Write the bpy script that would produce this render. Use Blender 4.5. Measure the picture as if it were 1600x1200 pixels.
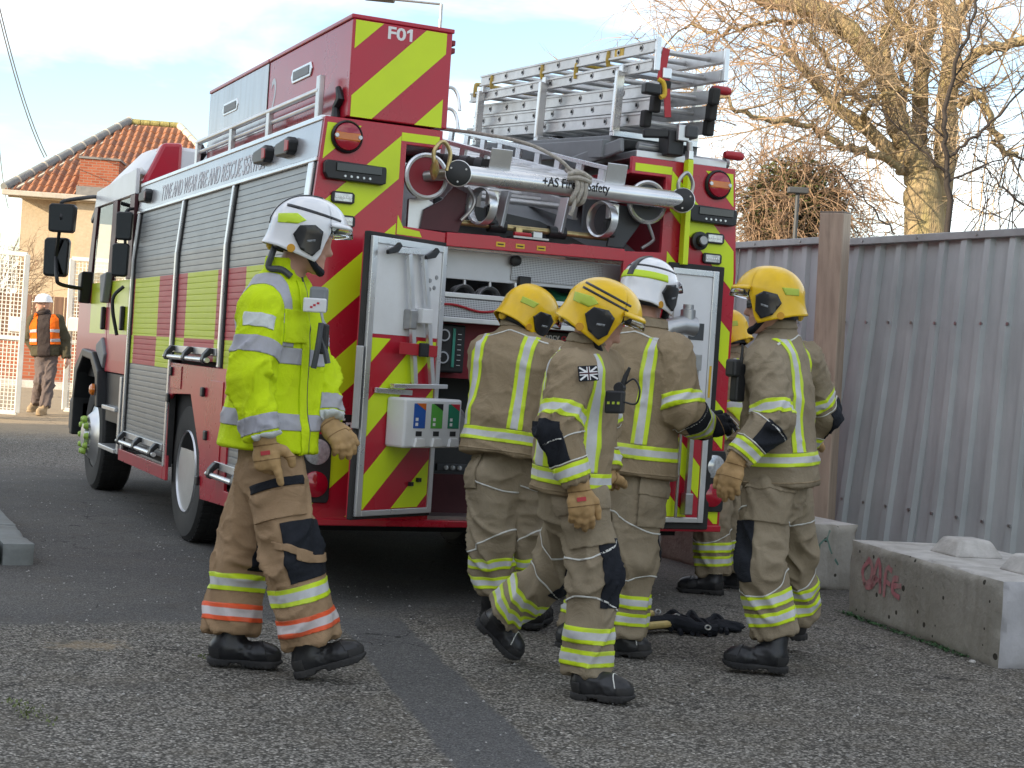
import bpy, bmesh, math, random
import numpy as np
from mathutils import Vector, Matrix, Quaternion
for o in list(bpy.data.objects): bpy.data.objects.remove(o)
SC = bpy.context.scene
COL = SC.collection
PI = math.pi
rnd = random.Random(7)

# ------------------------------------------------------------------ camera
CAMP = np.array([-2.3705, -7.6213, 1.30])
CR = np.array([0.906834, -0.416403, 0.065276])      # camera right
CD = np.array([0.053897, -0.039038, -0.997783])     # camera down
CF = np.array([0.418028, 0.908342, -0.012958])      # camera forward
FPX = 2443.17                                       # focal length in photo pixels (1600 wide)
cd = bpy.data.cameras.new('camera')
cam = bpy.data.objects.new('camera', cd); COL.objects.link(cam)
cd.sensor_width = 36.0; cd.lens = FPX / 1600 * 36.0
cd.clip_start = 0.1; cd.clip_end = 5000
cam.matrix_world = Matrix(((CR[0], -CD[0], -CF[0], CAMP[0]), (CR[1], -CD[1], -CF[1], CAMP[1]), (CR[2], -CD[2], -CF[2], CAMP[2]), (0, 0, 0, 1)))
SC.camera = cam
SC.render.resolution_x = 1024; SC.render.resolution_y = 768

def at(px, py, d):
    "point of the place seen at a photo position, d metres in front of the camera"
    return CAMP + CR * ((px - 800) / FPX * d) + CD * ((py - 600) / FPX * d) + CF * d
def ground(px, py, z=0.0):
    r = CR * ((px - 800) / FPX) + CD * ((py - 600) / FPX) + CF
    return CAMP + r * ((z - CAMP[2]) / r[2])
def onX(px, py, X):
    r = CR * ((px - 800) / FPX) + CD * ((py - 600) / FPX) + CF
    return CAMP + r * ((X - CAMP[0]) / r[0])

# ------------------------------------------------------------------ sky and sun
SUN_EL = math.radians(21)
SUN_TRAVEL = Vector((0.985, 0.17, 0)).normalized()   # the way the light travels over the ground
W = bpy.data.worlds.new('World'); SC.world = W; W.use_nodes = True
nt = W.node_tree; nt.nodes.clear()
out = nt.nodes.new('ShaderNodeOutputWorld'); bg = nt.nodes.new('ShaderNodeBackground')
sky = nt.nodes.new('ShaderNodeTexSky'); sky.sky_type = 'NISHITA'; sky.sun_disc = False
sky.sun_elevation = SUN_EL; sky.sun_rotation = math.atan2(-SUN_TRAVEL.x, -SUN_TRAVEL.y)
sky.air_density = 1.0; sky.dust_density = 0.6; sky.ozone_density = 1.0
tc = nt.nodes.new('ShaderNodeTexCoord'); mp = nt.nodes.new('ShaderNodeMapping')
mp.inputs['Scale'].default_value = (1.0, 1.0, 3.2); mp.inputs['Location'].default_value = (9.59, 4.97, 14.91)
nz = nt.nodes.new('ShaderNodeTexNoise'); nz.inputs['Scale'].default_value = 2.6; nz.inputs['Detail'].default_value = 7; nz.inputs['Roughness'].default_value = 0.58
nz.inputs['Distortion'].default_value = 0.35
cr = nt.nodes.new('ShaderNodeValToRGB'); cr.color_ramp.elements[0].position = 0.40; cr.color_ramp.elements[1].position = 0.64
nz2 = nt.nodes.new('ShaderNodeTexNoise'); nz2.inputs['Scale'].default_value = 5.5; nz2.inputs['Detail'].default_value = 5
cr2 = nt.nodes.new('ShaderNodeValToRGB')
cr2.color_ramp.elements[0].position = 0.35; cr2.color_ramp.elements[0].color = (5.9, 5.95, 6.0, 1)
cr2.color_ramp.elements[1].position = 0.68; cr2.color_ramp.elements[1].color = (9.4, 9.1, 8.6, 1)
mix = nt.nodes.new('ShaderNodeMix'); mix.data_type = 'RGBA'
mul = nt.nodes.new('ShaderNodeMath'); mul.operation = 'MULTIPLY'; mul.inputs[1].default_value = 0.85
nt.links.new(tc.outputs['Generated'], mp.inputs['Vector']); nt.links.new(mp.outputs[0], nz.inputs['Vector']); nt.links.new(mp.outputs[0], nz2.inputs['Vector'])
nt.links.new(nz.outputs['Fac'], cr.inputs['Fac']); nt.links.new(nz2.outputs['Fac'], cr2.inputs['Fac'])
nt.links.new(cr.outputs['Color'], mul.inputs[0]); nt.links.new(mul.outputs[0], mix.inputs['Factor'])
nt.links.new(sky.outputs[0], mix.inputs[6]); nt.links.new(cr2.outputs['Color'], mix.inputs[7])
nt.links.new(mix.outputs[2], bg.inputs['Color']); bg.inputs['Strength'].default_value = 0.15
nt.links.new(bg.outputs[0], out.inputs[0])

ld = bpy.data.lights.new('sun', 'SUN'); ld.energy = 4.5; ld.angle = math.radians(0.6); ld.color = (1.0, 0.82, 0.58)
sun = bpy.data.objects.new('sun', ld); COL.objects.link(sun)
sd = Vector((SUN_TRAVEL.x * math.cos(SUN_EL), SUN_TRAVEL.y * math.cos(SUN_EL), -math.sin(SUN_EL)))
sun.rotation_euler = sd.to_track_quat('-Z', 'Y').to_euler(); sun.location = (-30, -5, 20)
vs = SC.view_settings
vs.view_transform = 'Standard'; vs.look = 'None'; vs.gamma = 1.0; vs.exposure = 0.95; vs.use_curve_mapping = False
SC.render.engine = 'CYCLES'

# ------------------------------------------------------------------ materials
MATS = {}
def _nodes(name):
    m = bpy.data.materials.new(name); m.use_nodes = True
    t = m.node_tree; b = t.nodes['Principled BSDF']; return m, t, b
def N(t, typ, **kw):
    n = t.nodes.new(typ)
    for k, v in kw.items(): setattr(n, k, v)
    return n
def mixrgb(t, fac, a, b, blend='MIX'):
    n = N(t, 'ShaderNodeMix', data_type='RGBA', blend_type=blend)
    for sock, v in ((n.inputs['Factor'], fac), (n.inputs[6], a), (n.inputs[7], b)):
        if hasattr(v, 'is_output'): t.links.new(v, sock)
        elif isinstance(v, (int, float)): sock.default_value = v
        else: sock.default_value = (*v[:3], 1)
    return n.outputs[2]
def noise(t, vec, scale, detail=4, rough=0.55, dist=0.0):
    n = N(t, 'ShaderNodeTexNoise'); n.inputs['Scale'].default_value = scale; n.inputs['Detail'].default_value = detail
    n.inputs['Roughness'].default_value = rough; n.inputs['Distortion'].default_value = dist
    if vec is not None: t.links.new(vec, n.inputs['Vector'])
    return n.outputs['Fac']
def ramp(t, fac, stops, interp='LINEAR'):
    n = N(t, 'ShaderNodeValToRGB'); cr = n.color_ramp; cr.interpolation = interp
    while len(cr.elements) < len(stops): cr.elements.new(0.5)
    for e, (p, c) in zip(cr.elements, stops):
        e.position = p; e.color = (*c[:3], 1) if not isinstance(c, (int, float)) else (c, c, c, 1)
    t.links.new(fac, n.inputs['Fac']); return n.outputs['Color']
def math_(t, op, a, b=0.0, c=None):
    n = N(t, 'ShaderNodeMath', operation=op)
    for i, v in enumerate((a, b) if c is None else (a, b, c)):
        if hasattr(v, 'is_output'): t.links.new(v, n.inputs[i])
        else: n.inputs[i].default_value = v
    return n.outputs[0]
def coords(t, kind='Object', scale=(1, 1, 1)):
    n = N(t, 'ShaderNodeTexCoord'); m = N(t, 'ShaderNodeMapping'); m.inputs['Scale'].default_value = scale
    t.links.new(n.outputs[kind], m.inputs['Vector']); return m.outputs[0]
def worldpos(t):
    return N(t, 'ShaderNodeNewGeometry').outputs['Position']
def bump(t, b, height, strength=0.3, dist=0.01):
    n = N(t, 'ShaderNodeBump'); n.inputs['Strength'].default_value = strength; n.inputs['Distance'].default_value = dist
    t.links.new(height, n.inputs['Height']); t.links.new(n.outputs[0], b.inputs['Normal'])
def setp(b, rough=0.5, metal=0.0, spec=0.5, coat=0.0, trans=0.0, alpha=1.0, ior=1.45, sheen=0.0):
    b.inputs['Roughness'].default_value = rough; b.inputs['Metallic'].default_value = metal
    b.inputs['Specular IOR Level'].default_value = spec; b.inputs['Coat Weight'].default_value = coat
    b.inputs['Coat Roughness'].default_value = 0.08
    b.inputs['Transmission Weight'].default_value = trans; b.inputs['Alpha'].default_value = alpha; b.inputs['IOR'].default_value = ior
    b.inputs['Sheen Weight'].default_value = sheen
def M(name, col, rough=0.5, metal=0.0, var=0.12, vs=6.0, dirt=None, damt=0.4, ds=2.5, bm=0.0, bs=80.0, bd=0.002, kind='Object', stretch=(1, 1, 1), rvar=0.1, **kw):
    if name in MATS: return MATS[name]
    m, t, b = _nodes(name); setp(b, rough, metal, **kw)
    v = coords(t, kind, stretch)
    n1 = noise(t, v, vs, 5)
    c = mixrgb(t, ramp(t, n1, [(0.3, 0.0), (0.7, 1.0)]), [x * (1 - var) for x in col], [min(1, x * (1 + var * 0.6)) for x in col])
    if dirt:
        n2 = noise(t, v, ds, 6, 0.65)
        c = mixrgb(t, math_(t, 'MULTIPLY', ramp(t, n2, [(0.45, 0.0), (0.75, 1.0)]), damt), c, dirt)
    t.links.new(c, b.inputs['Base Color'])
    if rvar:
        t.links.new(math_(t, 'MULTIPLY_ADD', n1, rvar, rough - rvar * 0.5), b.inputs['Roughness'])
    if bm: bump(t, b, noise(t, v, bs, 3), bm, bd)
    MATS[name] = m; return m

RED = (0.46, 0.010, 0.030); YEL = (0.62, 0.78, 0.012)
M('red_paint', RED, 0.28, var=0.06, vs=3, dirt=(0.24, 0.045, 0.045), damt=0.35, coat=0.3)
M('red_dark', (0.22, 0.008, 0.02), 0.4, var=0.1)
M('yellow_film', YEL, 0.35, var=0.05, vs=4, dirt=(0.4, 0.45, 0.05), damt=0.15)
M('white_paint', (0.72, 0.73, 0.74), 0.3, var=0.05, dirt=(0.45, 0.42, 0.38), damt=0.3)
M('aluminium', (0.62, 0.63, 0.64), 0.36, 0.85, var=0.12, vs=4, dirt=(0.3, 0.29, 0.28), damt=0.4, stretch=(1, 1, 1))
M('ladder_alloy', (0.60, 0.60, 0.60), 0.42, 0.7, var=0.18, vs=9, dirt=(0.28, 0.25, 0.21), damt=0.5, bm=0.1, bs=60)
M('bright_alloy', (0.74, 0.75, 0.76), 0.28, 0.8, var=0.1, vs=4)
M('steel', (0.42, 0.42, 0.42), 0.35, 0.9, var=0.2, vs=20, dirt=(0.2, 0.16, 0.12), damt=0.4)
M('grey_paint', (0.20, 0.215, 0.225), 0.5, var=0.12, dirt=(0.12, 0.11, 0.1), damt=0.4)
M('dark_grey', (0.06, 0.065, 0.07), 0.5, var=0.2)
M('black_plastic', (0.018, 0.019, 0.021), 0.42, var=0.3, bm=0.05)
M('black_rubber', (0.022, 0.022, 0.022), 0.75, var=0.3, dirt=(0.06, 0.055, 0.05), damt=0.5)
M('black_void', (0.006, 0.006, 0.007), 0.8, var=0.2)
M('gold_steel', (0.50, 0.40, 0.20), 0.35, 0.8, var=0.3, vs=30)
M('yellow_steel', (0.55, 0.38, 0.06), 0.5, 0.1, var=0.25, vs=14, dirt=(0.25, 0.2, 0.15), damt=0.6)
M('red_plastic', (0.42, 0.02, 0.03), 0.4, var=0.15)
M('red_lens', (0.35, 0.004, 0.02), 0.12, var=0.1, coat=0.8)
M('amber_lens', (0.62, 0.16, 0.008), 0.15, var=0.15, coat=0.6)
M('clear_lens', (0.55, 0.57, 0.58), 0.12, var=0.3, vs=60, metal=0.4)
M('glass_dark', (0.012, 0.014, 0.016), 0.04, var=0.1, spec=0.8)
M('yellow_sticker', (0.68, 0.44, 0.03), 0.5, var=0.1)
M('rope', (0.42, 0.39, 0.34), 0.9, var=0.3, vs=60, bm=0.5, bs=180, bd=0.004)
M('green_bag', (0.008, 0.10, 0.045), 0.6, var=0.3, vs=10, bm=0.3, bs=18, bd=0.02)
M('hose_alloy', (0.45, 0.46, 0.47), 0.38, 0.8, var=0.2)
M('lime_plastic', (0.36, 0.55, 0.08), 0.4, var=0.1)
M('white_print', (0.78, 0.78, 0.78), 0.4, var=0.05)
M('ghost_print', (0.50, 0.49, 0.52), 0.45, 0.5, var=0.05)
M('grey_print', (0.50, 0.51, 0.54), 0.4, 0.3, var=0.05)
M('black_print', (0.012, 0.012, 0.014), 0.5, var=0.1)
M('red_print', (0.5, 0.02, 0.04), 0.5, var=0.1)
M('maroon_plate', (0.075, 0.022, 0.028), 0.4, 0.3, var=0.2)
M('mesh_plate', (0.52, 0.53, 0.55), 0.45, 0.6, var=0.1)

# ------------------------------------------------------------------ mesh helpers
def link(o, parent=None):
    COL.objects.link(o)
    if parent is not None: o.parent = parent
    return o
def tag(o, label=None, cat=None, group=None, kind=None):
    if label: o['label'] = label
    if cat: o['category'] = cat
    if group: o['group'] = group
    if kind: o['kind'] = kind
    return o
def empty(name, loc=(0, 0, 0), label=None, cat=None, group=None):
    o = bpy.data.objects.new(name, None); o.location = loc; o.empty_display_size = 0.2
    COL.objects.link(o); return tag(o, label, cat, group)
def basis(d, up=(0, 0, 1)):
    d = np.asarray(d, float); d = d / np.linalg.norm(d); u = np.asarray(up, float)
    if abs(d @ u) > 0.97: u = np.array([1.0, 0, 0]) if abs(d[0]) < 0.9 else np.array([0, 1.0, 0])
    x = np.cross(u, d); x /= np.linalg.norm(x); return x, np.cross(d, x), d
class MB:
    def __init__(s): s.v = []; s.f = []; s.m = []; s.cur = 0
    def add(s, vs, fs):
        o = len(s.v); s.v += [tuple(map(float, p)) for p in vs]; s.f += [tuple(i + o for i in f) for f in fs]; s.m += [s.cur] * len(fs); return s
    def box(s, x0, x1, y0, y1, z0, z1):
        return s.add([(x0, y0, z0), (x1, y0, z0), (x1, y1, z0), (x0, y1, z0), (x0, y0, z1), (x1, y0, z1), (x1, y1, z1), (x0, y1, z1)],
                     [(0, 3, 2, 1), (4, 5, 6, 7), (0, 1, 5, 4), (1, 2, 6, 5), (2, 3, 7, 6), (3, 0, 4, 7)])
    def obox(s, c, ax, ay, az, hx, hy, hz):
        c, ax, ay, az = [np.asarray(q, float) for q in (c, ax, ay, az)]
        vs = [c + ax * hx * i + ay * hy * j + az * hz * k for k in (-1, 1) for (i, j) in ((-1, -1), (1, -1), (1, 1), (-1, 1))]
        return s.add(vs, [(0, 3, 2, 1), (4, 5, 6, 7), (0, 1, 5, 4), (1, 2, 6, 5), (2, 3, 7, 6), (3, 0, 4, 7)])
    def bar(s, a, b, w, h, up=(0, 0, 1)):
        a = np.asarray(a, float); b = np.asarray(b, float); x, y, d = basis(b - a, up)
        return s.obox((a + b) / 2, x, y, d, w / 2, h / 2, np.linalg.norm(b - a) / 2)
    def tube(s, pts, r, n=8, caps=True):
        pts = [np.asarray(p, float) for p in pts]; rs = r if hasattr(r, '__len__') else [r] * len(pts)
        vs = []; x = None
        for i, p in enumerate(pts):
            d = pts[min(i + 1, len(pts) - 1)] - pts[max(i - 1, 0)]; d = d / (np.linalg.norm(d) + 1e-9)
            if x is None: x, y, _ = basis(d)
            else:
                x = x - d * (x @ d); x /= (np.linalg.norm(x) + 1e-9); y = np.cross(d, x)
            for k in range(n):
                a = 2 * PI * k / n; vs.append(p + (x * math.cos(a) + y * math.sin(a)) * rs[i])
        fs = []
        for i in range(len(pts) - 1):
            for k in range(n):
                k2 = (k + 1) % n; fs.append((i * n + k, i * n + k2, (i + 1) * n + k2, (i + 1) * n + k))
        if caps: fs.append(tuple(reversed(range(n)))); fs.append(tuple((len(pts) - 1) * n + k for k in range(n)))
        return s.add(vs, fs)
    def cyl(s, a, b, r, n=20, r2=None): return s.tube([a, b], [r, r if r2 is None else r2], n)
    def lathe(s, a, axis, prof, n=28, up=(0, 0, 1), closed=False):
        "prof: (radius, distance along axis)"
        a = np.asarray(a, float); x, y, d = basis(axis, up); vs = []
        for (r, h) in prof:
            for k in range(n):
                t = 2 * PI * k / n; vs.append(a + d * h + (x * math.cos(t) + y * math.sin(t)) * max(r, 1e-4))
        fs = []; P = len(prof)
        for i in range(P if closed else P - 1):
            j = (i + 1) % P
            for k in range(n):
                k2 = (k + 1) % n; fs.append((i * n + k, i * n + k2, j * n + k2, j * n + k))
        if not closed: fs.append(tuple(reversed(range(n)))); fs.append(tuple((P - 1) * n + k for k in range(n)))
        return s.add(vs, fs)
    def prism(s, poly, o, ax, ay, ad, depth):
        "poly: 2-D outline in axes ax, ay about o, pushed along ad"
        o, ax, ay, ad = [np.asarray(q, float) for q in (o, ax, ay, ad)]; n = len(poly)
        a = [o + ax * u + ay * v for (u, v) in poly]; b = [p + ad * depth for p in a]
        return s.add(a + b, [tuple(range(n)), tuple(reversed(range(n, 2 * n)))] + [(i, i + n, (i + 1) % n + n, (i + 1) % n) for i in range(n)])
    def build(s, name, mat, parent=None, smooth=False, bevel=0.0, seg=2, angle=35, loc=None):
        me = bpy.data.meshes.new(name); me.from_pydata(s.v, [], s.f)
        mats = mat if isinstance(mat, (list, tuple)) else [mat]
        for q in mats: me.materials.append(MATS[q] if isinstance(q, str) else q)
        if len(mats) > 1: me.polygons.foreach_set('material_index', s.m)
        bm = bmesh.new(); bm.from_mesh(me); bmesh.ops.recalc_face_normals(bm, faces=bm.faces); bm.to_mesh(me); bm.free()
        if smooth:
            me.polygons.foreach_set('use_smooth', [True] * len(me.polygons))
            try: me.set_sharp_from_angle(angle=math.radians(angle))
            except Exception: pass
        o = bpy.data.objects.new(name, me); link(o, parent)
        if loc is not None: o.location = loc
        if bevel:
            md = o.modifiers.new('bevel', 'BEVEL'); md.width = bevel; md.segments = seg; md.limit_method = 'ANGLE'; md.angle_limit = math.radians(40)
        return o
def box(name, mat, parent, x0, x1, y0, y1, z0, z1, bevel=0.0): return MB().box(x0, x1, y0, y1, z0, z1).build(name, mat, parent, bevel=bevel)
def text(name, s, size, o, ax, ay, mat, parent, depth=0.001, bold=0.0, width=None):
    cu = bpy.data.curves.new(name, 'FONT'); cu.body = s; cu.size = size; cu.extrude = depth; cu.offset = bold; cu.resolution_u = 3
    tmp = bpy.data.objects.new(name, cu); COL.objects.link(tmp); bpy.context.view_layer.update()
    me = bpy.data.meshes.new_from_object(tmp.evaluated_get(bpy.context.evaluated_depsgraph_get()))
    COL.objects.unlink(tmp); bpy.data.objects.remove(tmp)
    co = np.zeros(len(me.vertices) * 3); me.vertices.foreach_get('co', co); co = co.reshape(-1, 3)
    if width: co[:, 0] *= width / (co[:, 0].max() - co[:, 0].min())
    ax, ay = np.asarray(ax, float), np.asarray(ay, float); az = np.cross(ax, ay)
    co = np.asarray(o, float) + co[:, :1] * ax + co[:, 1:2] * ay + co[:, 2:3] * az
    me.vertices.foreach_set('co', co.ravel()); me.materials.clear(); me.materials.append(MATS[mat])
    ob = bpy.data.objects.new(name, me); link(ob, parent); return ob
def clip_poly(poly, a, b, c):
    "keep a*x+b*y<=c"
    out_ = []
    for i in range(len(poly)):
        p, q = poly[i], poly[(i + 1) % len(poly)]; dp = a * p[0] + b * p[1] - c; dq = a * q[0] + b * q[1] - c
        if dp <= 0: out_.append(p)
        if dp * dq < 0: t = dp / (dp - dq); out_.append((p[0] + (q[0] - p[0]) * t, p[1] + (q[1] - p[1]) * t))
    return out_
def catmull(pts, n=6):
    pts = [np.asarray(p, float) for p in pts]; P = [2 * pts[0] - pts[1]] + pts + [2 * pts[-1] - pts[-2]]; o = []
    for i in range(1, len(P) - 2):
        for k in range(n):
            t = k / n; o.append(0.5 * (2 * P[i] + (P[i + 1] - P[i - 1]) * t + (2 * P[i - 1] - 5 * P[i] + 4 * P[i + 1] - P[i + 2]) * t * t + (3 * P[i] - P[i - 1] - 3 * P[i + 1] + P[i + 2]) * t ** 3))
    o.append(pts[-1]); return o
# ------------------------------------------------------------------ the setting
def ground_z(x, y):
    s = (x - CAMP[0]) * CF[0] + (y - CAMP[1]) * CF[1]
    t = max(0.0, s - 15.0); return 0.013 * t if t < 30 else 0.39
def sstep(t, v, a, b_):
    n = N(t, 'ShaderNodeMapRange', interpolation_type='SMOOTHSTEP'); t.links.new(v, n.inputs[0]) if hasattr(v, 'is_output') else None
    for i, q in ((1, a), (2, b_)):
        if hasattr(q, 'is_output'): t.links.new(q, n.inputs[i])
        else: n.inputs[i].default_value = q
    return n.outputs[0]
def ground_material():
    m, t, b = _nodes('asphalt'); setp(b, 0.9, spec=0.12); p = worldpos(t); sx_ = N(t, 'ShaderNodeSeparateXYZ'); t.links.new(p, sx_.inputs[0]); X, Y = sx_.outputs[0], sx_.outputs[1]
    e1 = math_(t, 'SUBTRACT', noise(t, p, 3.0, 6, 0.7), 0.5); e2 = math_(t, 'SUBTRACT', noise(t, p, 14.0, 4, 0.6), 0.5); wob = math_(t, 'ADD', math_(t, 'MULTIPLY', e1, 0.35), math_(t, 'MULTIPLY', e2, 0.10))
    # old smooth tarmac behind, chippings in front, a reinstated trench between
    xp = math_(t, 'MAXIMUM', X, 0.0); yb = math_(t, 'MULTIPLY_ADD', xp, 0.30, -0.42); dy = math_(t, 'SUBTRACT', math_(t, 'ADD', Y, wob), yb); wid = math_(t, 'MULTIPLY_ADD', xp, 0.9, 0.10)
    far = sstep(t, math_(t, 'DIVIDE', dy, wid), -1.0, 1.0); far = math_(t, 'MULTIPLY', far, sstep(t, math_(t, 'ADD', Y, math_(t, 'MULTIPLY', wob, 4.0)), 9.5, 6.0))
    xc = math_(t, 'MULTIPLY_ADD', math_(t, 'ADD', Y, 0.36), 0.179, 0.27); ds = math_(t, 'ABSOLUTE', math_(t, 'SUBTRACT', math_(t, 'ADD', X, math_(t, 'MULTIPLY', wob, 0.25)), xc)); strip = math_(t, 'MULTIPLY', sstep(t, ds, 0.185, 0.150), sstep(t, math_(t, 'ADD', Y, wob), -0.15, -0.5)); strip = math_(t, 'MULTIPLY', strip, 0.85)
    def chips(size, lo, hi, dens, bright):
        v = N(t, 'ShaderNodeTexVoronoi', feature='F1'); v.inputs['Scale'].default_value = size; t.links.new(p, v.inputs['Vector']); sc = N(t, 'ShaderNodeSeparateColor'); t.links.new(v.outputs['Color'], sc.inputs[0])
        return ramp(t, sc.outputs[0], [(0.0, lo), (dens, 0.85), (dens + 0.15, hi), (0.965, hi * 1.25), (0.985, bright)]), sc.outputs[1], v.outputs['Distance']
    ca, ha, da_ = chips(98, 0.38, 1.55, 0.45, 3.2); cb, hb_, db_ = chips(190, 0.6, 1.15, 0.5, 1.9)
    big = noise(t, p, 0.55, 7, 0.65, 0.4); mid = noise(t, p, 4.0, 6, 0.65); fine = noise(t, p, 40, 3)
    coarse = mixrgb(t, 1.0, mixrgb(t, ramp(t, big, [(0.3, 0.0), (0.7, 1.0)]), (0.140, 0.132, 0.117), (0.210, 0.197, 0.174)), ca, 'MULTIPLY'); coarse = mixrgb(t, 0.8, coarse, mixrgb(t, 1.0, coarse, ramp(t, da_, [(0.30, 1.12), (0.62, 0.45)]), 'MULTIPLY')); coarse = mixrgb(t, math_(t, 'MULTIPLY', ramp(t, mid, [(0.45, 0.0), (0.75, 1.0)]), 0.5), coarse, (0.125, 0.108, 0.082))
    smooth_ = mixrgb(t, 1.0, mixrgb(t, ramp(t, big, [(0.3, 0.0), (0.7, 1.0)]), (0.090, 0.089, 0.087), (0.135, 0.130, 0.121)), cb, 'MULTIPLY'); smooth_ = mixrgb(t, math_(t, 'MULTIPLY', ramp(t, mid, [(0.5, 0.0), (0.75, 1.0)]), 0.45), smooth_, (0.115, 0.098, 0.075))
    trench = mixrgb(t, 1.0, mixrgb(t, big, (0.082, 0.083, 0.086), (0.115, 0.114, 0.112)), cb, 'MULTIPLY')
    c = mixrgb(t, far, coarse, smooth_); c = mixrgb(t, strip, c, trench)
    far_pale = sstep(t, math_(t, 'ADD', Y, math_(t, 'MULTIPLY', wob, 6.0)), 11.0, 13.5); c = mixrgb(t, math_(t, 'MULTIPLY', far_pale, 0.8), c, mixrgb(t, mid, (0.30, 0.23, 0.15), (0.40, 0.32, 0.22)))  # far ground mixed towards a paler, sandy tone
    # spilled sand, dark drips and hairline cracks
    ex = math_(t, 'DIVIDE', math_(t, 'SUBTRACT', X, -1.17), 0.20); ey = math_(t, 'DIVIDE', math_(t, 'SUBTRACT', Y, -0.90), 0.13); rr = math_(t, 'ADD', math_(t, 'ADD', math_(t, 'MULTIPLY', ex, ex), math_(t, 'MULTIPLY', ey, ey)), math_(t, 'MULTIPLY_ADD', e1, 9.0, math_(t, 'MULTIPLY', e2, 7.0))); c = mixrgb(t, math_(t, 'MULTIPLY', sstep(t, rr, 1.6, -0.6), 0.62), c, (0.30, 0.235, 0.155))
    c = mixrgb(t, math_(t, 'MULTIPLY', ramp(t, noise(t, p, 1.7, 5, 0.7, 1.5), [(0.60, 0.0), (0.70, 1.0)]), 0.45), c, (0.06, 0.058, 0.055))
    vc = N(t, 'ShaderNodeTexVoronoi', feature='DISTANCE_TO_EDGE'); vc.inputs['Scale'].default_value = 0.55; wp = N(t, 'ShaderNodeVectorMath', operation='ADD'); nn_ = N(t, 'ShaderNodeTexNoise'); nn_.inputs['Scale'].default_value = 2.5; nn_.inputs['Detail'].default_value = 6; t.links.new(p, nn_.inputs['Vector']); t.links.new(p, wp.inputs[0]); t.links.new(nn_.outputs['Color'], wp.inputs[1]); t.links.new(wp.outputs[0], vc.inputs['Vector'])
    crack = math_(t, 'MULTIPLY', sstep(t, vc.outputs['Distance'], 0.006, 0.001), ramp(t, big, [(0.45, 0.0), (0.55, 1.0)])); c = mixrgb(t, math_(t, 'MULTIPLY', crack, 0.8), c, (0.03, 0.03, 0.03))
    t.links.new(c, b.inputs['Base Color']); soft = math_(t, 'MAXIMUM', far, strip); h1 = math_(t, 'MULTIPLY', math_(t, 'SUBTRACT', math_(t, 'MULTIPLY', ha, 0.6), da_), math_(t, 'MULTIPLY_ADD', soft, -0.65, 1.0)); bump(t, b, math_(t, 'ADD', math_(t, 'SUBTRACT', h1, math_(t, 'MULTIPLY', crack, 2.0)), math_(t, 'MULTIPLY', mid, 0.8)), 0.6, 0.007); MATS['asphalt'] = m
ground_material()

xs = [-300, -120, -60, -30, -15] + [x * 1.0 for x in range(-10, 26)] + [30, 40, 60, 120, 300]
ys = [-60, -30, -15] + [y * 1.0 for y in range(-10, 46)] + [50, 60, 90, 150, 300, 900]
mb = MB()
mb.add([(x, y, ground_z(x, y)) for y in ys for x in xs], [(j * len(xs) + i, j * len(xs) + i + 1, (j + 1) * len(xs) + i + 1, (j + 1) * len(xs) + i) for j in range(len(ys) - 1) for i in range(len(xs) - 1)])
tag(mb.build('ground', 'asphalt', smooth=True), kind='structure')
# loose chippings
mb = MB(); r = random.Random(11)
for i in range(1500):
    x, y = (r.uniform(-2.2, 3.2), r.uniform(-4.6, 0.6)) if i < 1150 else (r.uniform(-1.2, 0.2), r.uniform(0.3, 8))
    s = r.choice([0.003, 0.004, 0.004, 0.005, 0.0075]); a = r.uniform(0, 6.3); z = 0.008
    q = [(x + math.cos(a + k * 1.57) * s * r.uniform(0.7, 1.3), y + math.sin(a + k * 1.57) * s * r.uniform(0.7, 1.3), z) for k in range(4)]
    mb.add(q + [(x, y, z + s * r.uniform(0.6, 1.1))], [(0, 1, 4), (1, 2, 4), (2, 3, 4), (3, 0, 4)])
M('chip_stone', (0.34, 0.33, 0.31), 0.8, var=0.5, vs=3)
tag(mb.build('loose_chippings', 'chip_stone'), 'pale stone chippings scattered over the dark tarmac', kind='stuff')

# concrete helper: a worn block
m, t, b = _nodes('concrete'); setp(b, 0.85, spec=0.3); v = coords(t)
n1 = noise(t, v, 2.2, 8, 0.65); n2 = noise(t, v, 14, 6, 0.6); n3 = noise(t, coords(t, 'Object', (3, 3, 0.5)), 3.0, 5)
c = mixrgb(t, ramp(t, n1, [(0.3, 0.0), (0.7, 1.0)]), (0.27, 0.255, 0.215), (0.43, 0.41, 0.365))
c = mixrgb(t, math_(t, 'MULTIPLY', ramp(t, n3, [(0.5, 0.0), (0.75, 1.0)]), 0.6), c, (0.20, 0.185, 0.145))
vo = N(t, 'ShaderNodeTexVoronoi'); vo.inputs['Scale'].default_value = 13; t.links.new(v, vo.inputs['Vector'])
sp = N(t, 'ShaderNodeSeparateColor'); t.links.new(vo.outputs['Color'], sp.inputs[0])
hole = math_(t, 'MULTIPLY', math_(t, 'LESS_THAN', vo.outputs['Distance'], math_(t, 'MULTIPLY', sp.outputs[1], 0.22)), math_(t, 'GREATER_THAN', sp.outputs[0], 0.55))
c = mixrgb(t, hole, c, (0.06, 0.055, 0.045)); t.links.new(c, b.inputs['Base Color'])
bump(t, b, math_(t, 'SUBTRACT', math_(t, 'ADD', n2, math_(t, 'MULTIPLY', n1, 0.6)), hole), 0.8, 0.012); MATS['concrete'] = m
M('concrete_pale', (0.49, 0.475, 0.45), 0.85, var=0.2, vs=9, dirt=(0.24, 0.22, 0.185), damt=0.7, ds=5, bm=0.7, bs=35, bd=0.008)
M('concrete_end', (0.43, 0.43, 0.445), 0.85, var=0.18, vs=7, dirt=(0.28, 0.27, 0.25), damt=0.6, ds=4, bm=0.5, bs=35, bd=0.006)
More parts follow.
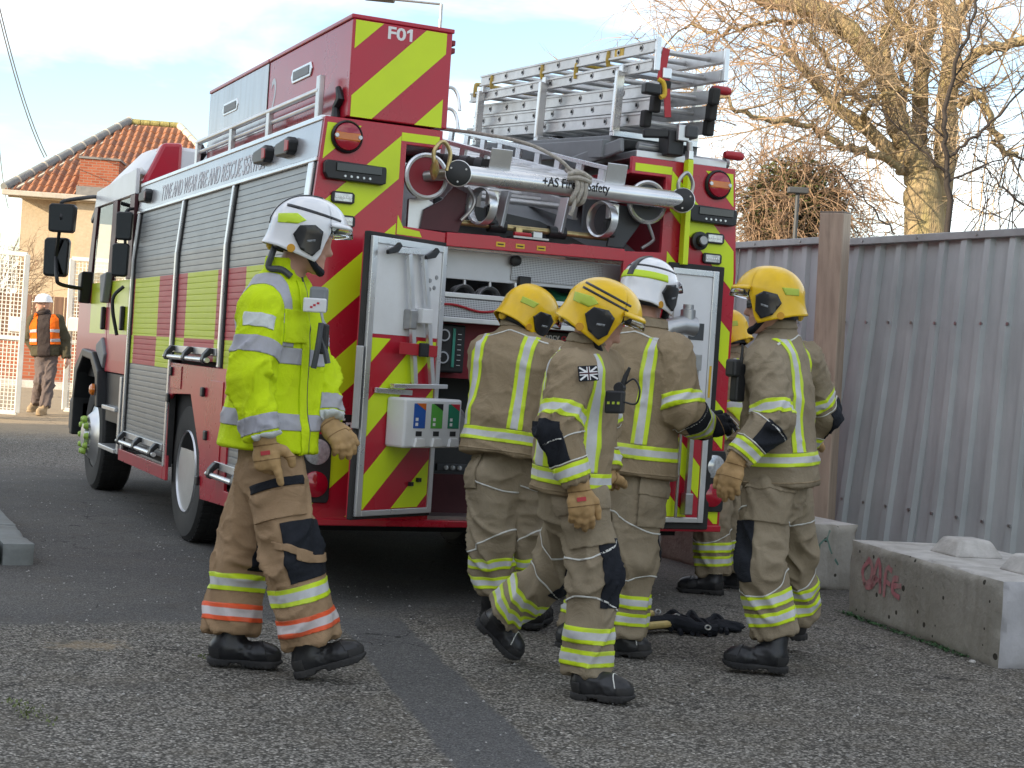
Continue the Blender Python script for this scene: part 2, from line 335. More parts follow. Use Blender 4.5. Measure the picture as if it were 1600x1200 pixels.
def worn_block(name, mat, parent, hx, hy, z0, z1, seed, chip=0.02, cuts=18, topmat=None):
    bm = bmesh.new(); bmesh.ops.create_cube(bm, size=1.0)
    for v_ in bm.verts: v_.co = Vector((v_.co.x * 2 * hx, v_.co.y * 2 * hy, z0 + (v_.co.z + 0.5) * (z1 - z0)))
    bmesh.ops.subdivide_edges(bm, edges=bm.edges, cuts=cuts, use_grid_fill=True)
    from mathutils import noise as mn
    mid = Vector((0, 0, (z0 + z1) / 2)); hz = (z1 - z0) / 2
    for v_ in bm.verts:
        d = v_.co - mid; e = sorted([hx - abs(d.x), hy - abs(d.y), hz - abs(d.z)])
        near = max(0, 1 - e[1] / 0.05)
        k = mn.noise(v_.co * 9 + Vector((seed, 0, 0))) * 0.5 + 0.5
        v_.co -= d.normalized() * (near * near * chip * (0.35 + 1.8 * k * k * k)) + Vector((0, 0, 0))
        v_.co += Vector((mn.noise(v_.co * 3), mn.noise(v_.co * 3 + Vector((5, 0, 0))), 0)) * 0.004
    me = bpy.data.meshes.new(name); me.materials.append(MATS[mat]); 
    if topmat:
        for q in topmat.values(): me.materials.append(MATS[q])
        keys = list(topmat)
        for f in bm.faces:
            n = f.normal
            for i, kx in enumerate(keys):
                if n.dot(Vector(kx)) > 0.75: f.material_index = i + 1
    bm.to_mesh(me); bm.free(); me.polygons.foreach_set('use_smooth', [True] * len(me.polygons)); me.set_sharp_from_angle(angle=math.radians(40))
    return link(bpy.data.objects.new(name, me), parent)
def ribbon(mb, pts, w, o, ax, ay, seed=0, n=5):
    r = random.Random(seed); P = catmull([(p[0], p[1], 0) for p in pts], n); o, ax, ay = [np.asarray(q, float) for q in (o, ax, ay)]
    L = []; R_ = []
    for i, p in enumerate(P):
        d = P[min(i + 1, len(P) - 1)] - P[max(0, i - 1)]; d = d / (np.linalg.norm(d) + 1e-9); nn = np.array([-d[1], d[0], 0]); k = w / 2 * r.uniform(0.75, 1.2)
        a = p + nn * k; c_ = p - nn * k; L.append(o + ax * a[0] + ay * a[1]); R_.append(o + ax * c_[0] + ay * c_[1])
    m_ = len(P); mb.add(L + R_, [(i, i + 1, m_ + i + 1, m_ + i) for i in range(m_ - 1)])
def lug(parent, x, y, z):
    b_ = 0.15; c_ = 0.095
    mb = MB(); mb.add([(x + i * b_, y + j * b_, z) for i, j in ((-1, -1), (1, -1), (1, 1), (-1, 1))] + [(x + i * c_, y + j * c_, z + 0.095) for i, j in ((-1, -1), (1, -1), (1, 1), (-1, 1))],
                      [(0, 3, 2, 1), (4, 5, 6, 7)] + [(i, (i + 1) % 4, (i + 1) % 4 + 4, i + 4) for i in range(4)])
    return mb.build('lug', 'concrete_pale', parent, bevel=0.018, seg=3)
def conc_block(name, a, b_, width, h, label, seed, lugs, end='concrete_end'):
    "a, b_: ground ends of the face towards the lane"
    a = np.array(a[:2]); b_ = np.array(b_[:2]); d = (a - b_); L = np.linalg.norm(d); d /= L; nrm = np.array([d[1], -d[0]])  # away from the lane
    c_ = (a + b_) / 2 + nrm * width / 2
    e = empty(name, (c_[0], c_[1], 0), label, 'concrete block', 'concrete blocks along the fence'); e.rotation_euler = (0, 0, math.atan2(d[1], d[0]) - PI / 2)
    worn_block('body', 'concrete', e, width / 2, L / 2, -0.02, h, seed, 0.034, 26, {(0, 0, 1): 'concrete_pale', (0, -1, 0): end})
    for y in lugs: lug(e, 0.0, y, h - 0.004)
    return e
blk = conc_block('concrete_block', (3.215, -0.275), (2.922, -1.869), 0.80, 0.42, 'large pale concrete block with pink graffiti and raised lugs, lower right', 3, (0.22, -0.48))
mb = MB(); ax, ay, o = (0, -1, 0), (0, 0, 1), (-0.404, 0.62, 0.20)
for k, pts in enumerate([[(0.06, .12), (.0, .06), (.03, 0), (.09, .02), (.1, .09), (.05, .13)], [(.10, -.02), (.15, .12), (.18, .11), (.2, -.03)], [(.12, .04), (.2, .03)],
                         [(.24, -.04), (.25, .1), (.31, .1)], [(.25, .04), (.3, .03)], [(.38, .07), (.33, .06), (.33, .0), (.4, -.02)], [(.33, .03), (.41, .04)], [(0.02, .0), (.06, -.02), (.12, .0), (.16, .05)]]):
    ribbon(mb, [(p[0] * 1.1, p[1] * 1.1) for p in pts], 0.03, o, ax, ay, k)
M('pink_spray', (0.50, 0.19, 0.21), 0.85, var=0.2, vs=20, dirt=(0.36, 0.30, 0.26), damt=0.85, ds=14)
mb.build('graffiti', 'pink_spray', blk)
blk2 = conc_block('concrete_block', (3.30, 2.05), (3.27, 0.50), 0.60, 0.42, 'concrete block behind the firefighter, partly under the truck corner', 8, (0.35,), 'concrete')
mb = MB()
for k, pts in enumerate([[(0, 0), (.05, .07), (.1, .1), (.14, .02), (.2, -.06)], [(.05, .07), (.04, -.05)], [(.1, .1), (.12, .16)]]): ribbon(mb, pts, 0.012, (-0.05, -0.7775, 0.22), (1, 0, 0), (0, 0, 1), k)
M('green_spray', (0.10, 0.20, 0.16), 0.8, var=0.3, vs=20, dirt=(0.34, 0.33, 0.3), damt=0.7, ds=9)
mb.build('graffiti', 'green_spray', blk2)

# pavement kerb at the left
ke = empty('kerb', (-1.15, 2.2, 0), 'weathered concrete kerb stones of the pavement at the left edge', 'kerb')
M('kerb_stone', (0.20, 0.215, 0.21), 0.85, var=0.2, vs=9, dirt=(0.10, 0.10, 0.09), damt=0.6, bm=0.5, bs=50, bd=0.006)
for i in range(3):
    o = worn_block('kerb_stone', 'kerb_stone', ke, 0.085, 0.45, -0.05, 0.12, 20 + i, 0.02, 10); o.location = (-0.02 + 0.012 * i, -0.36 + i * 0.91, 0)
pv = worn_block('pavement', 'kerb_stone', None, 2.0, 2.0, -0.05, 0.115, 40, 0.01, 6); pv.location = (-3.27, 3.42, 0); tag(pv, kind='structure')

# ---------------------------------------------------------------- corrugated fence
FD = CR * (-1314 / FPX) + CD * (-118 / FPX) + CF; FD[2] = 0; FD /= np.linalg.norm(FD)
F0 = np.array([4.449, 1.396, 0.0]); FN = np.array([-FD[1], FD[0], 0.0])   # towards the lane
m, t, b = _nodes('sheet_metal'); setp(b, 0.55, 0.05, spec=0.3); v = coords(t)
n1 = noise(t, coords(t, 'Object', (1, 1, 0.12)), 9, 6, 0.6); n2 = noise(t, v, 1.3, 6, 0.6); n3 = noise(t, v, 30, 3)
c = mixrgb(t, ramp(t, n2, [(0.3, 0.0), (0.7, 1.0)]), (0.40, 0.43, 0.435), (0.53, 0.555, 0.555))
c = mixrgb(t, math_(t, 'MULTIPLY', ramp(t, n1, [(0.45, 0.0), (0.8, 1.0)]), 0.45), c, (0.25, 0.27, 0.275))
c = mixrgb(t, ramp(t, n3, [(0.74, 0.0), (0.78, 0.5)]), c, (0.48, 0.49, 0.48))
oi = N(t, 'ShaderNodeObjectInfo'); c = mixrgb(t, math_(t, 'MULTIPLY', oi.outputs['Random'], 0.5), c, mixrgb(t, 1.0, c, (0.80, 0.82, 0.82), 'MULTIPLY'))
c = mixrgb(t, math_(t, 'MULTIPLY', ramp(t, noise(t, coords(t, 'Object', (2, 2, 0.35)), 5, 6, 0.7), [(0.66, 0.0), (0.74, 1.0)]), 0.25), c, (0.26, 0.24, 0.20))
t.links.new(c, b.inputs['Base Color']); bump(t, b, n2, 0.2, 0.02); MATS['sheet_metal'] = m
M('fence_cap', (0.36, 0.37, 0.37), 0.5, 0.4, var=0.15, dirt=(0.2, 0.2, 0.19), damt=0.4)
M('timber', (0.46, 0.365, 0.28), 0.8, var=0.3, vs=5, stretch=(6, 6, 0.7), dirt=(0.26, 0.21, 0.165), damt=0.6, bm=0.5, bs=30, bd=0.004)
M('timber_grey', (0.24, 0.225, 0.205), 0.8, var=0.25, vs=5, stretch=(6, 6, 0.7), dirt=(0.14, 0.12, 0.10), damt=0.5, bm=0.5, bs=30, bd=0.004)
prof = [(0.0, 0.0), (0.135, 0.0), (0.152, 0.032), (0.205, 0.032), (0.222, 0.0)]; RP = 0.225
def shear(s): return 0.23 * min(1.0, max(0.0, 1 + s / 3.2))
def fence_run(name, label, s0, nsheets, off, top, cap, sh):
    e = empty(name, tuple(F0 + FD * s0), label, 'fence'); org = F0 + FD * s0
    for k in range(nsheets):
        pts = []
        for j in range(5):
            for (a_, d_) in prof: pts.append((k * RP * 5 + j * RP + a_, d_))
        pts.append(((k + 1) * RP * 5 + 0.012, 0.0)); mb = MB(); vs_ = []
        r = random.Random(k + 5)
        for zi, z in enumerate((0.03, 0.55, 1.1, 1.7, top)):
            for (a_, d_) in pts:
                s_ = s0 - a_; p = -FD * a_ + FN * (d_ + off + (0.004 if k % 2 else 0) + 0.012 * math.sin(a_ * 1.7 + z * 2 + k)) - FD * (sh(s_) * z / top) + np.array([0, 0, z])
                vs_.append(p)
        n = len(pts); mb.add(vs_, [(z * n + i, z * n + i + 1, (z + 1) * n + i + 1, (z + 1) * n + i) for z in range(4) for i in range(n - 1)])
        fx = MB()
        for z in (0.5, 1.75):
            for j in range(5): q = -FD * (k * RP * 5 + j * RP + 0.178 + sh(s0 - k * RP * 5) * z / top) + FN * (0.036 + off) + np.array([0, 0, z]); fx.cyl(q, q + FN * 0.012, 0.011, 8)
        o = mb.build('sheet', 'sheet_metal', e); tag(fx.build('fixings', 'steel', o), kind='stuff'); md = o.modifiers.new('solid', 'SOLIDIFY'); md.thickness = 0.002
    a = FN * (off + 0.02) + np.array([0, 0, top + 0.0]); L = nsheets * RP * 5
    st = -FD * sh(s0); en = -FD * (L + sh(s0 - L))
    cp = MB().bar(a + st, a + en, 0.085, 0.05).build('cap_rail', cap, e, bevel=0.004)
    mb = MB()
    for i in range(nsheets * 2): 
        q = a + st + (en - st) * ((i + 0.5) / (nsheets * 2)) + FN * 0.043; mb.cyl(q, q + FN * 0.006, 0.009, 8)
    tag(mb.build('screws', 'steel', cp), kind='stuff')
    for z in (0.5, 1.75): MB().bar(FN * (off - 0.06) + np.array([0, 0, z]), FN * (off - 0.06) - FD * L + np.array([0, 0, z]), 0.05, 0.09).build('back_rail', 'timber', e)
    return e
fence_run('corrugated_fence', 'tall grey corrugated metal fence right of the timber post', 0.47, 7, 0.0, 2.32, 'fence_cap', shear)
fence_run('corrugated_fence', 'length of grey corrugated fence between the fire engine and the timber post', 6.15, 5, -0.12, 2.36, 'fence_cap', lambda s: 0.0)
pb = ground(1276, 892); pt = at(1306, 333, 10.7)
e = empty('timber_post', tuple(pb), 'thick weathered timber post standing between two lengths of metal fence', 'post')
ax_ = (pt - pb); x_, y_, d_ = basis(ax_, -FN)
L = np.linalg.norm(ax_)
rt = 0.6; x2 = x_ * math.cos(rt) + y_ * math.sin(rt); y2 = -x_ * math.sin(rt) + y_ * math.cos(rt)
MB().obox(ax_ / 2, x2, y2, d_, 0.084, 0.094, L / 2).build('shaft', 'timber', e, bevel=0.008)
MB().obox(d_ * (L + 0.004), x2, y2, d_, 0.083, 0.093, 0.004).build('sawn_top', 'timber_grey', e)

# weeds and grass at the block foot
M('weed', (0.035, 0.10, 0.03), 0.6, var=0.5, vs=12); M('grass', (0.14, 0.17, 0.06), 0.7, var=0.5, vs=12)
def leaf_patch(name, label, mat, pts, n, spread, size, seed, upright=0.3):
    r = random.Random(seed); mb = MB()
    for i in range(n):
        t_ = r.random() * (len(pts) - 1); k = int(t_); p = np.array(pts[k]) + (np.array(pts[min(k + 1, len(pts) - 1)]) - np.array(pts[k])) * (t_ - k)
        p = p + np.array([r.gauss(0, spread), r.gauss(0, spread), 0.004]); a = r.uniform(0, 2 * PI); s_ = size * r.uniform(0.5, 1.4); d = np.array([math.cos(a), math.sin(a), upright + r.random() * upright]); d /= np.linalg.norm(d)
        x, y, _ = basis(d); q = p + d * s_
        mb.add([p, p + d * s_ * 0.5 + x * s_ * 0.3, q, p + d * s_ * 0.5 - x * s_ * 0.3], [(0, 1, 2, 3)])
    return tag(mb.build(name, mat), label, kind='stuff')
leaf_patch('weeds', 'small green weeds along the foot of the concrete block', 'weed', [(3.17, -0.30, 0), (3.12, -0.55, 0), (3.08, -0.8, 0), (2.99, -1.3, 0), (2.95, -1.6, 0)], 600, 0.016, 0.018, 4)
leaf_patch('grass_tufts', 'thin green grass tufts on the tarmac', 'grass', [(-1.62, -1.95, 0), (-1.58, -2.12, 0), (-1.52, -2.3, 0)], 120, 0.03, 0.014, 9, 1.2)
leaf_patch('grass_tufts', 'thin green grass tufts on the tarmac', 'grass', [(-0.78, -1.25, 0), (-0.72, -1.26, 0)], 40, 0.02, 0.012, 10, 1.2)

# stray pale pebbles by the blocks
for px_, py_, s_, lab in ((1519, 1037, 0.016, 'small pale pebble beside the foot of the graffiti block'), (1285, 917, 0.02, 'scrap of white litter on the ground beside the far block')):
    p = ground(px_, py_); bm = bmesh.new(); bmesh.ops.create_icosphere(bm, subdivisions=2, radius=s_)
    for v_ in bm.verts: v_.co = Vector((v_.co.x * 1.3, v_.co.y, v_.co.z * 0.7)) * rnd.uniform(0.85, 1.1)
    me = bpy.data.meshes.new('pebble'); bm.to_mesh(me); bm.free(); me.materials.append(MATS['concrete_pale']); o = link(bpy.data.objects.new('pebble', me)); o.location = (p[0], p[1], s_ * 0.6); tag(o, lab, 'pebble')

# ---------------------------------------------------------------- off to the left, out of view: a building added to shade the lane
m, t, b = _nodes('brick_wall'); setp(b, 0.85, spec=0.2); v = coords(t)
br = N(t, 'ShaderNodeTexBrick'); br.inputs['Scale'].default_value = 1.0; br.inputs['Brick Width'].default_value = 0.225; br.inputs['Row Height'].default_value = 0.075; br.inputs['Mortar Size'].default_value = 0.008
br.inputs['Color1'].default_value = (0.26, 0.075, 0.04, 1); br.inputs['Color2'].default_value = (0.34, 0.11, 0.06, 1); br.inputs['Mortar'].default_value = (0.26, 0.2, 0.16, 1)
sx = N(t, 'ShaderNodeSeparateXYZ'); cx = N(t, 'ShaderNodeCombineXYZ'); t.links.new(v, sx.inputs[0]); t.links.new(math_(t, 'ADD', sx.outputs[0], sx.outputs[1]), cx.inputs[0]); t.links.new(sx.outputs[2], cx.inputs[1])
t.links.new(cx.outputs[0], br.inputs['Vector']); t.links.new(br.outputs['Color'], b.inputs['Base Color']); bump(t, b, br.outputs['Fac'], -0.4, 0.008); MATS['brick_wall'] = m
M('slate', (0.09, 0.09, 0.10), 0.7, var=0.25)
sb = empty('shade_building', (-22, -8, 0), 'unseen long pale building added well left of the lane to shade it', 'building')
box('wall', 'concrete_pale', sb, -5, 3.0, -30, 17.3, 0, 11.8)
box('parapet', 'concrete_end', sb, -5.1, 3.1, -30.1, 17.4, 11.8, 12.1)
for y in range(-28, 15, 6):
    for z in (1.0, 4.3, 7.6):
        w = box('window', 'white_paint', sb, 2.99, 3.06, y, y + 1.8, z, z + 1.6); box('pane', 'glass_dark', w, 3.05, 3.07, y + 0.08, y + 1.72, z + 0.08, z + 1.52)

# ---------------------------------------------------------------- house behind
HD = 45.0; ha = math.radians(6)
CRh = np.array([CR[0], CR[1], 0]); CRh /= np.linalg.norm(CRh); CFh = np.array([CF[0], CF[1], 0]); CFh /= np.linalg.norm(CFh)
hx = CRh * math.cos(ha) + CFh * math.sin(ha); hy = -CRh * math.sin(ha) + CFh * math.cos(ha); hz = np.array([0, 0, 1.0])
HO = at(22, 520, HD); HO[2] = ground_z(HO[0], HO[1])
eave = at(22, 300, HD)[2] - HO[2]
house = empty('house', tuple(HO), 'cream rendered house with hipped orange pantile roof behind the gates', 'house')
house.rotation_euler = (0, 0, math.atan2(hx[1], hx[0]))
M('render_cream', (0.50, 0.41, 0.29), 0.9, var=0.12, vs=14, dirt=(0.42, 0.32, 0.2), damt=0.4, bm=0.5, bs=40, bd=0.02)
M('clay_tile', (0.36, 0.155, 0.08), 0.85, var=0.4, vs=2.5, dirt=(0.16, 0.10, 0.065), damt=0.7, ds=3, kind='Object')
M('clay_tile_b', (0.26, 0.115, 0.07), 0.85, var=0.4, vs=2.5, dirt=(0.13, 0.09, 0.06), damt=0.7, ds=3)
M('ridge_grey', (0.20, 0.21, 0.21), 0.7, var=0.2); M('mortar', (0.50, 0.46, 0.38), 0.9, var=0.2); M('moss', (0.30, 0.27, 0.10), 0.9, var=0.4, vs=8, bm=0.6, bs=20, bd=0.05)
M('gutter', (0.46, 0.42, 0.36), 0.6, var=0.15); M('lead', (0.20, 0.20, 0.20), 0.6, var=0.2)
box('wall', 'render_cream', house, 0, 6.4, 0, 8, -0.3, eave)
box('bay_wall', 'render_cream', house, 1.62, 6.3, -0.55, -0.002, -0.3, eave)
box('vent', 'mortar', house, 0.85, 1.15, -0.012, 0.02, eave - 0.42, eave - 0.33)
SL = math.atan2(2.75, 4.3); zr = eave + 2.75
rx0, rx1, ry = 2.30, 3.85, 3.95; ex0, ex1, ey = -0.35, 6.7, -0.75; ez = eave - 0.05
rf = MB().add([(ex0, ey, ez), (ex1, ey, ez), (ex1, 8.6, ez), (ex0, 8.6, ez), (rx0, ry, zr), (rx1, ry, zr)], [(0, 1, 5, 4), (1, 2, 5), (2, 3, 4, 5), (3, 0, 4), (0, 3, 2, 1)]).build('roof', 'clay_tile_b', house)
box('gutter', 'gutter', house, ex0 - 0.05, ex1, ey - 0.12, ey + 0.02, ez - 0.12, ez + 0.03, 0.02)
box('fascia', 'render_cream', house, ex0 + 0.1, ex1, ey + 0.03, -0.56, ez - 0.16, ez - 0.005)
# pantiles, one by one, on the front slope
tw, tl = 0.21, 0.40
us = np.linspace(0, 1, 9); prof_t = [(u * tw * 1.08 - tw * 0.54, 0.034 * math.sin(u * 2 * PI) + 0.02) for u in us]
slen = math.hypot(ry - ey, zr - ez); sy, sz = (ry - ey) / slen, (zr - ez) / slen
tmb = MB(); vv = []
for k, q in enumerate((0.0, tl * 1.12)):
    for (u, hgt) in prof_t: vv.append((u, q * sy - (hgt + 0.03 * (1 - k)) * sz, q * sz + (hgt + 0.03 * (1 - k)) * sy))
for (u, hgt) in prof_t: vv.append((u, -(hgt - 0.01) * sz, (hgt - 0.01) * sy))
tmb.add(vv, [(i, i + 1, 9 + i + 1, 9 + i) for i in range(8)] + [(18 + i, 18 + i + 1, i + 1, i) for i in range(8)])
t0 = tmb.build('pantile', 'clay_tile', rf, smooth=True); mesh_a = t0.data; mesh_b = t0.data.copy(); mesh_b.materials.clear(); mesh_b.materials.append(MATS['clay_tile_b'])
bpy.data.objects.remove(t0); rt_ = random.Random(5); cnt = 0
for row in range(int(slen / tl)):
    q = row * tl; fr = q / slen; xa = ex0 + (rx0 - ex0) * fr + 0.12; xb = ex1 + (rx1 - ex1) * fr - 0.12
    i0 = math.ceil(xa / tw); i1 = int(xb / tw)
    for i in range(i0, i1 + 1):
        x = i * tw; z = ez + q * sz
        if x > 3.6 and z < eave + 0.85 or x > 5.6: continue
        if 1.62 < x < 2.88 and z < eave + 0.85: continue
        if cnt >= 300: continue
        o = bpy.data.objects.new('pantile', mesh_a if rt_.random() < 0.65 else mesh_b); link(o, rf); cnt += 1
        o.location = (x, ey + q * sy - 0.012 * sz, z + 0.012 * sy + rt_.uniform(-0.006, 0.006)); o.rotation_euler = (0, 0, rt_.uniform(-0.03, 0.03))
def ridge_run(a, b, n, r, mat, mor):
    a = np.array(a, float); b = np.array(b, float); d = (b - a) / n
    for i in range(n):
        p = a + d * i; MB().cyl(p + d * 0.03, p + d * 0.97, r, 14).build('ridge_tile', mat, rf, smooth=True)
        if mor: MB().cyl(p + d * 0.95, p + d * 1.05, r * 1.06, 12).build('ridge_mortar', 'mortar', rf, smooth=True)
ridge_run((ex0 - 0.02, ey - 0.02, ez + 0.08), (rx0, ry, zr + 0.07), 10, 0.13, 'ridge_grey', True)
ridge_run((rx0 + 0.05, ry, zr + 0.05), (rx1, ry, zr + 0.05), 5, 0.10, 'moss', False)
ridge_run((rx1, ry, zr + 0.05), (ex1, ey, ez + 0.05), 12, 0.11, 'mortar', False)
MB().bar(np.array([ex0 + 0.25, ey + 0.02, ez + 0.06]), np.array([rx0 + 0.2, ry - 0.05, zr - 0.06]), 0.16, 0.05).build('hip_mortar', 'mortar', rf)
ch = box('chimney', 'brick_wall', house, 1.70, 2.78, -0.80, 0.3, eave + 0.24, eave + 1.02)
box('lead_flashing', 'lead', house, 1.64, 2.84, -0.86, 0.32, eave - 0.03, eave + 0.235); box('chimney_cap', 'lead', house, 1.66, 2.82, -0.84, 0.34, eave + 1.022, eave + 1.08)
mb = MB(); p0 = np.array([5.6, 5.5, zr - 0.6]); mb.cyl(p0, p0 + [0, 0, 1.9], 0.022, 6); mb.cyl(p0 + [-0.55, 0, 1.75], p0 + [0.1, 0, 1.82], 0.015, 6)
for i in range(6): mb.cyl(p0 + [-0.5 + i * 0.1, -0.12, 1.77], p0 + [-0.5 + i * 0.1, 0.12, 1.77], 0.01, 5)
mb.obox(p0 + [-0.05, 0, 1.8], (1, 0, 0), (0, 1, 0), (0, 0, 1), 0.12, 0.06, 0.09)
ae = mb.build('aerial', 'steel', house)

# ---------------------------------------------------------------- gates, boards and yard by the house
M('gate_white', (0.72, 0.71, 0.66), 0.5, var=0.1, dirt=(0.5, 0.45, 0.35), damt=0.3)
def mesh_gate(name, tl_, tr, bl, br_, label, pitch=0.055, mid=None, plate=None):
    tl_, tr, bl, br_ = [np.array(q) for q in (tl_, tr, bl, br_)]; e = empty(name, tuple(bl), label, 'gate', 'open mesh gates'); o = bl
    for a, b_ in ((tl_, tr), (bl, br_)): MB().bar(a - o, b_ - o, 0.06, 0.06).build('rail', 'gate_white', e, bevel=0.005)
    for a, b_ in ((bl, tl_), (br_, tr)): MB().bar(a - o, b_ - o, 0.07, 0.07).build('stile', 'gate_white', e, bevel=0.005)
    if mid: a, b_ = bl + (tl_ - bl) * mid, br_ + (tr - br_) * mid; MB().bar(a - o, b_ - o, 0.06, 0.06).build('mid_rail', 'gate_white', e, bevel=0.005)
    mb = MB(); w = np.linalg.norm(tr - tl_); h = np.linalg.norm(tl_ - bl)
    for i in range(1, int(w / pitch)): f_ = i * pitch / w; mb.tube([bl + (br_ - bl) * f_ - o, tl_ + (tr - tl_) * f_ - o], 0.0062, 4, False)
    for i in range(1, int(h / pitch)): f_ = i * pitch / h; mb.tube([bl + (tl_ - bl) * f_ - o, br_ + (tr - br_) * f_ - o], 0.0062, 4, False)
    mb.build('wire_mesh', 'gate_white', e)
    return e
gd = 21.5
def gp(px, py, d=gd): return at(px, py, d)
g1 = mesh_gate('mesh_gate', gp(-60, 389), gp(43, 398), gp(-75, 638), gp(26, 645), 'white steel mesh gate standing open at the left edge of the picture', mid=0.47)
p_ = gp(25, 507) - gp(-75, 638); MB().obox(p_, CRh, CFh, hz, 0.09, 0.03, 0.10).build('lock_box', 'gate_white', g1, bevel=0.01)
g2 = mesh_gate('mesh_gate', gp(113, 404, 23.5), gp(200, 410, 23.5), gp(100, 640, 23.5), gp(187, 646, 23.5), 'white steel mesh gate half hidden behind the cab mirrors', mid=0.60)
p_ = gp(122, 508, 23.4) - gp(100, 640, 23.5); MB().obox(p_, CRh, CFh, hz, 0.14, 0.03, 0.10).build('lock_box', 'gate_white', g2, bevel=0.01)
M('brown_board', (0.15, 0.085, 0.055), 0.8, var=0.3, vs=4, stretch=(4, 4, 0.5))
bf = empty('board_fence', tuple(ground(-40, 600, 0.2)), 'dark brown close board fence in front of the cream house', 'fence'); o = np.array(bf.location)
wd = 36.0; w0 = at(-40, 455, wd); nb = 26
for i in range(nb):
    p = w0 + CRh * (i * 0.245); zb = ground_z(p[0], p[1]) + 0.75; q = p - o; zt = at(-40 + i * 16.6, 455 + i * 1.05 + rnd.uniform(-1, 1), wd)[2]
    MB().obox((q[0], q[1], (zt + zb) / 2 - o[2]), CRh, CFh, hz, 0.108, 0.012, (zt - zb) / 2).build('board', 'brown_board', bf)
M('sunlit_gap', (0.5, 0.36, 0.2), 0.9)
lw = empty('low_wall', tuple(ground(-60, 590, 0.2)), 'low red brick wall with pale concrete coping beyond the gates', 'wall'); o = np.array(lw.location); p = at(-60, 560, 34.5) - o; z0 = ground_z(*at(60, 560, 34.5)[:2]) - o[2]
MB().obox((p + CRh * 3.5)[[0, 1]].tolist() + [z0 + 0.42], CRh, CFh, hz, 3.6, 0.11, 0.44).build('brickwork', 'brick_wall', lw)
MB().obox((p + CRh * 3.5)[[0, 1]].tolist() + [z0 + 0.90], CRh, CFh, hz, 3.65, 0.16, 0.035).build('coping', 'concrete_pale', lw)
kb = MB().obox(at(80, 590, 31), CRh, CFh, hz, 4.5, 0.2, 0.1); k_ = kb.build('kerb', 'concrete_pale'); dz = ground_z(*at(80, 590, 31)[:2]) + 0.04 - at(80, 590, 31)[2]; k_.location.z = dz; tag(k_, 'long pale kerb across the road beyond the worker', 'kerb')

# ---------------------------------------------------------------- cables and lamps
M('cable', (0.25, 0.27, 0.28), 0.6)
def cable(a, b_, r, label):
    a = np.array(a); b_ = np.array(b_); pts = [a + (b_ - a) * t_ - np.array([0, 0, 0.35 * 4 * t_ * (1 - t_)]) for t_ in np.linspace(0, 1, 12)]
    return tag(MB().tube(pts, r, 5).build('overhead_cable', 'cable'), label, 'cable', 'overhead cables')
cable(at(-12, -20, 36), at(69, 246, 47), 0.016, 'left one of two thin overhead cables running down to the house roof')
cable(at(-8, -20, 36), at(73, 244, 47), 0.016, 'right one of two thin overhead cables running down to the house roof')
cable(at(-8, 150, 40), at(13, 325, 60), 0.014, 'single thin overhead cable at the far left beside the house')
def street_lamp(px_, top, d, arm, label, hh=0.06):
    b_ = at(px_, 560, d); b_[2] = ground_z(b_[0], b_[1]); tpt = at(px_, top, d); e = empty('street_lamp', tuple(b_), label, 'street lamp'); H = tpt[2] - b_[2]
    MB().tube([(0, 0, 0), (0, 0, 1.2), (0, 0, 1.25), (0, 0, H)], [hh * 1.5, hh * 1.5, hh, hh * 0.7], 12).build('post', 'steel' if arm else 'dark_grey', e, smooth=True)
    if arm:
        a = at(px_ + arm[0], top + arm[1], d) - b_; z = np.array([0, 0, H]); MB().tube([z, z + (a - z) * 0.9], hh * 0.45, 10).build('arm', 'steel', e, smooth=True)
        x, y, dd = basis(a - z); MB().obox(a, x, y, dd, 0.13, 0.05, 0.3).build('lamp_head', 'dark_grey', e, bevel=0.03)
    else: MB().obox((0, 0, H), CRh, CFh, hz, 0.1, 0.05, 0.03).build('lamp_head', 'dark_grey', e, bevel=0.01)
street_lamp(654, 6, 30, (-62, -9), 'grey street lamp post with side arm seen above the red roof locker', 0.05)
street_lamp(1229, 297, 15.5, None, 'thin dark pole with a flat top standing in the brown bush', 0.028)
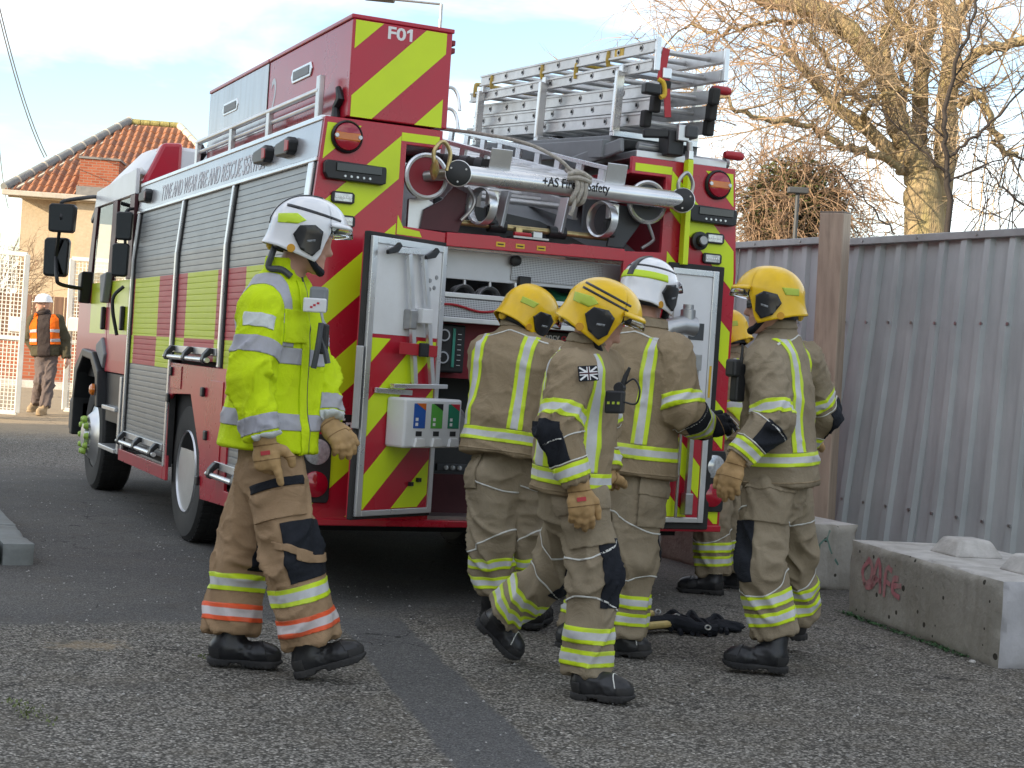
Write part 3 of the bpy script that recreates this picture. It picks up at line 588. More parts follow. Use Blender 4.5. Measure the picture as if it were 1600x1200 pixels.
# ------------------------------------------------------------------ trees
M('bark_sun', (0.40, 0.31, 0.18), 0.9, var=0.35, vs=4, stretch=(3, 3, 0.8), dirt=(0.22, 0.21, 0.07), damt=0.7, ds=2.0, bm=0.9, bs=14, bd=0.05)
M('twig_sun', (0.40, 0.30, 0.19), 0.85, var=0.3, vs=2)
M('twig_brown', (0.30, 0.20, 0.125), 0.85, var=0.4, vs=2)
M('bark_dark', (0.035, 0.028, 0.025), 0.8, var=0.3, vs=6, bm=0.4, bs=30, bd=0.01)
M('conifer', (0.07, 0.085, 0.025), 0.8, var=0.5, vs=3)
def unit(v_): v_ = np.asarray(v_, float); return v_ / (np.linalg.norm(v_) + 1e-9)
class Tree:
    def __init__(s, seed): s.r = random.Random(seed); s.main = MB(); s.tw = {}
    @property
    def twig(s):
        mb = MB()
        for n, lst in s.tw.items():
            P = np.array([a for a, _ in lst]); R_ = np.array([b for _, b in lst]); D = P[:, -1] - P[:, 0]; D /= np.linalg.norm(D, axis=1, keepdims=True)
            X = np.cross(D, np.where(np.abs(D[:, 2:]) < 0.9, np.array([0, 0, 1.0]), np.array([1.0, 0, 0]))); X /= np.linalg.norm(X, axis=1, keepdims=True); Y = np.cross(D, X)
            ring = np.stack([P + (X * math.cos(a) + Y * math.sin(a))[:, None, :] * R_[:, :, None] for a in (0, 2.094, 4.189)], 2)   # (m, n, 3, 3)
            V = ring.reshape(-1, 3); m_ = len(lst); F = []
            loc = np.array([(i * 3 + k, i * 3 + (k + 1) % 3, (i + 1) * 3 + (k + 1) % 3, (i + 1) * 3 + k) for i in range(n - 1) for k in range(3)])
            F = (loc[None] + (np.arange(m_) * n * 3)[:, None, None]).reshape(-1, 4)
            o = len(mb.v); mb.v += V.tolist(); mb.f += (F + o).tolist(); mb.m += [0] * len(F)
        return mb
    def rv(s): return np.array([s.r.gauss(0, 1), s.r.gauss(0, 1), s.r.gauss(0, 1)])
    def limb(s, pts, r0, r1, n=10, wob=0.02):
        P = catmull(pts, 5); m_ = len(P); P = [p + s.rv() * wob * (0 if i in (0, m_ - 1) else 1) for i, p in enumerate(P)]
        rs = [(r0 + (r1 - r0) * i / (m_ - 1)) * s.r.uniform(0.93, 1.08) for i in range(m_)]
        s.main.tube(P, rs, n); return P, rs
    def sprout(s, p, d, length, rad, level, spread, droop, kids):
        p = np.array(p); d = unit(d); pts = [p]; rs = [rad]; seg = 4 if level < 2 else 3
        for i in range(seg):
            d = unit(d + s.rv() * 0.22 + np.array([0, 0, droop])); p = p + d * length / seg; pts.append(p); rs.append(rad * (1 - 0.75 * (i + 1) / seg))
        s.tw.setdefault(seg + 1, []).append((pts, rs))
        if level < len(kids):
            for k in range(kids[level]):
                t_ = s.r.uniform(0.25, 1.0) * seg; i = min(int(t_), seg - 1); q = pts[i] + (pts[i + 1] - pts[i]) * (t_ - i)
                s.sprout(q, unit(pts[i + 1] - pts[i]) + s.rv() * spread, length * s.r.uniform(0.35, 0.65), rad * 0.55, level + 1, spread, droop, kids)
# the big lit tree
TD = 21.0; T = Tree(3); K = TD / FPX
def tp(px, py, dd=0.0): return at(px, py, TD + dd)
base = tp(1448, 560); base[2] = ground_z(base[0], base[1])
limbs = [
 ([base, tp(1446, 365), tp(1440, 300), tp(1432, 250), tp(1415, 215)], 36, 20),
 ([base + CRh * 0.15, tp(1462, 365, .1), tp(1468, 300, .1), tp(1478, 230, .1), tp(1480, 150, .1), tp(1486, 60), tp(1478, -40)], 26, 11),
 ([tp(1425, 240), tp(1405, 190), tp(1388, 130), tp(1362, 90), tp(1320, 40), tp(1270, 12), tp(1205, 2), tp(1150, -25)], 20, 11),
 ([tp(1422, 262), tp(1385, 232), tp(1345, 195), tp(1300, 160), tp(1265, 120), tp(1240, 92), tp(1222, 70)], 13, 5),
 ([tp(1432, 240, .2), tp(1436, 180, .3), tp(1440, 110, .3), tp(1420, 60, .4), tp(1395, 20, .4), tp(1375, -30, .4)], 14, 7),
 ([tp(1440, 150, .3), tp(1448, 80, .5), tp(1462, 10, .6), tp(1470, -40, .6)], 8, 5),
 ([tp(1482, 150), tp(1505, 108, -.3), tp(1545, 78, -.5), tp(1605, 60, -.7), tp(1660, 40, -.8)], 10, 6),
 ([tp(1484, 60), tp(1500, 25), tp(1525, -30)], 9, 6),
 ([tp(1418, 268), tp(1380, 245, -.3), tp(1330, 232, -.5), tp(1280, 208, -.7), tp(1225, 188, -.9), tp(1160, 178, -1.2), tp(1110, 150, -1.3)], 7, 2.5),
 ([tp(1500, 168, -.2), tp(1522, 152, -.4), tp(1536, 158, -.5), tp(1550, 200, -.5), tp(1565, 236, -.5), tp(1590, 240, -.5)], 7, 4),
 ([tp(1384, 118), tp(1383, 80), tp(1384, 40)], 9, 8),
 ([tp(1412, 190, .2), tp(1412, 120, .3), tp(1418, 50, .4), tp(1428, -20, .5)], 4.5, 3),
 ([tp(1300, 160), tp(1340, 140, .3), tp(1370, 105, .5)], 5, 3.5),
 ([tp(1375, 150), tp(1335, 155, -.3), tp(1320, 160, -.4)], 4, 2.5),
 ([tp(1362, 95), tp(1300, 45, .4), tp(1210, 35, .6), tp(1130, 50, .6), tp(1070, 45, .6)], 5, 2),
 ([tp(1330, 130), tp(1285, 85, -.6), tp(1262, 50, -.8)], 4, 2.5),
 ([tp(1345, 195), tp(1365, 160, -.6), tp(1395, 140, -.8), tp(1440, 150, -1)], 4, 2.5),
]
for pts, a, b_ in limbs:
    P, rs = T.limb(pts, a * K, b_ * K, 12 if a > 12 else 8, 0.015 if a > 12 else 0.03)
    for i in range(3, len(P) - 1):
        if P[i][2] < 3.0: continue
        for k in range(2 if a > 12 else 3):
            if T.r.random() < 0.34:
                d = unit(P[i + 1] - P[i]) * 0.4 + T.rv() * 0.75 + np.array([0, 0, 0.25]) - CRh * 0.1
                T.sprout(P[i], d, T.r.uniform(0.9, 2.3), 0.015, 0, 0.6, T.r.choice([0.06, -0.04, 0.1]), (5, 3))
tr = empty('bare_tree', tuple(base), 'big bare winter tree with sunlit mossy limbs behind the metal fence', 'tree')
def shifted(mb, o): mb.v = [(x - o[0], y - o[1], z - o[2]) for x, y, z in mb.v]; return mb
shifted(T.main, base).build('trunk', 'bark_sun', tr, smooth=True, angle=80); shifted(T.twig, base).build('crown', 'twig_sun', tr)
# outer twigs of the tree to the left of the crown
T2 = Tree(12)
for i in range(75):
    p = at(T2.r.uniform(1110, 1330), T2.r.uniform(-20, 215), 20 + T2.r.uniform(-1.5, 1.5)); d = -CRh * T2.r.uniform(0.2, 1.0) + T2.rv() * 0.5 + np.array([0, 0, 0.2])
    T2.sprout(p, d, T2.r.uniform(0.7, 1.9), 0.010, 0, 0.55, T2.r.choice([-0.06, 0.05]), (5, 2))
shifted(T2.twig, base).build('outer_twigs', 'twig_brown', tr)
# dark sapling in front of it
SD = 13.0; S = Tree(21)
def spx(px, py, dd=0.0): return at(px, py, SD + dd)
sb_ = spx(1480, 560); sb_[2] = ground_z(sb_[0], sb_[1]); k = SD / FPX
for pts, a, b_ in [([sb_, spx(1481, 360), spx(1479, 260), spx(1475, 200), spx(1490, 120), spx(1520, 20), spx(1535, -40)], 5.5, 2), ([spx(1482, 245), spx(1520, 215), spx(1560, 180), spx(1605, 130)], 2.6, 1.4), ([spx(1481, 285), spx(1530, 262), spx(1585, 240)], 2.0, 1.0),
                  ([spx(1478, 270), spx(1440, 235), spx(1400, 195), spx(1370, 165)], 2.2, 1.0), ([spx(1476, 215), spx(1440, 180), spx(1405, 145)], 1.8, 0.9), ([spx(1488, 130), spx(1520, 80), spx(1540, 20)], 1.6, 0.9),
                  ([spx(1620, 330), spx(1575, 300), spx(1545, 270), spx(1520, 240)], 2.0, 1.0), ([spx(1398, 366), spx(1370, 335), spx(1330, 290), spx(1298, 255)], 1.7, 0.8)]:
    P, rs = S.limb(pts, a * k, b_ * k, 7, 0.012)
    for i in range(2, len(P)):
        if P[i][2] > 2.2 and S.r.random() < 0.5: S.sprout(P[i], S.rv() + np.array([0, 0, 0.4]), S.r.uniform(0.25, 0.6), 0.005, 0, 0.6, 0.05, (3,))
for i in range(12):
    p = spx(1500 + i * 9, 372); S.sprout(p, S.rv() * 0.5 + np.array([0, 0, 1]), S.r.uniform(0.5, 1.0), 0.007, 0, 0.5, 0.0, (4, 2))
sp_ = empty('sapling', tuple(sb_), 'thin dark bare sapling growing just behind the corrugated fence', 'tree')
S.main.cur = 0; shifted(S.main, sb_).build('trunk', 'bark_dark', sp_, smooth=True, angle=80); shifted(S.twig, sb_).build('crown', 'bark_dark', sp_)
# brown bush
BD = 17.0; Bh = Tree(31); bc = at(1240, 330, BD); bb = np.array([bc[0], bc[1], ground_z(bc[0], bc[1])])
for i in range(620):
    u = unit(Bh.rv()); rr = Bh.r.uniform(0.3, 1.0); p = bc + (CRh * u[0] * 0.66 + CFh * u[1] * 0.6 + hz * (u[2] * 0.70)) * rr
    if p[2] > bc[2] + 0.62: continue
    Bh.sprout(p, u * 0.8 + Bh.rv() * 0.8, Bh.r.uniform(0.3, 0.7), 0.009, 0, 0.6, -0.12, (4, 2))
for i in range(40): a = Bh.r.uniform(0, 6.28); Bh.main.tube(catmull([bb + CRh * math.cos(a) * 0.3 + CFh * math.sin(a) * 0.3, bc + CRh * math.cos(a) * 0.4 - hz * 0.5, bc + CRh * math.cos(a) * 0.5 + hz * Bh.r.uniform(-0.2, 0.4)], 4), 0.014, 5)
bu = empty('brown_bush', tuple(bb), 'rounded brown twiggy bush above the fence beside the fire engine', 'bush')
shifted(Bh.main, bb).build('stems', 'twig_brown', bu); shifted(Bh.twig, bb).build('crown', 'twig_brown', bu)
lm = MB(); rr_ = random.Random(8)
for i in range(6500):
    u = unit(np.array([rr_.gauss(0, 1) for _ in range(3)])); q = rr_.random() ** 0.5 * 0.92; p = bc - bb + (CRh * u[0] * 0.64 + CFh * u[1] * 0.55 + hz * u[2] * 0.66) * q; x, y, d = basis(np.array([rr_.gauss(0, 1) for _ in range(3)])); s_ = rr_.uniform(0.015, 0.04)
    lm.add([p - x * s_, p + y * s_ * 0.5, p + x * s_, p - y * s_ * 0.5], [(0, 1, 2, 3)])
tag(lm.build('dry_leaves', 'conifer', bu), kind='stuff')
# shrub left of the house
Ls = Tree(41); lc = at(2, 350, 40)
lb = np.array([lc[0], lc[1], ground_z(lc[0], lc[1])])
for i in range(120): u = unit(Ls.rv()); Ls.sprout(lb + (CRh * u[0] * 1.2 + CFh * u[1] * 0.8) * 0.6 + hz * (1.0 + Ls.r.random() * 1.6), u + hz * 1.2, Ls.r.uniform(0.6, 1.3), 0.014, 0, 0.6, 0.0, (4, 3))
ls = empty('bare_shrub', tuple(lb), 'pale bare shrub at the far left beside the house wall', 'bush'); shifted(Ls.twig, lb).build('crown', 'twig_brown', ls)
for i in range(9): Ls.main.tube([(0.1 * i - 0.4, 0, 0), (0.12 * i - 0.5, 0.1, 1.6)], 0.02, 5)
Ls.main.build('stems', 'twig_brown', ls)
# ------------------------------------------------------------------ fire engine (X across the rear, Y forward, Z up)
FE = empty('fire_engine', (0, 0, 0), 'red fire engine with yellow chevrons parked with its rear doors open', 'fire engine')
XL, XR = -0.045, 2.50; XC = (XL + XR) / 2; YF = 4.58
def sx(z): return XL + max(0.0, (z - 1.90) / 0.59) * 0.05          # body side leans in above the waist
def mirx(x): return 2 * XC - x
ONE = ((1, 0, 0), (0, 0, 1), (0, 1, 0))
def plate(name, mat, poly, y, th=0.004, parent=FE, bevel=0.0): return MB().prism(poly, (0, y, 0), *ONE, th).build(name, mat, parent, bevel=bevel)
# paint of the side: checks on slats and doors follow the place on the vehicle
def side_mat(name, metal):
    m, t, b = _nodes(name); p = worldpos(t); s = N(t, 'ShaderNodeSeparateXYZ'); t.links.new(p, s.inputs[0]); y, z = s.outputs[1], s.outputs[2]
    n1 = noise(t, p, 6, 5); n2 = noise(t, coords(t, 'Object', (1, 1, 6)), 4, 4)
    silver = mixrgb(t, n1, (0.22, 0.23, 0.235), (0.30, 0.31, 0.315)) if metal else mixrgb(t, n1, (0.40, 0.012, 0.03), (0.48, 0.014, 0.035))
    yel = mixrgb(t, n1, (0.50, 0.60, 0.03), (0.58, 0.68, 0.03)); red = mixrgb(t, n1, (0.40, 0.045, 0.06), (0.48, 0.055, 0.07))
    def between(v, a, c): return math_(t, 'MULTIPLY', math_(t, 'GREATER_THAN', v, a), math_(t, 'LESS_THAN', v, c))
    def any_(l):
        o = l[0]
        for q in l[1:]: o = math_(t, 'MAXIMUM', o, q)
        return o
    ups = [between(y, a, c) for a, c in ((3.55, 4.42), (1.86, 2.68), (0.6, 1.2), (4.60, 5.36), (5.55, 6.3))]
    los = [between(y, a, c) for a, c in ((3.02, 3.55), (4.36, 4.50), (1.65, 1.86), (2.68, 2.96), (0.1, 0.6), (1.2, 1.6))]
    inup = between(z, 1.328, 1.758); inlo = between(z, 1.116, 1.328)
    isy = math_(t, 'MAXIMUM', math_(t, 'MULTIPLY', inup, any_(ups)), math_(t, 'MULTIPLY', inlo, any_(los)))
    isband = math_(t, 'MAXIMUM', inup, inlo)
    c = mixrgb(t, isband, silver, red); c = mixrgb(t, isy, c, yel); t.links.new(c, b.inputs['Base Color'])
    setp(b, 0.40 if metal else 0.3, 0.0, spec=0.35, coat=0.0 if metal else 0.12)
    if metal: t.links.new(math_(t, 'MULTIPLY', math_(t, 'SUBTRACT', 1.0, isband), 0.75), b.inputs['Metallic']); t.links.new(math_(t, 'MULTIPLY_ADD', n2, 0.12, 0.36), b.inputs['Roughness'])
    MATS[name] = m
side_mat('slat_paint', True); side_mat('cab_paint', False)

# --- rear panels
left = [(XL, 0.43), (XL, 1.90), (0.005, 2.49), (0.648, 2.49), (0.648, 2.395), (0.45, 2.395), (0.45, 1.975), (0.70, 1.962), (0.70, 0.43)]
plate('rear_panel', 'red_paint', left, 0.0, 0.03, bevel=0.004)
right = [(mirx(x), z) for x, z in left]; right[3] = (1.778, 2.49); right[4] = (1.778, 2.395); right[5] = (2.0, 2.395); right[6] = (2.0, 1.975); right[7] = (1.765, 1.962); right[8] = (1.765, 0.43)
plate('rear_panel', 'red_paint', right, 0.0, 0.03, bevel=0.004)
MB().prism([(0.701, 1.893), (0.701, 1.966), (1.0, 1.972), (1.02, 1.966), (1.42, 1.966), (1.44, 1.972), (1.764, 1.972), (1.764, 1.905)], (0, -0.012, 0), *ONE, 0.08).build('ladder_beam', 'red_paint', FE, bevel=0.004)
MB().box(XL, XR, -0.02, 0.10, 0.415, 0.452).build('rear_sill', 'red_paint', FE, bevel=0.006)
# recess walls beside the ladder trough
for x0, x1, xa, xb in ((0.43, 0.449, 0.45, 0.648), (2.001, 2.02, 1.778, 2.0)):
    box('recess_wall', 'red_dark', FE, x0, x1, 0.031, 1.2, 1.97, 2.40); box('recess_top', 'red_paint', FE, xa, xb, 0.031, 3.2, 2.395, 2.42)
    box('recess_back', 'grey_paint', FE, xa + 0.001, xb - 0.001, 0.55, 0.57, 1.97, 2.394)
mb = MB(); mb.add([(0.45, 0.20, 1.95), (2.0, 0.20, 1.95), (2.0, 1.15, 2.36), (0.45, 1.15, 2.36)], [(0, 1, 2, 3)]); mb.build('trough_floor', 'grey_paint', FE)
mb = MB(); mb.prism([(0.7, 1.96), (1.75, 1.96), (1.35, 2.1), (0.72, 2.17)], (0, 0.24, 0), *ONE, 0.02); mb.build('trough_plate', 'dark_grey', FE)
# chevron film
def stripes(panel, mirror, y, c0, parent, k0=-4, k1=3, slope=0.95, per=0.452, th=0.222, mat='yellow_film'):
    for k in range(k0, k1):
        hi = c0 + k * per; lo = hi - th
        a = slope if not mirror else -slope; off = 0 if not mirror else -2 * XC * slope
        po = clip_poly(panel, -a, 1, hi - (off if mirror else 0)); po = clip_poly(po, a, -1, -(lo - (off if mirror else 0))) if len(po) > 2 else po
        if len(po) > 2: plate('chevron_stripe', mat, po, y, 0.0016, parent)
PL = [(-0.028, 0.46), (-0.028, 1.89), (0.018, 2.46), (0.418, 2.46), (0.418, 0.46)]
PR = [(mirx(x), z) for x, z in PL]; 
stripes(PL, False, -0.0017, 2.04, FE, -4, 2); 
def stripes_r(panel, y, parent):
    for k in range(-4, 2):
        hi = 2.04 + k * 0.452; lo = hi - 0.222     # z - .95*(mirror x)
        q = [(mirx(x), z) for x, z in panel]; q = clip_poly(q, -0.95, 1, hi); q = clip_poly(q, 0.95, -1, -lo) if len(q) > 2 else q
        if len(q) > 2: plate('chevron_stripe', 'yellow_film', [(mirx(x), z) for x, z in q], y, 0.0016, parent)
stripes_r(PR, -0.0017, FE)
for x0, x1 in ((0.42, 0.63), (1.80, mirx(0.42))): plate('chevron_stripe', 'yellow_film', [(x0, 2.412), (x1, 2.412), (x1, 2.455), (x0, 2.455)], -0.0017, 0.0016)
plate('chevron_stripe', 'yellow_film', [(0.425, 1.93), (0.425, 2.03), (0.46, 1.965), (0.55, 1.955), (0.565, 1.925)], -0.0019, 0.0016)
# --- lamps on the rear
def round_lamp(x, z):
    MB().lathe((x, 0.0, z), (0, -1, 0), [(0.084, 0), (0.084, 0.016), (0.076, 0.026), (0.070, 0.020)], 36).build('lamp_rim', 'black_plastic', FE, smooth=True)
    l = MB().lathe((x, 0, z), (0, -1, 0), [(0.072, 0.018), (0.068, 0.030), (0.045, 0.036), (0.0, 0.038)], 36).build('tail_lamp', 'red_lens', FE, smooth=True)
    MB().prism([(x - 0.066, z - 0.022), (x + 0.066, z - 0.022), (x + 0.066, z + 0.02), (x - 0.066, z + 0.02)], (0, -0.0385, 0), *ONE, 0.02).build('amber_segment', 'amber_lens', l, bevel=0.006)
    for s_ in (-1, 1): MB().lathe((x + s_ * 0.062, -0.0375, z), (0, -1, 0), [(0.012, 0), (0.010, 0.006)], 12).build('screw', 'clear_lens', l)
round_lamp(0.122, 2.395); round_lamp(2.335, 2.388)
def lamp_bar(x0, x1, z):
    e = MB().prism([(x0, z + 0.03), (x0 + 0.012, z + 0.045), (x1 - 0.004, z + 0.038), (x1, z + 0.02), (x1, z - 0.045), (x1 - 0.02, z - 0.055), (x0 + 0.02, z - 0.05), (x0 + 0.002, z - 0.02)], (0, -0.045, 0), *ONE, 0.044).build('scene_lamp', 'black_plastic', FE, bevel=0.006)
    box('lamp_glass', 'glass_dark', e, x0 + 0.06, x1 - 0.03, -0.052, -0.044, z - 0.008, z + 0.035, 0.003)
    for i in range(5): MB().lathe((x0 + 0.11 + i * (x1 - x0) * 0.10, -0.045, z - 0.03), (0, -1, 0), [(0.008, 0), (0.006, 0.005)], 10).build('led', 'clear_lens', e)
lamp_bar(0.004, 0.336, 2.222); lamp_bar(2.140, 2.455, 2.215)
def led_cluster(x, z):
    e = MB().prism([(x - 0.062, z - 0.02), (x - 0.05, z - 0.03), (x + 0.05, z - 0.03), (x + 0.062, z - 0.02), (x + 0.062, z + 0.02), (x + 0.05, z + 0.03), (x - 0.05, z + 0.03), (x - 0.062, z + 0.02)], (0, -0.018, 0), *ONE, 0.017).build('strobe_lamp', 'black_plastic', FE, bevel=0.004)
    box('strobe_lens', 'clear_lens', e, x - 0.047, x + 0.047, -0.022, -0.0175, z - 0.021, z + 0.021, 0.003)
    for i in range(6): MB().lathe((x - 0.036 + i * 0.0145, -0.022, z), (0, -1, 0), [(0.006, 0), (0.004, 0.003)], 8).build('led', 'white_print', e)
led_cluster(0.12, 2.086); led_cluster(0.13, 1.968); led_cluster(2.335, 2.083); led_cluster(2.327, 1.968)
MB().lathe((2.232, 0, 2.06), (0, -1, 0), [(0.052, 0), (0.052, 0.03), (0.034, 0.035), (0.034, 0.06), (0.030, 0.066)], 26).build('camera_housing', 'black_plastic', FE, smooth=True)
MB().lathe((2.232, -0.0665, 2.06), (0, -1, 0), [(0.026, 0), (0.022, 0.004)], 22).build('camera_lens', 'steel', FE, smooth=True)
def low_cluster(xc):
    e = MB().prism([(xc - 0.08, 0.55), (xc - 0.07, 0.53), (xc + 0.07, 0.53), (xc + 0.08, 0.55), (xc + 0.08, 0.86), (xc + 0.07, 0.88), (xc - 0.07, 0.88), (xc - 0.08, 0.86)], (0, -0.02, 0), *ONE, 0.0185).build('lamp_cluster', 'black_plastic', FE, bevel=0.005)
    for z, mt in ((0.79, 'clear_lens'), (0.625, 'red_lens')): MB().lathe((xc, -0.02, z), (0, -1, 0), [(0.067, 0), (0.066, 0.012), (0.045, 0.02), (0, 0.023)], 30).build('lamp_lens', mt, e, smooth=True)
low_cluster(0.065); low_cluster(2.425)
e = plate('maker_plate', 'black_plastic', [(0.135, 0.905), (0.15, 0.88), (0.42, 0.88), (0.42, 0.985), (0.15, 0.985), (0.135, 0.96)], -0.008, 0.0065, bevel=0.003)
text('maker_lettering', 'Emergency', 0.085, (0.165, -0.0095, 0.905), (1, 0, 0), (0, 0, 1), 'white_print', e, 0.0008, 0.002, 0.40)
# --- yellow operating pole on the right column
MB().bar((2.119, -0.045, 1.915), (2.113, -0.045, 2.50), 0.052, 0.034).build('gantry_pole', 'yellow_film', FE, bevel=0.004)
MB().bar((2.113, -0.045, 2.501), (2.112, -0.045, 2.55), 0.046, 0.03).build('pole_top', 'bright_alloy', FE, bevel=0.004)
# --- pump bay
box('bay_back', 'dark_grey', FE, 0.70, 2.05, 0.62, 0.64, 0.45, 1.90)
box('bay_side', 'black_plastic', FE, 0.681, 0.70, 0.031, 0.62, 0.45, 1.89); box('bay_side', 'black_plastic', FE, 2.05, 2.07, 0.031, 0.62, 0.45, 1.89)
box('bay_floor', 'steel', FE, 0.70, 2.05, 0.031, 0.62, 0.452, 0.47)
m, t, b = _nodes('perforated'); setp(b, 0.42, 0.5); v = coords(t, 'Object', (1, 1, 1)); s = N(t, 'ShaderNodeSeparateXYZ'); t.links.new(v, s.inputs[0])
def wave(o_, k): return math_(t, 'SINE', math_(t, 'MULTIPLY', o_, k))
h = math_(t, 'MULTIPLY', wave(math_(t, 'ADD', s.outputs[0], s.outputs[2]), 330), wave(math_(t, 'SUBTRACT', s.outputs[0], s.outputs[2]), 330))
c = mixrgb(t, ramp(t, h, [(0.1, 0.0), (0.3, 1.0)]), (0.50, 0.51, 0.53), (0.14, 0.14, 0.15)); t.links.new(c, b.inputs['Base Color']); MATS['perforated'] = m
box('upper_lining', 'mesh_plate', FE, 0.70, 2.05, 0.16, 0.172, 1.735, 1.895, 0.003); box('perforated_lining', 'perforated', FE, 1.16, 1.72, 0.150, 0.158, 1.755, 1.885, 0.002)
box('shelf_edge', 'aluminium', FE, 0.70, 2.05, 0.10, 0.13, 1.632, 1.660, 0.004); box('shelf_face', 'perforated', FE, 0.70, 2.05, 0.108, 0.122, 1.53, 1.631, 0.002); box('shelf_lip', 'aluminium', FE, 0.70, 2.05, 0.10, 0.13, 1.50, 1.529, 0.004)
box('shelf_floor', 'dark_grey', FE, 0.70, 2.05, 0.13, 0.6, 1.505, 1.515); box('shelf_divider', 'aluminium', FE, 1.16, 1.172, 0.10, 0.6, 1.52, 1.74)
for x in (1.20, 1.66): box('latch', 'black_plastic', FE, x, x + 0.07, 0.125, 0.16, 1.70, 1.78, 0.006)
MB().lathe((1.17, 0.14, 1.86), (0, -1, 0), [(0.03, 0), (0.028, 0.03), (0.012, 0.035)], 16).build('bay_lamp', 'black_plastic', FE, smooth=True)
for x in (0.895, 1.045):
    h_ = MB()
    for k in range(3): h_.lathe((x, 0.16 + k * 0.035, 1.645), (0, 1, 0), [(0.062 - k * 0.003, 0), (0.068 - k * 0.003, 0.006), (0.068 - k * 0.003, 0.02), (0.056, 0.026), (0.050, 0.012)], 32, closed=True)
    tag(h_.build('hose_coupling', 'hose_alloy', FE, smooth=True), kind=None); MB().lathe((x, 0.175, 1.71), (0, 0, 1), [(0.012, 0), (0.010, 0.03), (0.016, 0.034), (0.012, 0.05)], 12).build('coupling_lug', 'steel', FE, smooth=True)
pts = [(0.71 + i * 0.05, 0.098, 1.585 + 0.012 * math.sin(i * 0.9) - 0.010 * math.sin(i / 26 * PI)) for i in range(27)]
MB().tube(catmull(pts, 3), 0.007, 6).build('retaining_cord', 'red_plastic', FE, smooth=True)
bm = bmesh.new(); bmesh.ops.create_uvsphere(bm, u_segments=28, v_segments=16, radius=1.0)
from mathutils import noise as mnoise
for v_ in bm.verts: k = 1 + 0.25 * mnoise.noise(v_.co * 2.3) + 0.08 * mnoise.noise(v_.co * 6); v_.co = Vector((v_.co.x * 0.22 * k, v_.co.y * 0.15 * k, v_.co.z * 0.10 * k))
me = bpy.data.meshes.new('equipment_bag'); bm.to_mesh(me); bm.free(); me.materials.append(MATS['green_bag']); me.polygons.foreach_set('use_smooth', [True] * len(me.polygons))
bag = link(bpy.data.objects.new('equipment_bag', me)); bag.location = (1.50, 0.32, 1.62); tag(bag, 'dark green fabric bag on the shelf of the pump bay', 'bag')
# panels of the pump
box('pump_panel', 'red_dark', FE, 0.70, 2.05, 0.30, 0.32, 1.20, 1.505)
gp_ = box('gauge_panel', 'black_plastic', FE, 0.74, 0.93, 0.19, 0.30, 1.23, 1.49, 0.01)
for zc in (1.43, 1.31): g_ = MB().lathe((0.80, 0.19, zc), (0, -1, 0), [(0.042, 0), (0.042, 0.012), (0.034, 0.014)], 26).build('gauge', 'black_plastic', gp_, smooth=True); MB().lathe((0.80, 0.1755, zc), (0, -1, 0), [(0.033, 0), (0.033, 0.001)], 24).build('dial', 'grey_print', g_); MB().lathe((0.80, 0.1742, zc), (0, -1, 0), [(0.025, 0), (0.025, 0.0006)], 20).build('dial_face', 'black_print', g_)
M('teal_gauge', (0.05, 0.30, 0.22), 0.3)
box('level_gauge', 'teal_gauge', gp_, 0.853, 0.869, 0.183, 0.192, 1.26, 1.47, 0.002)
for i in range(7): box('gauge_tick', 'white_print', gp_, 0.885, 0.905, 0.186, 0.1905, 1.27 + i * 0.028, 1.273 + i * 0.028)
sp2 = box('maker_board', 'black_plastic', FE, 1.28, 1.72, 0.24, 0.30, 1.43, 1.495, 0.006)
text('board_lettering', 'emergency', 0.055, (1.30, 0.238, 1.447), (1, 0, 0), (0, 0, 1), 'white_print', sp2, 0.0008, 0.0012, 0.22); text('board_lettering', 'one', 0.055, (1.53, 0.238, 1.447), (1, 0, 0), (0, 0, 1), 'red_print', sp2, 0.0008, 0.0016, 0.10)
def outlet(x, z, r):
    e = MB().lathe((x, 0.34, z), (0, -1, 0), [(r * 0.75, 0), (r * 0.75, 0.10), (r * 1.0, 0.11), (r * 1.15, 0.12), (r * 1.15, 0.17), (r * 0.95, 0.19), (r * 0.85, 0.215), (0.0, 0.215)], 30).build('outlet', 'hose_alloy', FE, smooth=True)
    MB().bar((x - r * 1.3, 0.15, z), (x + r * 1.3, 0.15, z), 0.03, 0.03).build('outlet_handle', 'hose_alloy', e, bevel=0.006)
    for s_ in (-1, 1): MB().lathe((x + s_ * r * 1.3, 0.15, z - 0.03), (0, 0, 1), [(0.018, 0), (0.02, 0.03), (0.018, 0.06)], 12).build('outlet_lug', 'hose_alloy', e, smooth=True)
outlet(0.85, 0.95, 0.10); outlet(1.90, 0.95, 0.10); outlet(1.38, 0.95, 0.09)
box('lower_panel', 'maroon_plate', FE, 0.70, 2.05, 0.20, 0.22, 0.47, 0.68)
for x in (0.80, 0.84, 0.88): MB().lathe((x + 0.07, 0.205, 0.715), (0, -1, 0), [(0.014, 0), (0.012, 0.008), (0, 0.01)], 14).build('push_button', 'clear_lens', FE, smooth=True)
box('button_strip', 'dark_grey', FE, 0.82, 1.0, 0.21, 0.24, 0.695, 0.735, 0.004)
# yellow notices on the ladder beam
for x in (0.985, 1.10, 1.225):
    n_ = plate('notice', 'yellow_sticker', [(x, 1.917), (x + 0.052, 1.917), (x + 0.052, 1.942), (x, 1.942)], -0.0145, 0.0018)
    box('notice_text', 'black_print', n_, x + 0.008, x + 0.044, -0.0150, -0.0143, 1.926, 1.933)

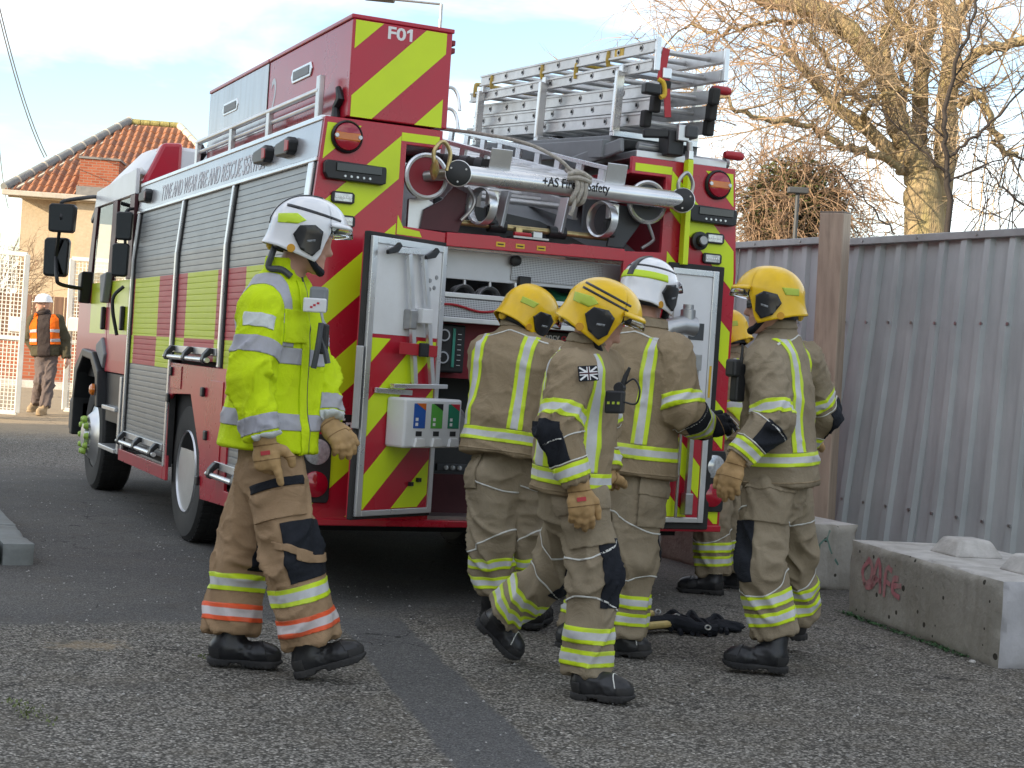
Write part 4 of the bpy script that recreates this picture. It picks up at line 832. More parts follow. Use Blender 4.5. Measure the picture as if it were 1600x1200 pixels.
# --- left rear door, swung open
def door(name, hinge, u, n, w, z0, z1, bar=0.035):
    e = empty(name, hinge); e.parent = FE; u = np.array(u, float); n = np.array(n, float)
    def P(a, z, d=0.0): return u * a + n * d + np.array([0, 0, z])
    def pl(nm, mt, poly, d0, d1, par=e, bevel=0.0): return MB().prism(poly, n * d0, u, (0, 0, 1), n, d1 - d0).build(nm, mt, par, bevel=bevel)
    return e, P, pl
U = np.array([-0.882, -0.471, 0]); U /= np.linalg.norm(U); NN = np.array([0.471, -0.882, 0]); NN /= np.linalg.norm(NN)
W_ = 0.577; Z0, Z1 = 0.495, 1.887
D1, P, pl = door('rear_door', (0.695, -0.04, 0), U, NN, W_, Z0, Z1)
def rect(a0, a1, z0, z1): return [(a0, z0), (a1, z0), (a1, z1), (a0, z1)]
pl('door_skin', 'red_paint', rect(-0.005, W_ + 0.005, Z0 - 0.008, Z1 + 0.008), -0.055, -0.045)
pl('rubber_seal', 'black_rubber', rect(-0.012, W_ + 0.012, Z0 - 0.018, Z1 + 0.022), -0.0445, -0.012, bevel=0.006)
pl('white_panel', 'white_paint', rect(0.035, W_ - 0.04, 1.405, Z1 - 0.035), -0.0115, 0.0)
pl('red_panel', 'red_paint', rect(0.035, W_ - 0.04, Z0 + 0.03, 1.404), -0.0115, 0.0)
for q in (rect(0.0, 0.034, Z0, Z1), rect(W_ - 0.039, W_, Z0, Z1), rect(0.0345, W_ - 0.0395, Z1 - 0.034, Z1), rect(0.0345, W_ - 0.0395, Z0, Z0 + 0.029)): pl('door_frame', 'bright_alloy', q, -0.0115, 0.008, bevel=0.003)
pl('edge_guard', 'aluminium', rect(W_ + 0.0125, W_ + 0.020, 0.93, 1.34), -0.042, 0.004, bevel=0.003)
pan = rect(0.040, W_ - 0.045, Z0 + 0.034, 1.385)
for k in range(-2, 6):      # stripes rise towards the hinge side
    hi = 1.10 + k * 0.37; q = clip_poly(pan, 0.90, 1, hi + 0.45); q = clip_poly(q, -0.90, -1, -(hi + 0.27)) if len(q) > 2 else q
    if len(q) > 2: pl('chevron_stripe', 'yellow_film', q, 0.0003, 0.0016)
def bar(nm, a, z, a2, z2, d, w, h, mt='bright_alloy', par=D1): return MB().bar(P(a, z, d), P(a2, z2, d), w, h, NN).build(nm, mt, par, bevel=0.002)
fr = bar('rack_top', 0.486, 1.826, 0.125, 1.842, 0.03, 0.03, 0.02)
bar('rack_bar', 0.331, 1.815, 0.225, 1.165, 0.032, 0.030, 0.022); bar('rack_bar', 0.217, 1.822, 0.088, 1.165, 0.032, 0.030, 0.022); bar('rack_foot', 0.40, 1.150, -0.02, 1.158, 0.035, 0.022, 0.03); bar('rack_rail', 0.50, 1.125, 0.22, 1.118, 0.012, 0.026, 0.012)
for a in (0.44, 0.15): pl('rack_hook', 'black_plastic', [(a, 1.815), (a + 0.07, 1.80), (a + 0.075, 1.82), (a + 0.02, 1.845), (a - 0.01, 1.868), (a - 0.03, 1.85)], 0.038, 0.058, bevel=0.004)
bar('strap', 0.38, 1.342, 0.085, 1.336, 0.05, 0.060, 0.004, 'red_plastic'); pl('buckle', 'black_plastic', rect(0.165, 0.235, 1.305, 1.375), 0.05, 0.066, bevel=0.005)
pl('catch', 'white_paint', rect(0.165, 0.245, 1.475, 1.55), 0.001, 0.075, bevel=0.004); pl('catch_hook', 'steel', rect(0.255, 0.31, 1.44, 1.54), 0.001, 0.05, bevel=0.006)
for a, z in ((0.28, 1.70), (0.12, 1.70), (0.085, 1.665), (0.12, 1.655), (0.07, 1.72)): MB().lathe(P(a, z, 0.0), NN, [(0.012, 0), (0.010, 0.005)], 12).build('bolt', 'steel', D1)
ds = pl('dispenser', 'white_paint', rect(-0.05, 0.395, 0.845, 1.095), 0.002, 0.13, bevel=0.012)
M('label_blue', (0.02, 0.10, 0.42), 0.4); M('label_green', (0.10, 0.40, 0.06), 0.4); M('label_teal', (0.01, 0.20, 0.11), 0.4); M('label_orange', (0.6, 0.14, 0.02), 0.4)
for i, (mt, m2) in enumerate((('label_blue', 'label_orange'), ('label_green', 'black_print'), ('label_teal', 'red_print'))):
    a = 0.285 - i * 0.135; l = pl('soap_label', mt, rect(a - 0.045, a + 0.045, 0.945, 1.07), 0.1305, 0.1318, ds); pl('label_corner', m2, [(a - 0.045, 1.071), (a - 0.045, 1.035), (a + 0.03, 1.071)], 0.1319, 0.1326, l)
    for z in (0.99, 0.965): pl('label_dot', 'white_print', rect(a + 0.01, a + 0.03, z - 0.008, z + 0.008), 0.1319, 0.1326, l)
    pl('nozzle_window', 'black_plastic', rect(a - 0.022, a + 0.022, 0.905, 0.93), 0.1305, 0.133, ds); pl('push_lever', 'white_print', [(a - 0.03, 0.895), (a + 0.03, 0.895), (a + 0.042, 0.85), (a - 0.042, 0.85)], 0.1305, 0.148, ds, bevel=0.004)
for a, z in ((0.12, 0.67), (0.18, 0.65)): pl('knob', 'black_plastic', rect(a - 0.012, a + 0.012, z - 0.01, z + 0.01), 0.002, 0.02)
# --- right rear door
D2, P, pl = door('rear_door', (2.055, -0.05, 0), (1, 0, 0), (0, -1, 0), 0.33, 0.44, 1.914)
pl('rubber_seal', 'black_rubber', rect(-0.02, 0.345, 0.43, 1.925), -0.03, -0.012, bevel=0.006)
pl('white_panel', 'white_paint', rect(0.0, 0.262, 1.17, 1.86), -0.0115, 0.0); pl('red_panel', 'red_paint', rect(0.0, 0.262, 0.50, 1.169), -0.0115, 0.0)
for q in (rect(0.263, 0.30, 0.47, 1.895), rect(0.0, 0.2625, 1.861, 1.895), rect(0.0, 0.2625, 0.47, 0.499)): pl('door_frame', 'bright_alloy', q, -0.0115, 0.008, bevel=0.003)
pan = rect(0.003, 0.258, 0.503, 1.12)
for k in range(-3, 4):
    hi = 0.66 + k * 0.36; q = clip_poly(pan, 1.05, 1, hi + 0.40); q = clip_poly(q, -1.05, -1, -(hi + 0.22)) if len(q) > 2 else q
    if len(q) > 2: pl('chevron_stripe', 'yellow_film', q, 0.0003, 0.0016)
pl('dark_notice', 'dark_grey', rect(0.125, 0.225, 1.50, 1.595), 0.0005, 0.002)
MB().tube([(-0.13, -0.09, 1.49), (-0.06, -0.10, 1.555), (0.02, -0.10, 1.575), (0.10, -0.10, 1.57)], [0.045, 0.05, 0.052, 0.056], 18).build('standpipe_elbow', 'hose_alloy', D2, smooth=True)
MB().lathe((0.055, -0.10, 1.60), (0, 0, 1), [(0.042, 0), (0.042, 0.06), (0.03, 0.065), (0.03, 0.09)], 18).build('standpipe_neck', 'hose_alloy', D2, smooth=True)
mb = MB().bar((0.165, -0.04, 0.62), (0.165, -0.04, 1.36), 0.028, 0.028); kb_ = mb.build('hydrant_key', 'steel', D2, bevel=0.003); MB().bar((0.165, -0.04, 1.33), (0.165, -0.04, 1.42), 0.05, 0.045).build('key_socket', 'steel', kb_, bevel=0.004); MB().bar((0.165, -0.04, 0.52), (0.165, -0.04, 0.64), 0.055, 0.05).build('key_foot', 'steel', kb_, bevel=0.005)
MB().bar((0.05, -0.04, 1.045), (0.24, -0.04, 1.045), 0.02, 0.04).build('tool_clip', 'gold_steel', D2, bevel=0.003); MB().cyl((0.11, -0.05, 1.0), (0.11, -0.05, 1.09), 0.022, 12).build('clip_block', 'black_plastic', D2)
for x, z0, z1, mt in ((0.10, 0.50, 0.98, 'steel'), (0.04, 0.62, 0.98, 'steel')): MB().cyl((x, -0.035, z0), (x, -0.035, z1), 0.009, 8).build('tool_rod', mt, D2, smooth=True)
pl('rod_socket', 'aluminium', rect(0.0, 0.075, 0.73, 0.79), 0.002, 0.05, bevel=0.005); MB().tube([(0.0, -0.03, 0.93), (0.0, -0.03, 1.86)], 0.006, 6).build('gas_strut', 'steel', D2); pl('handle_notice', 'yellow_sticker', rect(0.274, 0.289, 1.18, 1.36), 0.0082, 0.009)

# --- left side of the body
def side_poly(name, mat, yz, off=0.0, th=0.02, bevel=0.0):
    a = [(sx(z) + off, y, z) for y, z in yz]; b_ = [(sx(z) + off + th, y, z) for y, z in yz]; n = len(yz)
    return MB().add(a + b_, [tuple(range(n)), tuple(reversed(range(n, 2 * n)))] + [(i, i + n, (i + 1) % n + n, (i + 1) % n) for i in range(n)]).build(name, mat, FE, bevel=bevel)
M('silver_band', (0.55, 0.55, 0.57), 0.24, 0.55, var=0.06, vs=3, dirt=(0.42, 0.38, 0.36), damt=0.3)
side_poly('side_band', 'silver_band', [(0.031, 2.285), (YF, 2.285), (YF, 2.47), (0.031, 2.47)], -0.004)
side_poly('cornice', 'bright_alloy', [(0.031, 2.471), (YF, 2.471), (YF, 2.498), (0.031, 2.498)], -0.012, 0.05, 0.004)
side_poly('band_trim', 'bright_alloy', [(0.031, 2.262), (YF, 2.262), (YF, 2.284), (0.031, 2.284)], -0.010, 0.04, 0.004)
text('side_lettering', 'TYNE AND WEAR FIRE AND RESCUE SERVICE', 0.16, (sx(2.31) - 0.0055, 3.78, 2.31), (0, -1, 0), (0.0848, 0, 0.9964), 'ghost_print', FE, 0.0008, 0.001, 2.75)
for y in (0.55, 1.0, 4.25):
    col = 'red_plastic' if y < 2 else 'maroon_plate'
    e = MB().prism([(y - 0.13, 2.345), (y - 0.09, 2.33), (y + 0.11, 2.335), (y + 0.14, 2.36), (y + 0.13, 2.405), (y - 0.1, 2.425), (y - 0.14, 2.40)], (sx(2.38) - 0.055, 0, 0), (0, 1, 0), (0, 0, 1), (1, 0, 0), 0.055).build('side_lamp', 'black_plastic', FE, bevel=0.01)
    MB().prism([(y - 0.128, 2.35), (y - 0.06, 2.345), (y - 0.06, 2.412), (y - 0.13, 2.40)], (sx(2.38) - 0.058, 0, 0), (0, 1, 0), (0, 0, 1), (1, 0, 0), 0.02).build('lamp_lens', col, e, bevel=0.004)
def shutter(name, y0, y1, z0, z1):
    e = empty(name, (0, 0, 0)); e.parent = FE; pitch = 0.038; k = int(round((z1 - z0) / pitch)); pitch = (z1 - z0) / k
    for i in range(k):
        a = z0 + i * pitch; vs_ = []
        for y in (y0, y1):
            for f_, d_ in ((0.0, 0.0030), (0.07, 0.0), (0.30, -0.0004), (0.70, -0.0006), (0.95, -0.0003), (1.0, 0.0030)): z = a + f_ * pitch; vs_.append((sx(z) + 0.012 + d_, y, z))
        MB().add(vs_, [(j, j + 1, 6 + j + 1, 6 + j) for j in range(5)]).build('slat', 'slat_paint', e)
    return e
shutter('roller_shutter', 0.20, 1.605, 0.50, 2.262); shutter('roller_shutter', 1.70, 2.945, 1.19, 2.262); shutter('roller_shutter', 3.035, 4.455, 0.50, 2.262)
for y, w, z0 in ((0.10, 0.09, 0.45), (1.655, 0.04, 0.45), (2.99, 0.04, 0.45), (4.50, 0.04, 0.45)):
    z0_ = 1.16 if 1.0 < y < 3.2 and y < 2.5 else z0
    side_poly('post', 'bright_alloy', [(y - w * 0.45, z0_), (y + w * 0.45, z0_), (y + w * 0.45, 1.9), (y + w * 0.45, 2.26), (y - w * 0.45, 2.26), (y - w * 0.45, 1.9)], -0.014, 0.05, 0.006)
    side_poly('post_seal', 'black_rubber', [(y + w * 0.46, z0_), (y + w * 0.46 + 0.028, z0_), (y + w * 0.46 + 0.028, 1.9), (y + w * 0.46 + 0.028, 2.26), (y + w * 0.46, 2.26), (y + w * 0.46, 1.9)], 0.0, 0.04)
    side_poly('post_seal', 'black_rubber', [(y - w * 0.46 - 0.028, z0_), (y - w * 0.46, z0_), (y - w * 0.46, 1.9), (y - w * 0.46, 2.26), (y - w * 0.46 - 0.028, 2.26), (y - w * 0.46 - 0.028, 1.9)], 0.002, 0.04)
# lower panels round the rear wheel
side_poly('wheel_panel', 'red_paint', [(1.36, 1.158), (2.972, 1.158), (2.972, 0.90), (2.86, 0.95), (2.34, 0.97), (2.02, 0.62), (1.93, 0.34), (1.36, 0.36)], 0.0, 0.02, 0.003)
side_poly('wheel_panel', 'red_paint', [(2.93, 0.36), (3.03, 0.36), (3.03, 1.158), (2.973, 1.158), (2.973, 0.89)], -0.001, 0.02, 0.003)
side_poly('skirt', 'red_paint', [(3.031, 0.36), (4.62, 0.36), (4.62, 0.448), (3.031, 0.448)], -0.002, 0.02, 0.003)
side_poly('skirt', 'red_paint', [(0.0, 0.448), (0.0, 0.43), (0.75, 0.36), (1.359, 0.36), (1.359, 0.448)], -0.002, 0.02, 0.003)
side_poly('inspection_flap', 'red_paint', [(1.50, 0.50), (1.82, 0.50), (1.82, 1.08), (1.50, 1.08)], -0.006, 0.005, 0.002)
side_poly('inspection_flap', 'red_paint', [(2.62, 0.99), (2.93, 0.99), (2.93, 1.14), (2.62, 1.14)], -0.006, 0.005, 0.002)
for y, z in ((1.98, 1.0), (2.90, 1.10), (1.84, 0.74), (1.98, 0.45), (2.95, 0.92)): MB().box(XL - 0.022, XL - 0.002, y - 0.03, y + 0.03, z - 0.03, z + 0.03).build('hinge', 'black_plastic', FE, bevel=0.008)
def lift_bar(y0, y1, z):
    e = empty('shutter_handle', (0, 0, 0)); e.parent = FE
    MB().cyl((XL - 0.055, y0, z), (XL - 0.055, y1, z), 0.016, 14).build('grip', 'bright_alloy', e, smooth=True)
    for f_ in (0.06, 0.5, 0.94):
        y = y0 + (y1 - y0) * f_; MB().prism([(0.01, 0.07), (-0.035, 0.075), (-0.068, 0.035), (-0.078, 0.0), (-0.068, -0.022), (-0.04, -0.022), (-0.045, 0.02), (-0.02, 0.04), (0.01, 0.04)], (XL, y - 0.035, z), (1, 0, 0), (0, 0, 1), (0, 1, 0), 0.07).build('bracket', 'black_plastic', e, bevel=0.006)
    MB().box(XL - 0.012, XL + 0.01, y0 - 0.02, y1 + 0.02, z + 0.03, z + 0.075).build('drip_rail', 'aluminium', e, bevel=0.003)
lift_bar(3.08, 4.42, 0.52); lift_bar(1.73, 2.92, 1.20); lift_bar(0.28, 1.56, 0.53)
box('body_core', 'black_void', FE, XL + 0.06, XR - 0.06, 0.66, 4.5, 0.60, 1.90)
box('roof_deck', 'grey_paint', FE, 0.03, 0.43, 0.032, YF, 2.43, 2.47); box('roof_deck', 'grey_paint', FE, 2.03, 2.44, 0.032, YF, 2.43, 2.47); box('roof_front', 'grey_paint', FE, 0.431, 2.029, 3.2, YF, 2.30, 2.46)
mb = MB(); mb.add([(XR, 0.031, 0.45), (XR, YF, 0.45), (XR, YF, 1.9), (XR, 0.031, 1.9), (XR - 0.05, YF, 2.49), (XR - 0.05, 0.031, 2.49)], [(0, 1, 2, 3), (3, 2, 4, 5)]); mb.build('offside_wall', 'red_paint', FE)
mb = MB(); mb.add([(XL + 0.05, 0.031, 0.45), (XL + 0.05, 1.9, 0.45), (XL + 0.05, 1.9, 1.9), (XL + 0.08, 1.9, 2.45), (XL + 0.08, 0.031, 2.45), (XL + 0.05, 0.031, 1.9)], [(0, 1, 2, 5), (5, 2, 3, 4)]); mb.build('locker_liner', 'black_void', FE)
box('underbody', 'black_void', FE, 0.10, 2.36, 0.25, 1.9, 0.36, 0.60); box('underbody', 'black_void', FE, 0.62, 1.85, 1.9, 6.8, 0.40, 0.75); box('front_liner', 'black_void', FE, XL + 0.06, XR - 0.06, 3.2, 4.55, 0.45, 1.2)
for x in (0.14, 1.85): box('mudflap', 'black_rubber', FE, x, x + 0.5, 1.86, 1.875, 0.14, 0.62)
# --- wheels
def wheel(name, x, y, r, w, side, rim_r, inset, front=False):
    e = empty(name, (x, y, r)); e.parent = FE; d = (-side, 0, 0)
    ty = MB().lathe((0, 0, 0), (-1, 0, 0), [(rim_r, -w / 2), (r * 0.93, -w / 2), (r * 0.985, -w / 2 + 0.02), (r, -w / 2 + 0.05), (r, w / 2 - 0.05), (r * 0.985, w / 2 - 0.02), (r * 0.93, w / 2), (rim_r + 0.05, w / 2 + 0.006), (rim_r, w / 2 - 0.004)], 56, closed=True).build('tyre', 'black_rubber', e, smooth=True)
    tr_ = MB()
    for k in range(56):
        a = 2 * PI * k / 56
        for q in (-1, 0, 1): tr_.obox((q * w * 0.3, math.cos(a) * (r + 0.001), math.sin(a) * (r + 0.001)), (1, 0, 0), (0, -math.sin(a), math.cos(a)), (0, math.cos(a), math.sin(a)), w * 0.11, 0.016, 0.004)
    tag(tr_.build('tread', 'black_rubber', ty), kind='stuff')
    if front: prof_ = [(rim_r, w / 2 - 0.02), (rim_r * 0.95, w / 2 - 0.01), (rim_r * 0.8, w / 2 + 0.0), (rim_r * 0.62, w / 2 + 0.05), (rim_r * 0.4, w / 2 + 0.055), (rim_r * 0.36, w / 2 + 0.09), (0, w / 2 + 0.10)]
    else: prof_ = [(rim_r, w / 2 - 0.005), (rim_r * 0.97, w / 2 + 0.006), (rim_r * 0.93, w / 2 - 0.01), (rim_r * 0.86, w / 2 - 0.10), (rim_r * 0.62, w / 2 - 0.13), (rim_r * 0.4, w / 2 - 0.12), (rim_r * 0.38, w / 2 - 0.06), (0, w / 2 - 0.05)]
    rm = MB().lathe((0, 0, 0), (-1, 0, 0), prof_, 48).build('rim', 'aluminium', e, smooth=True)
    for k in range(10):
        a = 2 * PI * k / 10; rr = rim_r * 0.52; xx = -(w / 2 + (0.05 if front else -0.13)); p = (xx, math.cos(a) * rr, math.sin(a) * rr)
        MB().lathe(p, (-1, 0, 0), [(0.017, 0), (0.017, 0.03), (0.012, 0.034)], 8).build('wheel_nut', 'steel', rm)
        if front: MB().lathe((p[0] - 0.018, p[1], p[2]), (-1, 0, 0), [(0.030, 0), (0.028, 0.014), (0.02, 0.034), (0.016, 0.036)], 12).build('nut_indicator', 'lime_plastic', rm, smooth=True)
    return e
wheel('wheel', 0.135, 2.57, 0.455, 0.25, 1, 0.272, 0); wheel('wheel', 0.43, 2.57, 0.455, 0.25, 1, 0.272, 0)
wheel('wheel', 2.03, 2.57, 0.455, 0.25, 1, 0.272, 0); wheel('wheel', 2.33, 2.57, 0.455, 0.25, 1, 0.272, 0)
wheel('wheel', 0.13, 6.0, 0.455, 0.27, 1, 0.272, 0, True); wheel('wheel', 2.33, 6.0, 0.455, 0.27, 1, 0.272, 0, True)
MB().cyl((0.2, 2.57, 0.455), (2.3, 2.57, 0.455), 0.09, 14).build('axle', 'black_void', FE); MB().cyl((0.2, 6.0, 0.455), (2.3, 6.0, 0.455), 0.07, 14).build('axle', 'black_void', FE)
# --- roof locker
rb = empty('roof_locker', (0, 0, 0)); rb.parent = FE
box('locker_body', 'red_paint', rb, 0.12, 0.668, 0.003, 3.01, 2.502, 3.00, 0.006); box('locker_lid', 'red_paint', rb, 0.112, 0.678, 0.0, 1.53, 3.001, 3.024, 0.005); box('locker_lid', 'red_paint', rb, 0.112, 0.678, 1.545, 3.015, 3.001, 3.024, 0.005)
M('sky_reflection', (0.50, 0.49, 0.50), 0.22, 0.35, var=0.08, vs=3, stretch=(1, 5, 0.6), dirt=(0.30, 0.22, 0.19), damt=0.75, ds=1.6, coat=0.4)
box('reflection_panel', 'sky_reflection', rb, 0.1165, 0.1195, 1.548, 3.0, 2.60, 2.995, 0.002)  # pale plate: its colour stands in for sky reflected on the locker side
box('lid_seam', 'black_rubber', rb, 0.117, 0.1205, 1.532, 1.543, 2.60, 3.0)
pan = [(0.135, 2.503), (0.635, 2.503), (0.635, 2.995), (0.135, 2.995)]
for c_, w_ in ((2.475, 0.222), (2.018, 0.24)):
    q = clip_poly(pan, 1.0, -1, -(c_ - w_)); q = clip_poly(q, -1.0, 1, c_) if len(q) > 2 else q
    if len(q) > 2: plate('chevron_stripe', 'yellow_film', q, 0.0012, 0.0012, rb)
plate('chevron_stripe', 'yellow_film', [(0.135, 2.848), (0.285, 2.995), (0.135, 2.995)], 0.0012, 0.0012, rb)
text('fleet_number', 'F0', 0.088, (0.305, 0.0024, 2.925), (1, 0, 0), (0, 0, 1), 'white_print', rb, 0.0008, 0.0022, 0.098)
plate('fleet_number', 'white_print', [(0.413, 2.963), (0.413, 2.975), (0.430, 2.988), (0.444, 2.988), (0.444, 2.925), (0.429, 2.925), (0.429, 2.970)], 0.0012, 0.0012, rb)
text('locker_number', '2', 0.30, (0.1192, 1.47, 2.68), (0, -1, 0), (0, 0, 1), 'grey_print', rb, 0.0006, 0.003, 0.11)
for y in (0.85, 2.42):
    h_ = MB().prism([(y - 0.20, 2.84), (y - 0.17, 2.80), (y + 0.17, 2.80), (y + 0.20, 2.84), (y + 0.17, 2.88), (y - 0.17, 2.88)], (0.112, 0, 0), (0, 1, 0), (0, 0, 1), (1, 0, 0), 0.0085).build('locker_handle', 'bright_alloy', rb, bevel=0.006)
    MB().box(0.1085, 0.1125, y - 0.15, y + 0.15, 2.815, 2.865).build('handle_recess', 'grey_paint', h_, bevel=0.006)
for z in (2.955, 2.915): box('lid_hinge', 'red_dark', rb, 0.669, 0.69, 0.01, 0.07, z - 0.014, z + 0.014, 0.004)
# --- gallery rail on the roof edge
gr = empty('roof_rail', (0, 0, 0)); gr.parent = FE
MB().tube([(0.06, 0.30, 2.665), (0.06, 3.02, 2.665)], 0.018, 12).build('rail', 'aluminium', gr, smooth=True); MB().tube([(0.07, 0.30, 2.60), (0.07, 3.02, 2.60)], 0.013, 10).build('rail', 'aluminium', gr, smooth=True)
for y in (0.30, 1.25, 2.10, 3.02): MB().box(0.045, 0.075, y - 0.03, y + 0.03, 2.47, 2.74 if y < 0.5 else 2.675).build('rail_post', 'aluminium', gr, bevel=0.004)
for y in (0.12, 3.1): MB().tube([(0.10, y, 2.47), (0.10, y + 0.02, 2.56), (0.11, y - 0.03, 2.60), (0.10, y, 2.66)], [0.03, 0.02, 0.028, 0.015], 8).build('rail_clamp', 'black_plastic', gr, smooth=True)
box('roof_tray', 'red_dark', gr, 0.11, 0.62, 0.05, 3.0, 2.472, 2.498)
for i in range(4): MB().cyl((0.30 + 0.08 * i, 3.1, 2.56), (0.30 + 0.08 * i, 4.1, 2.56), 0.035, 12).build('suction_tube', 'steel', gr, smooth=True)
# --- cab
cab = empty('cab', (0, 0, 0)); cab.parent = FE
def cabside(name, mat, yz, x=XL + 0.005, th=0.03, bevel=0.004): return MB().prism(yz, (x, 0, 0), (0, 1, 0), (0, 0, 1), (1, 0, 0), th).build(name, mat, cab, bevel=bevel)
for x in (XL + 0.005, XR - 0.035):
    cabside('door', 'cab_paint', [(4.62, 1.02), (5.46, 1.02), (5.46, 1.76), (4.62, 1.76)], x); cabside('door', 'cab_paint', [(5.48, 1.08), (6.30, 1.14), (6.62, 1.05), (6.62, 1.76), (5.48, 1.76)], x)
    cabside('rear_pillar', 'maroon_plate', [(4.62, 1.765), (4.80, 1.765), (4.80, 2.42), (4.62, 2.42)], x); cabside('door_pillar', 'maroon_plate', [(5.36, 1.765), (5.60, 1.765), (5.52, 2.42), (5.34, 2.42)], x)
    cabside('front_pillar', 'maroon_plate', [(6.40, 1.765), (6.62, 1.765), (6.40, 2.42), (6.25, 2.42)], x); cabside('roof_side', 'white_paint', [(4.62, 2.422), (6.42, 2.422), (6.34, 2.56), (4.62, 2.62)], x)
    cabside('sill', 'black_plastic', [(4.62, 0.62), (5.40, 0.62), (5.46, 1.01), (4.62, 1.01)], x + 0.02)
M('window_glass', (0.9, 0.95, 0.93), 0.02, var=0.0, rvar=0.0, trans=1.0, ior=1.1)
for y0, y1 in ((4.81, 5.34), (5.605, 6.32)): cabside('side_window', 'window_glass', [(y0, 1.77), (y1, 1.77), (y1 - 0.05, 2.41), (y0, 2.41)], XL + 0.018, 0.005, 0.0)
mb = MB(); mb.add([(0.02, 4.60, 2.56), (2.43, 4.60, 2.56), (0.0, 4.75, 2.62), (2.45, 4.75, 2.62), (0.16, 4.62, 2.82), (2.29, 4.62, 2.82), (0.14, 5.3, 2.84), (2.31, 5.3, 2.84), (0.10, 6.0, 2.72), (2.35, 6.0, 2.72), (0.05, 6.42, 2.50), (2.40, 6.42, 2.50), (-0.03, 5.3, 2.60), (2.48, 5.3, 2.60), (-0.03, 6.0, 2.56), (2.48, 6.0, 2.56)],
       [(0, 1, 5, 4), (4, 5, 7, 6), (6, 7, 9, 8), (8, 9, 11, 10), (0, 4, 2), (2, 4, 6, 12), (12, 6, 8, 14), (14, 8, 10), (1, 3, 5), (3, 13, 7, 5), (13, 15, 9, 7), (15, 11, 9), (10, 11, 15, 13, 3, 1, 0, 2, 12, 14)])
o = mb.build('cab_roof', 'white_paint', cab, smooth=True, angle=50); o.modifiers.new('bevel', 'BEVEL').width = 0.03
mb = MB(); mb.prism([(0.0, 2.50), (0.145, 2.835), (0.30, 2.85), (0.30, 2.50)], (0, 4.585, 0), (1, 0, 0), (0, 0, 1), (0, 1, 0), 0.16); mb.build('roof_fairing', 'red_paint', cab, bevel=0.03)
mb = MB().prism([(6.42, 2.50), (6.62, 1.765), (7.02, 1.70), (7.08, 0.75), (6.62, 0.75), (6.62, 1.04), (6.60, 1.765)], (XL + 0.02, 0, 0), (0, 1, 0), (0, 0, 1), (1, 0, 0), 0.05); mb.build('front_corner', 'cab_paint', cab, bevel=0.02)
box('cab_front', 'red_paint', cab, XL + 0.071, XR - 0.02, 6.95, 7.05, 0.72, 1.70, 0.03); box('bumper', 'dark_grey', cab, XL, XR, 6.60, 7.12, 0.42, 0.74, 0.04); box('cab_floor', 'black_void', cab, XL + 0.05, XR - 0.05, 4.62, 6.95, 0.95, 1.05)
box('dashboard', 'dark_grey', cab, 0.1, 2.35, 6.5, 6.9, 1.45, 1.72, 0.05); 
for x in (0.3, 1.3): box('seat', 'dark_grey', cab, x, x + 0.55, 5.7, 5.85, 1.06, 2.0, 0.05)
MB().prism([(6.20, 2.44), (6.62, 2.30), (6.66, 2.34), (6.30, 2.52)], (-0.03, 0, 0), (0, 1, 0), (0, 0, 1), (1, 0, 0), 2.5).build('sun_visor', 'black_plastic', cab, bevel=0.01)
# wheel arch, steps, indicator
pts = [(6.60, 0.42), (6.60, 0.75), (6.50, 0.98), (6.25, 1.12), (5.85, 1.10), (5.58, 0.95), (5.50, 0.72), (5.42, 0.72), (5.48, 1.02), (5.80, 1.17), (6.30, 1.19), (6.66, 1.02), (6.72, 0.42)]
MB().prism(pts, (XL - 0.05, 0, 0), (0, 1, 0), (0, 0, 1), (1, 0, 0), 0.42).build('wheel_arch', 'black_plastic', cab, bevel=0.012)
MB().prism([(5.46, 1.04), (5.80, 1.18), (5.80, 1.24), (5.56, 1.30), (5.40, 1.16)], (XL - 0.02, 0, 0), (0, 1, 0), (0, 0, 1), (1, 0, 0), 0.05).build('arch_cover', 'grey_paint', cab, bevel=0.015)
MB().lathe((XL - 0.055, 5.56, 0.86), (-1, 0, 0), [(0.05, 0), (0.048, 0.02), (0.03, 0.035), (0, 0.038)], 20).build('side_indicator', 'amber_lens', cab, smooth=True)
for y0, y1, z in ((4.70, 5.36, 0.40), (4.74, 5.30, 0.72)): box('step', 'aluminium', cab, XL - 0.03, 0.25, y0, y1, z, z + 0.035, 0.006); box('step_back', 'black_plastic', cab, 0.20, 0.26, y0, y1, z, z + 0.32)
box('step_post', 'aluminium', cab, XL - 0.01, XL + 0.03, 4.63, 4.70, 0.40, 1.0, 0.004)
for y, z0, z1 in ((4.72, 1.36, 1.55), (5.55, 1.36, 1.55)): box('door_handle', 'black_plastic', cab, XL - 0.03, XL + 0.004, y, y + 0.06, z0, z1, 0.01)
MB().tube(catmull([(XL - 0.06, 4.66, 1.32), (XL - 0.10, 4.67, 1.5), (XL - 0.10, 4.67, 1.62), (XL - 0.03, 4.66, 1.70)], 4), 0.014, 8).build('grab_handle', 'black_plastic', cab, smooth=True)
MB().prism([(5.30, 1.83), (5.58, 1.81), (5.50, 1.58), (5.40, 1.58)], (XL - 0.06, 0, 0), (0, 1, 0), (0, 0, 1), (1, 0, 0), 0.06).build('mirror_foot', 'grey_paint', cab, bevel=0.012)
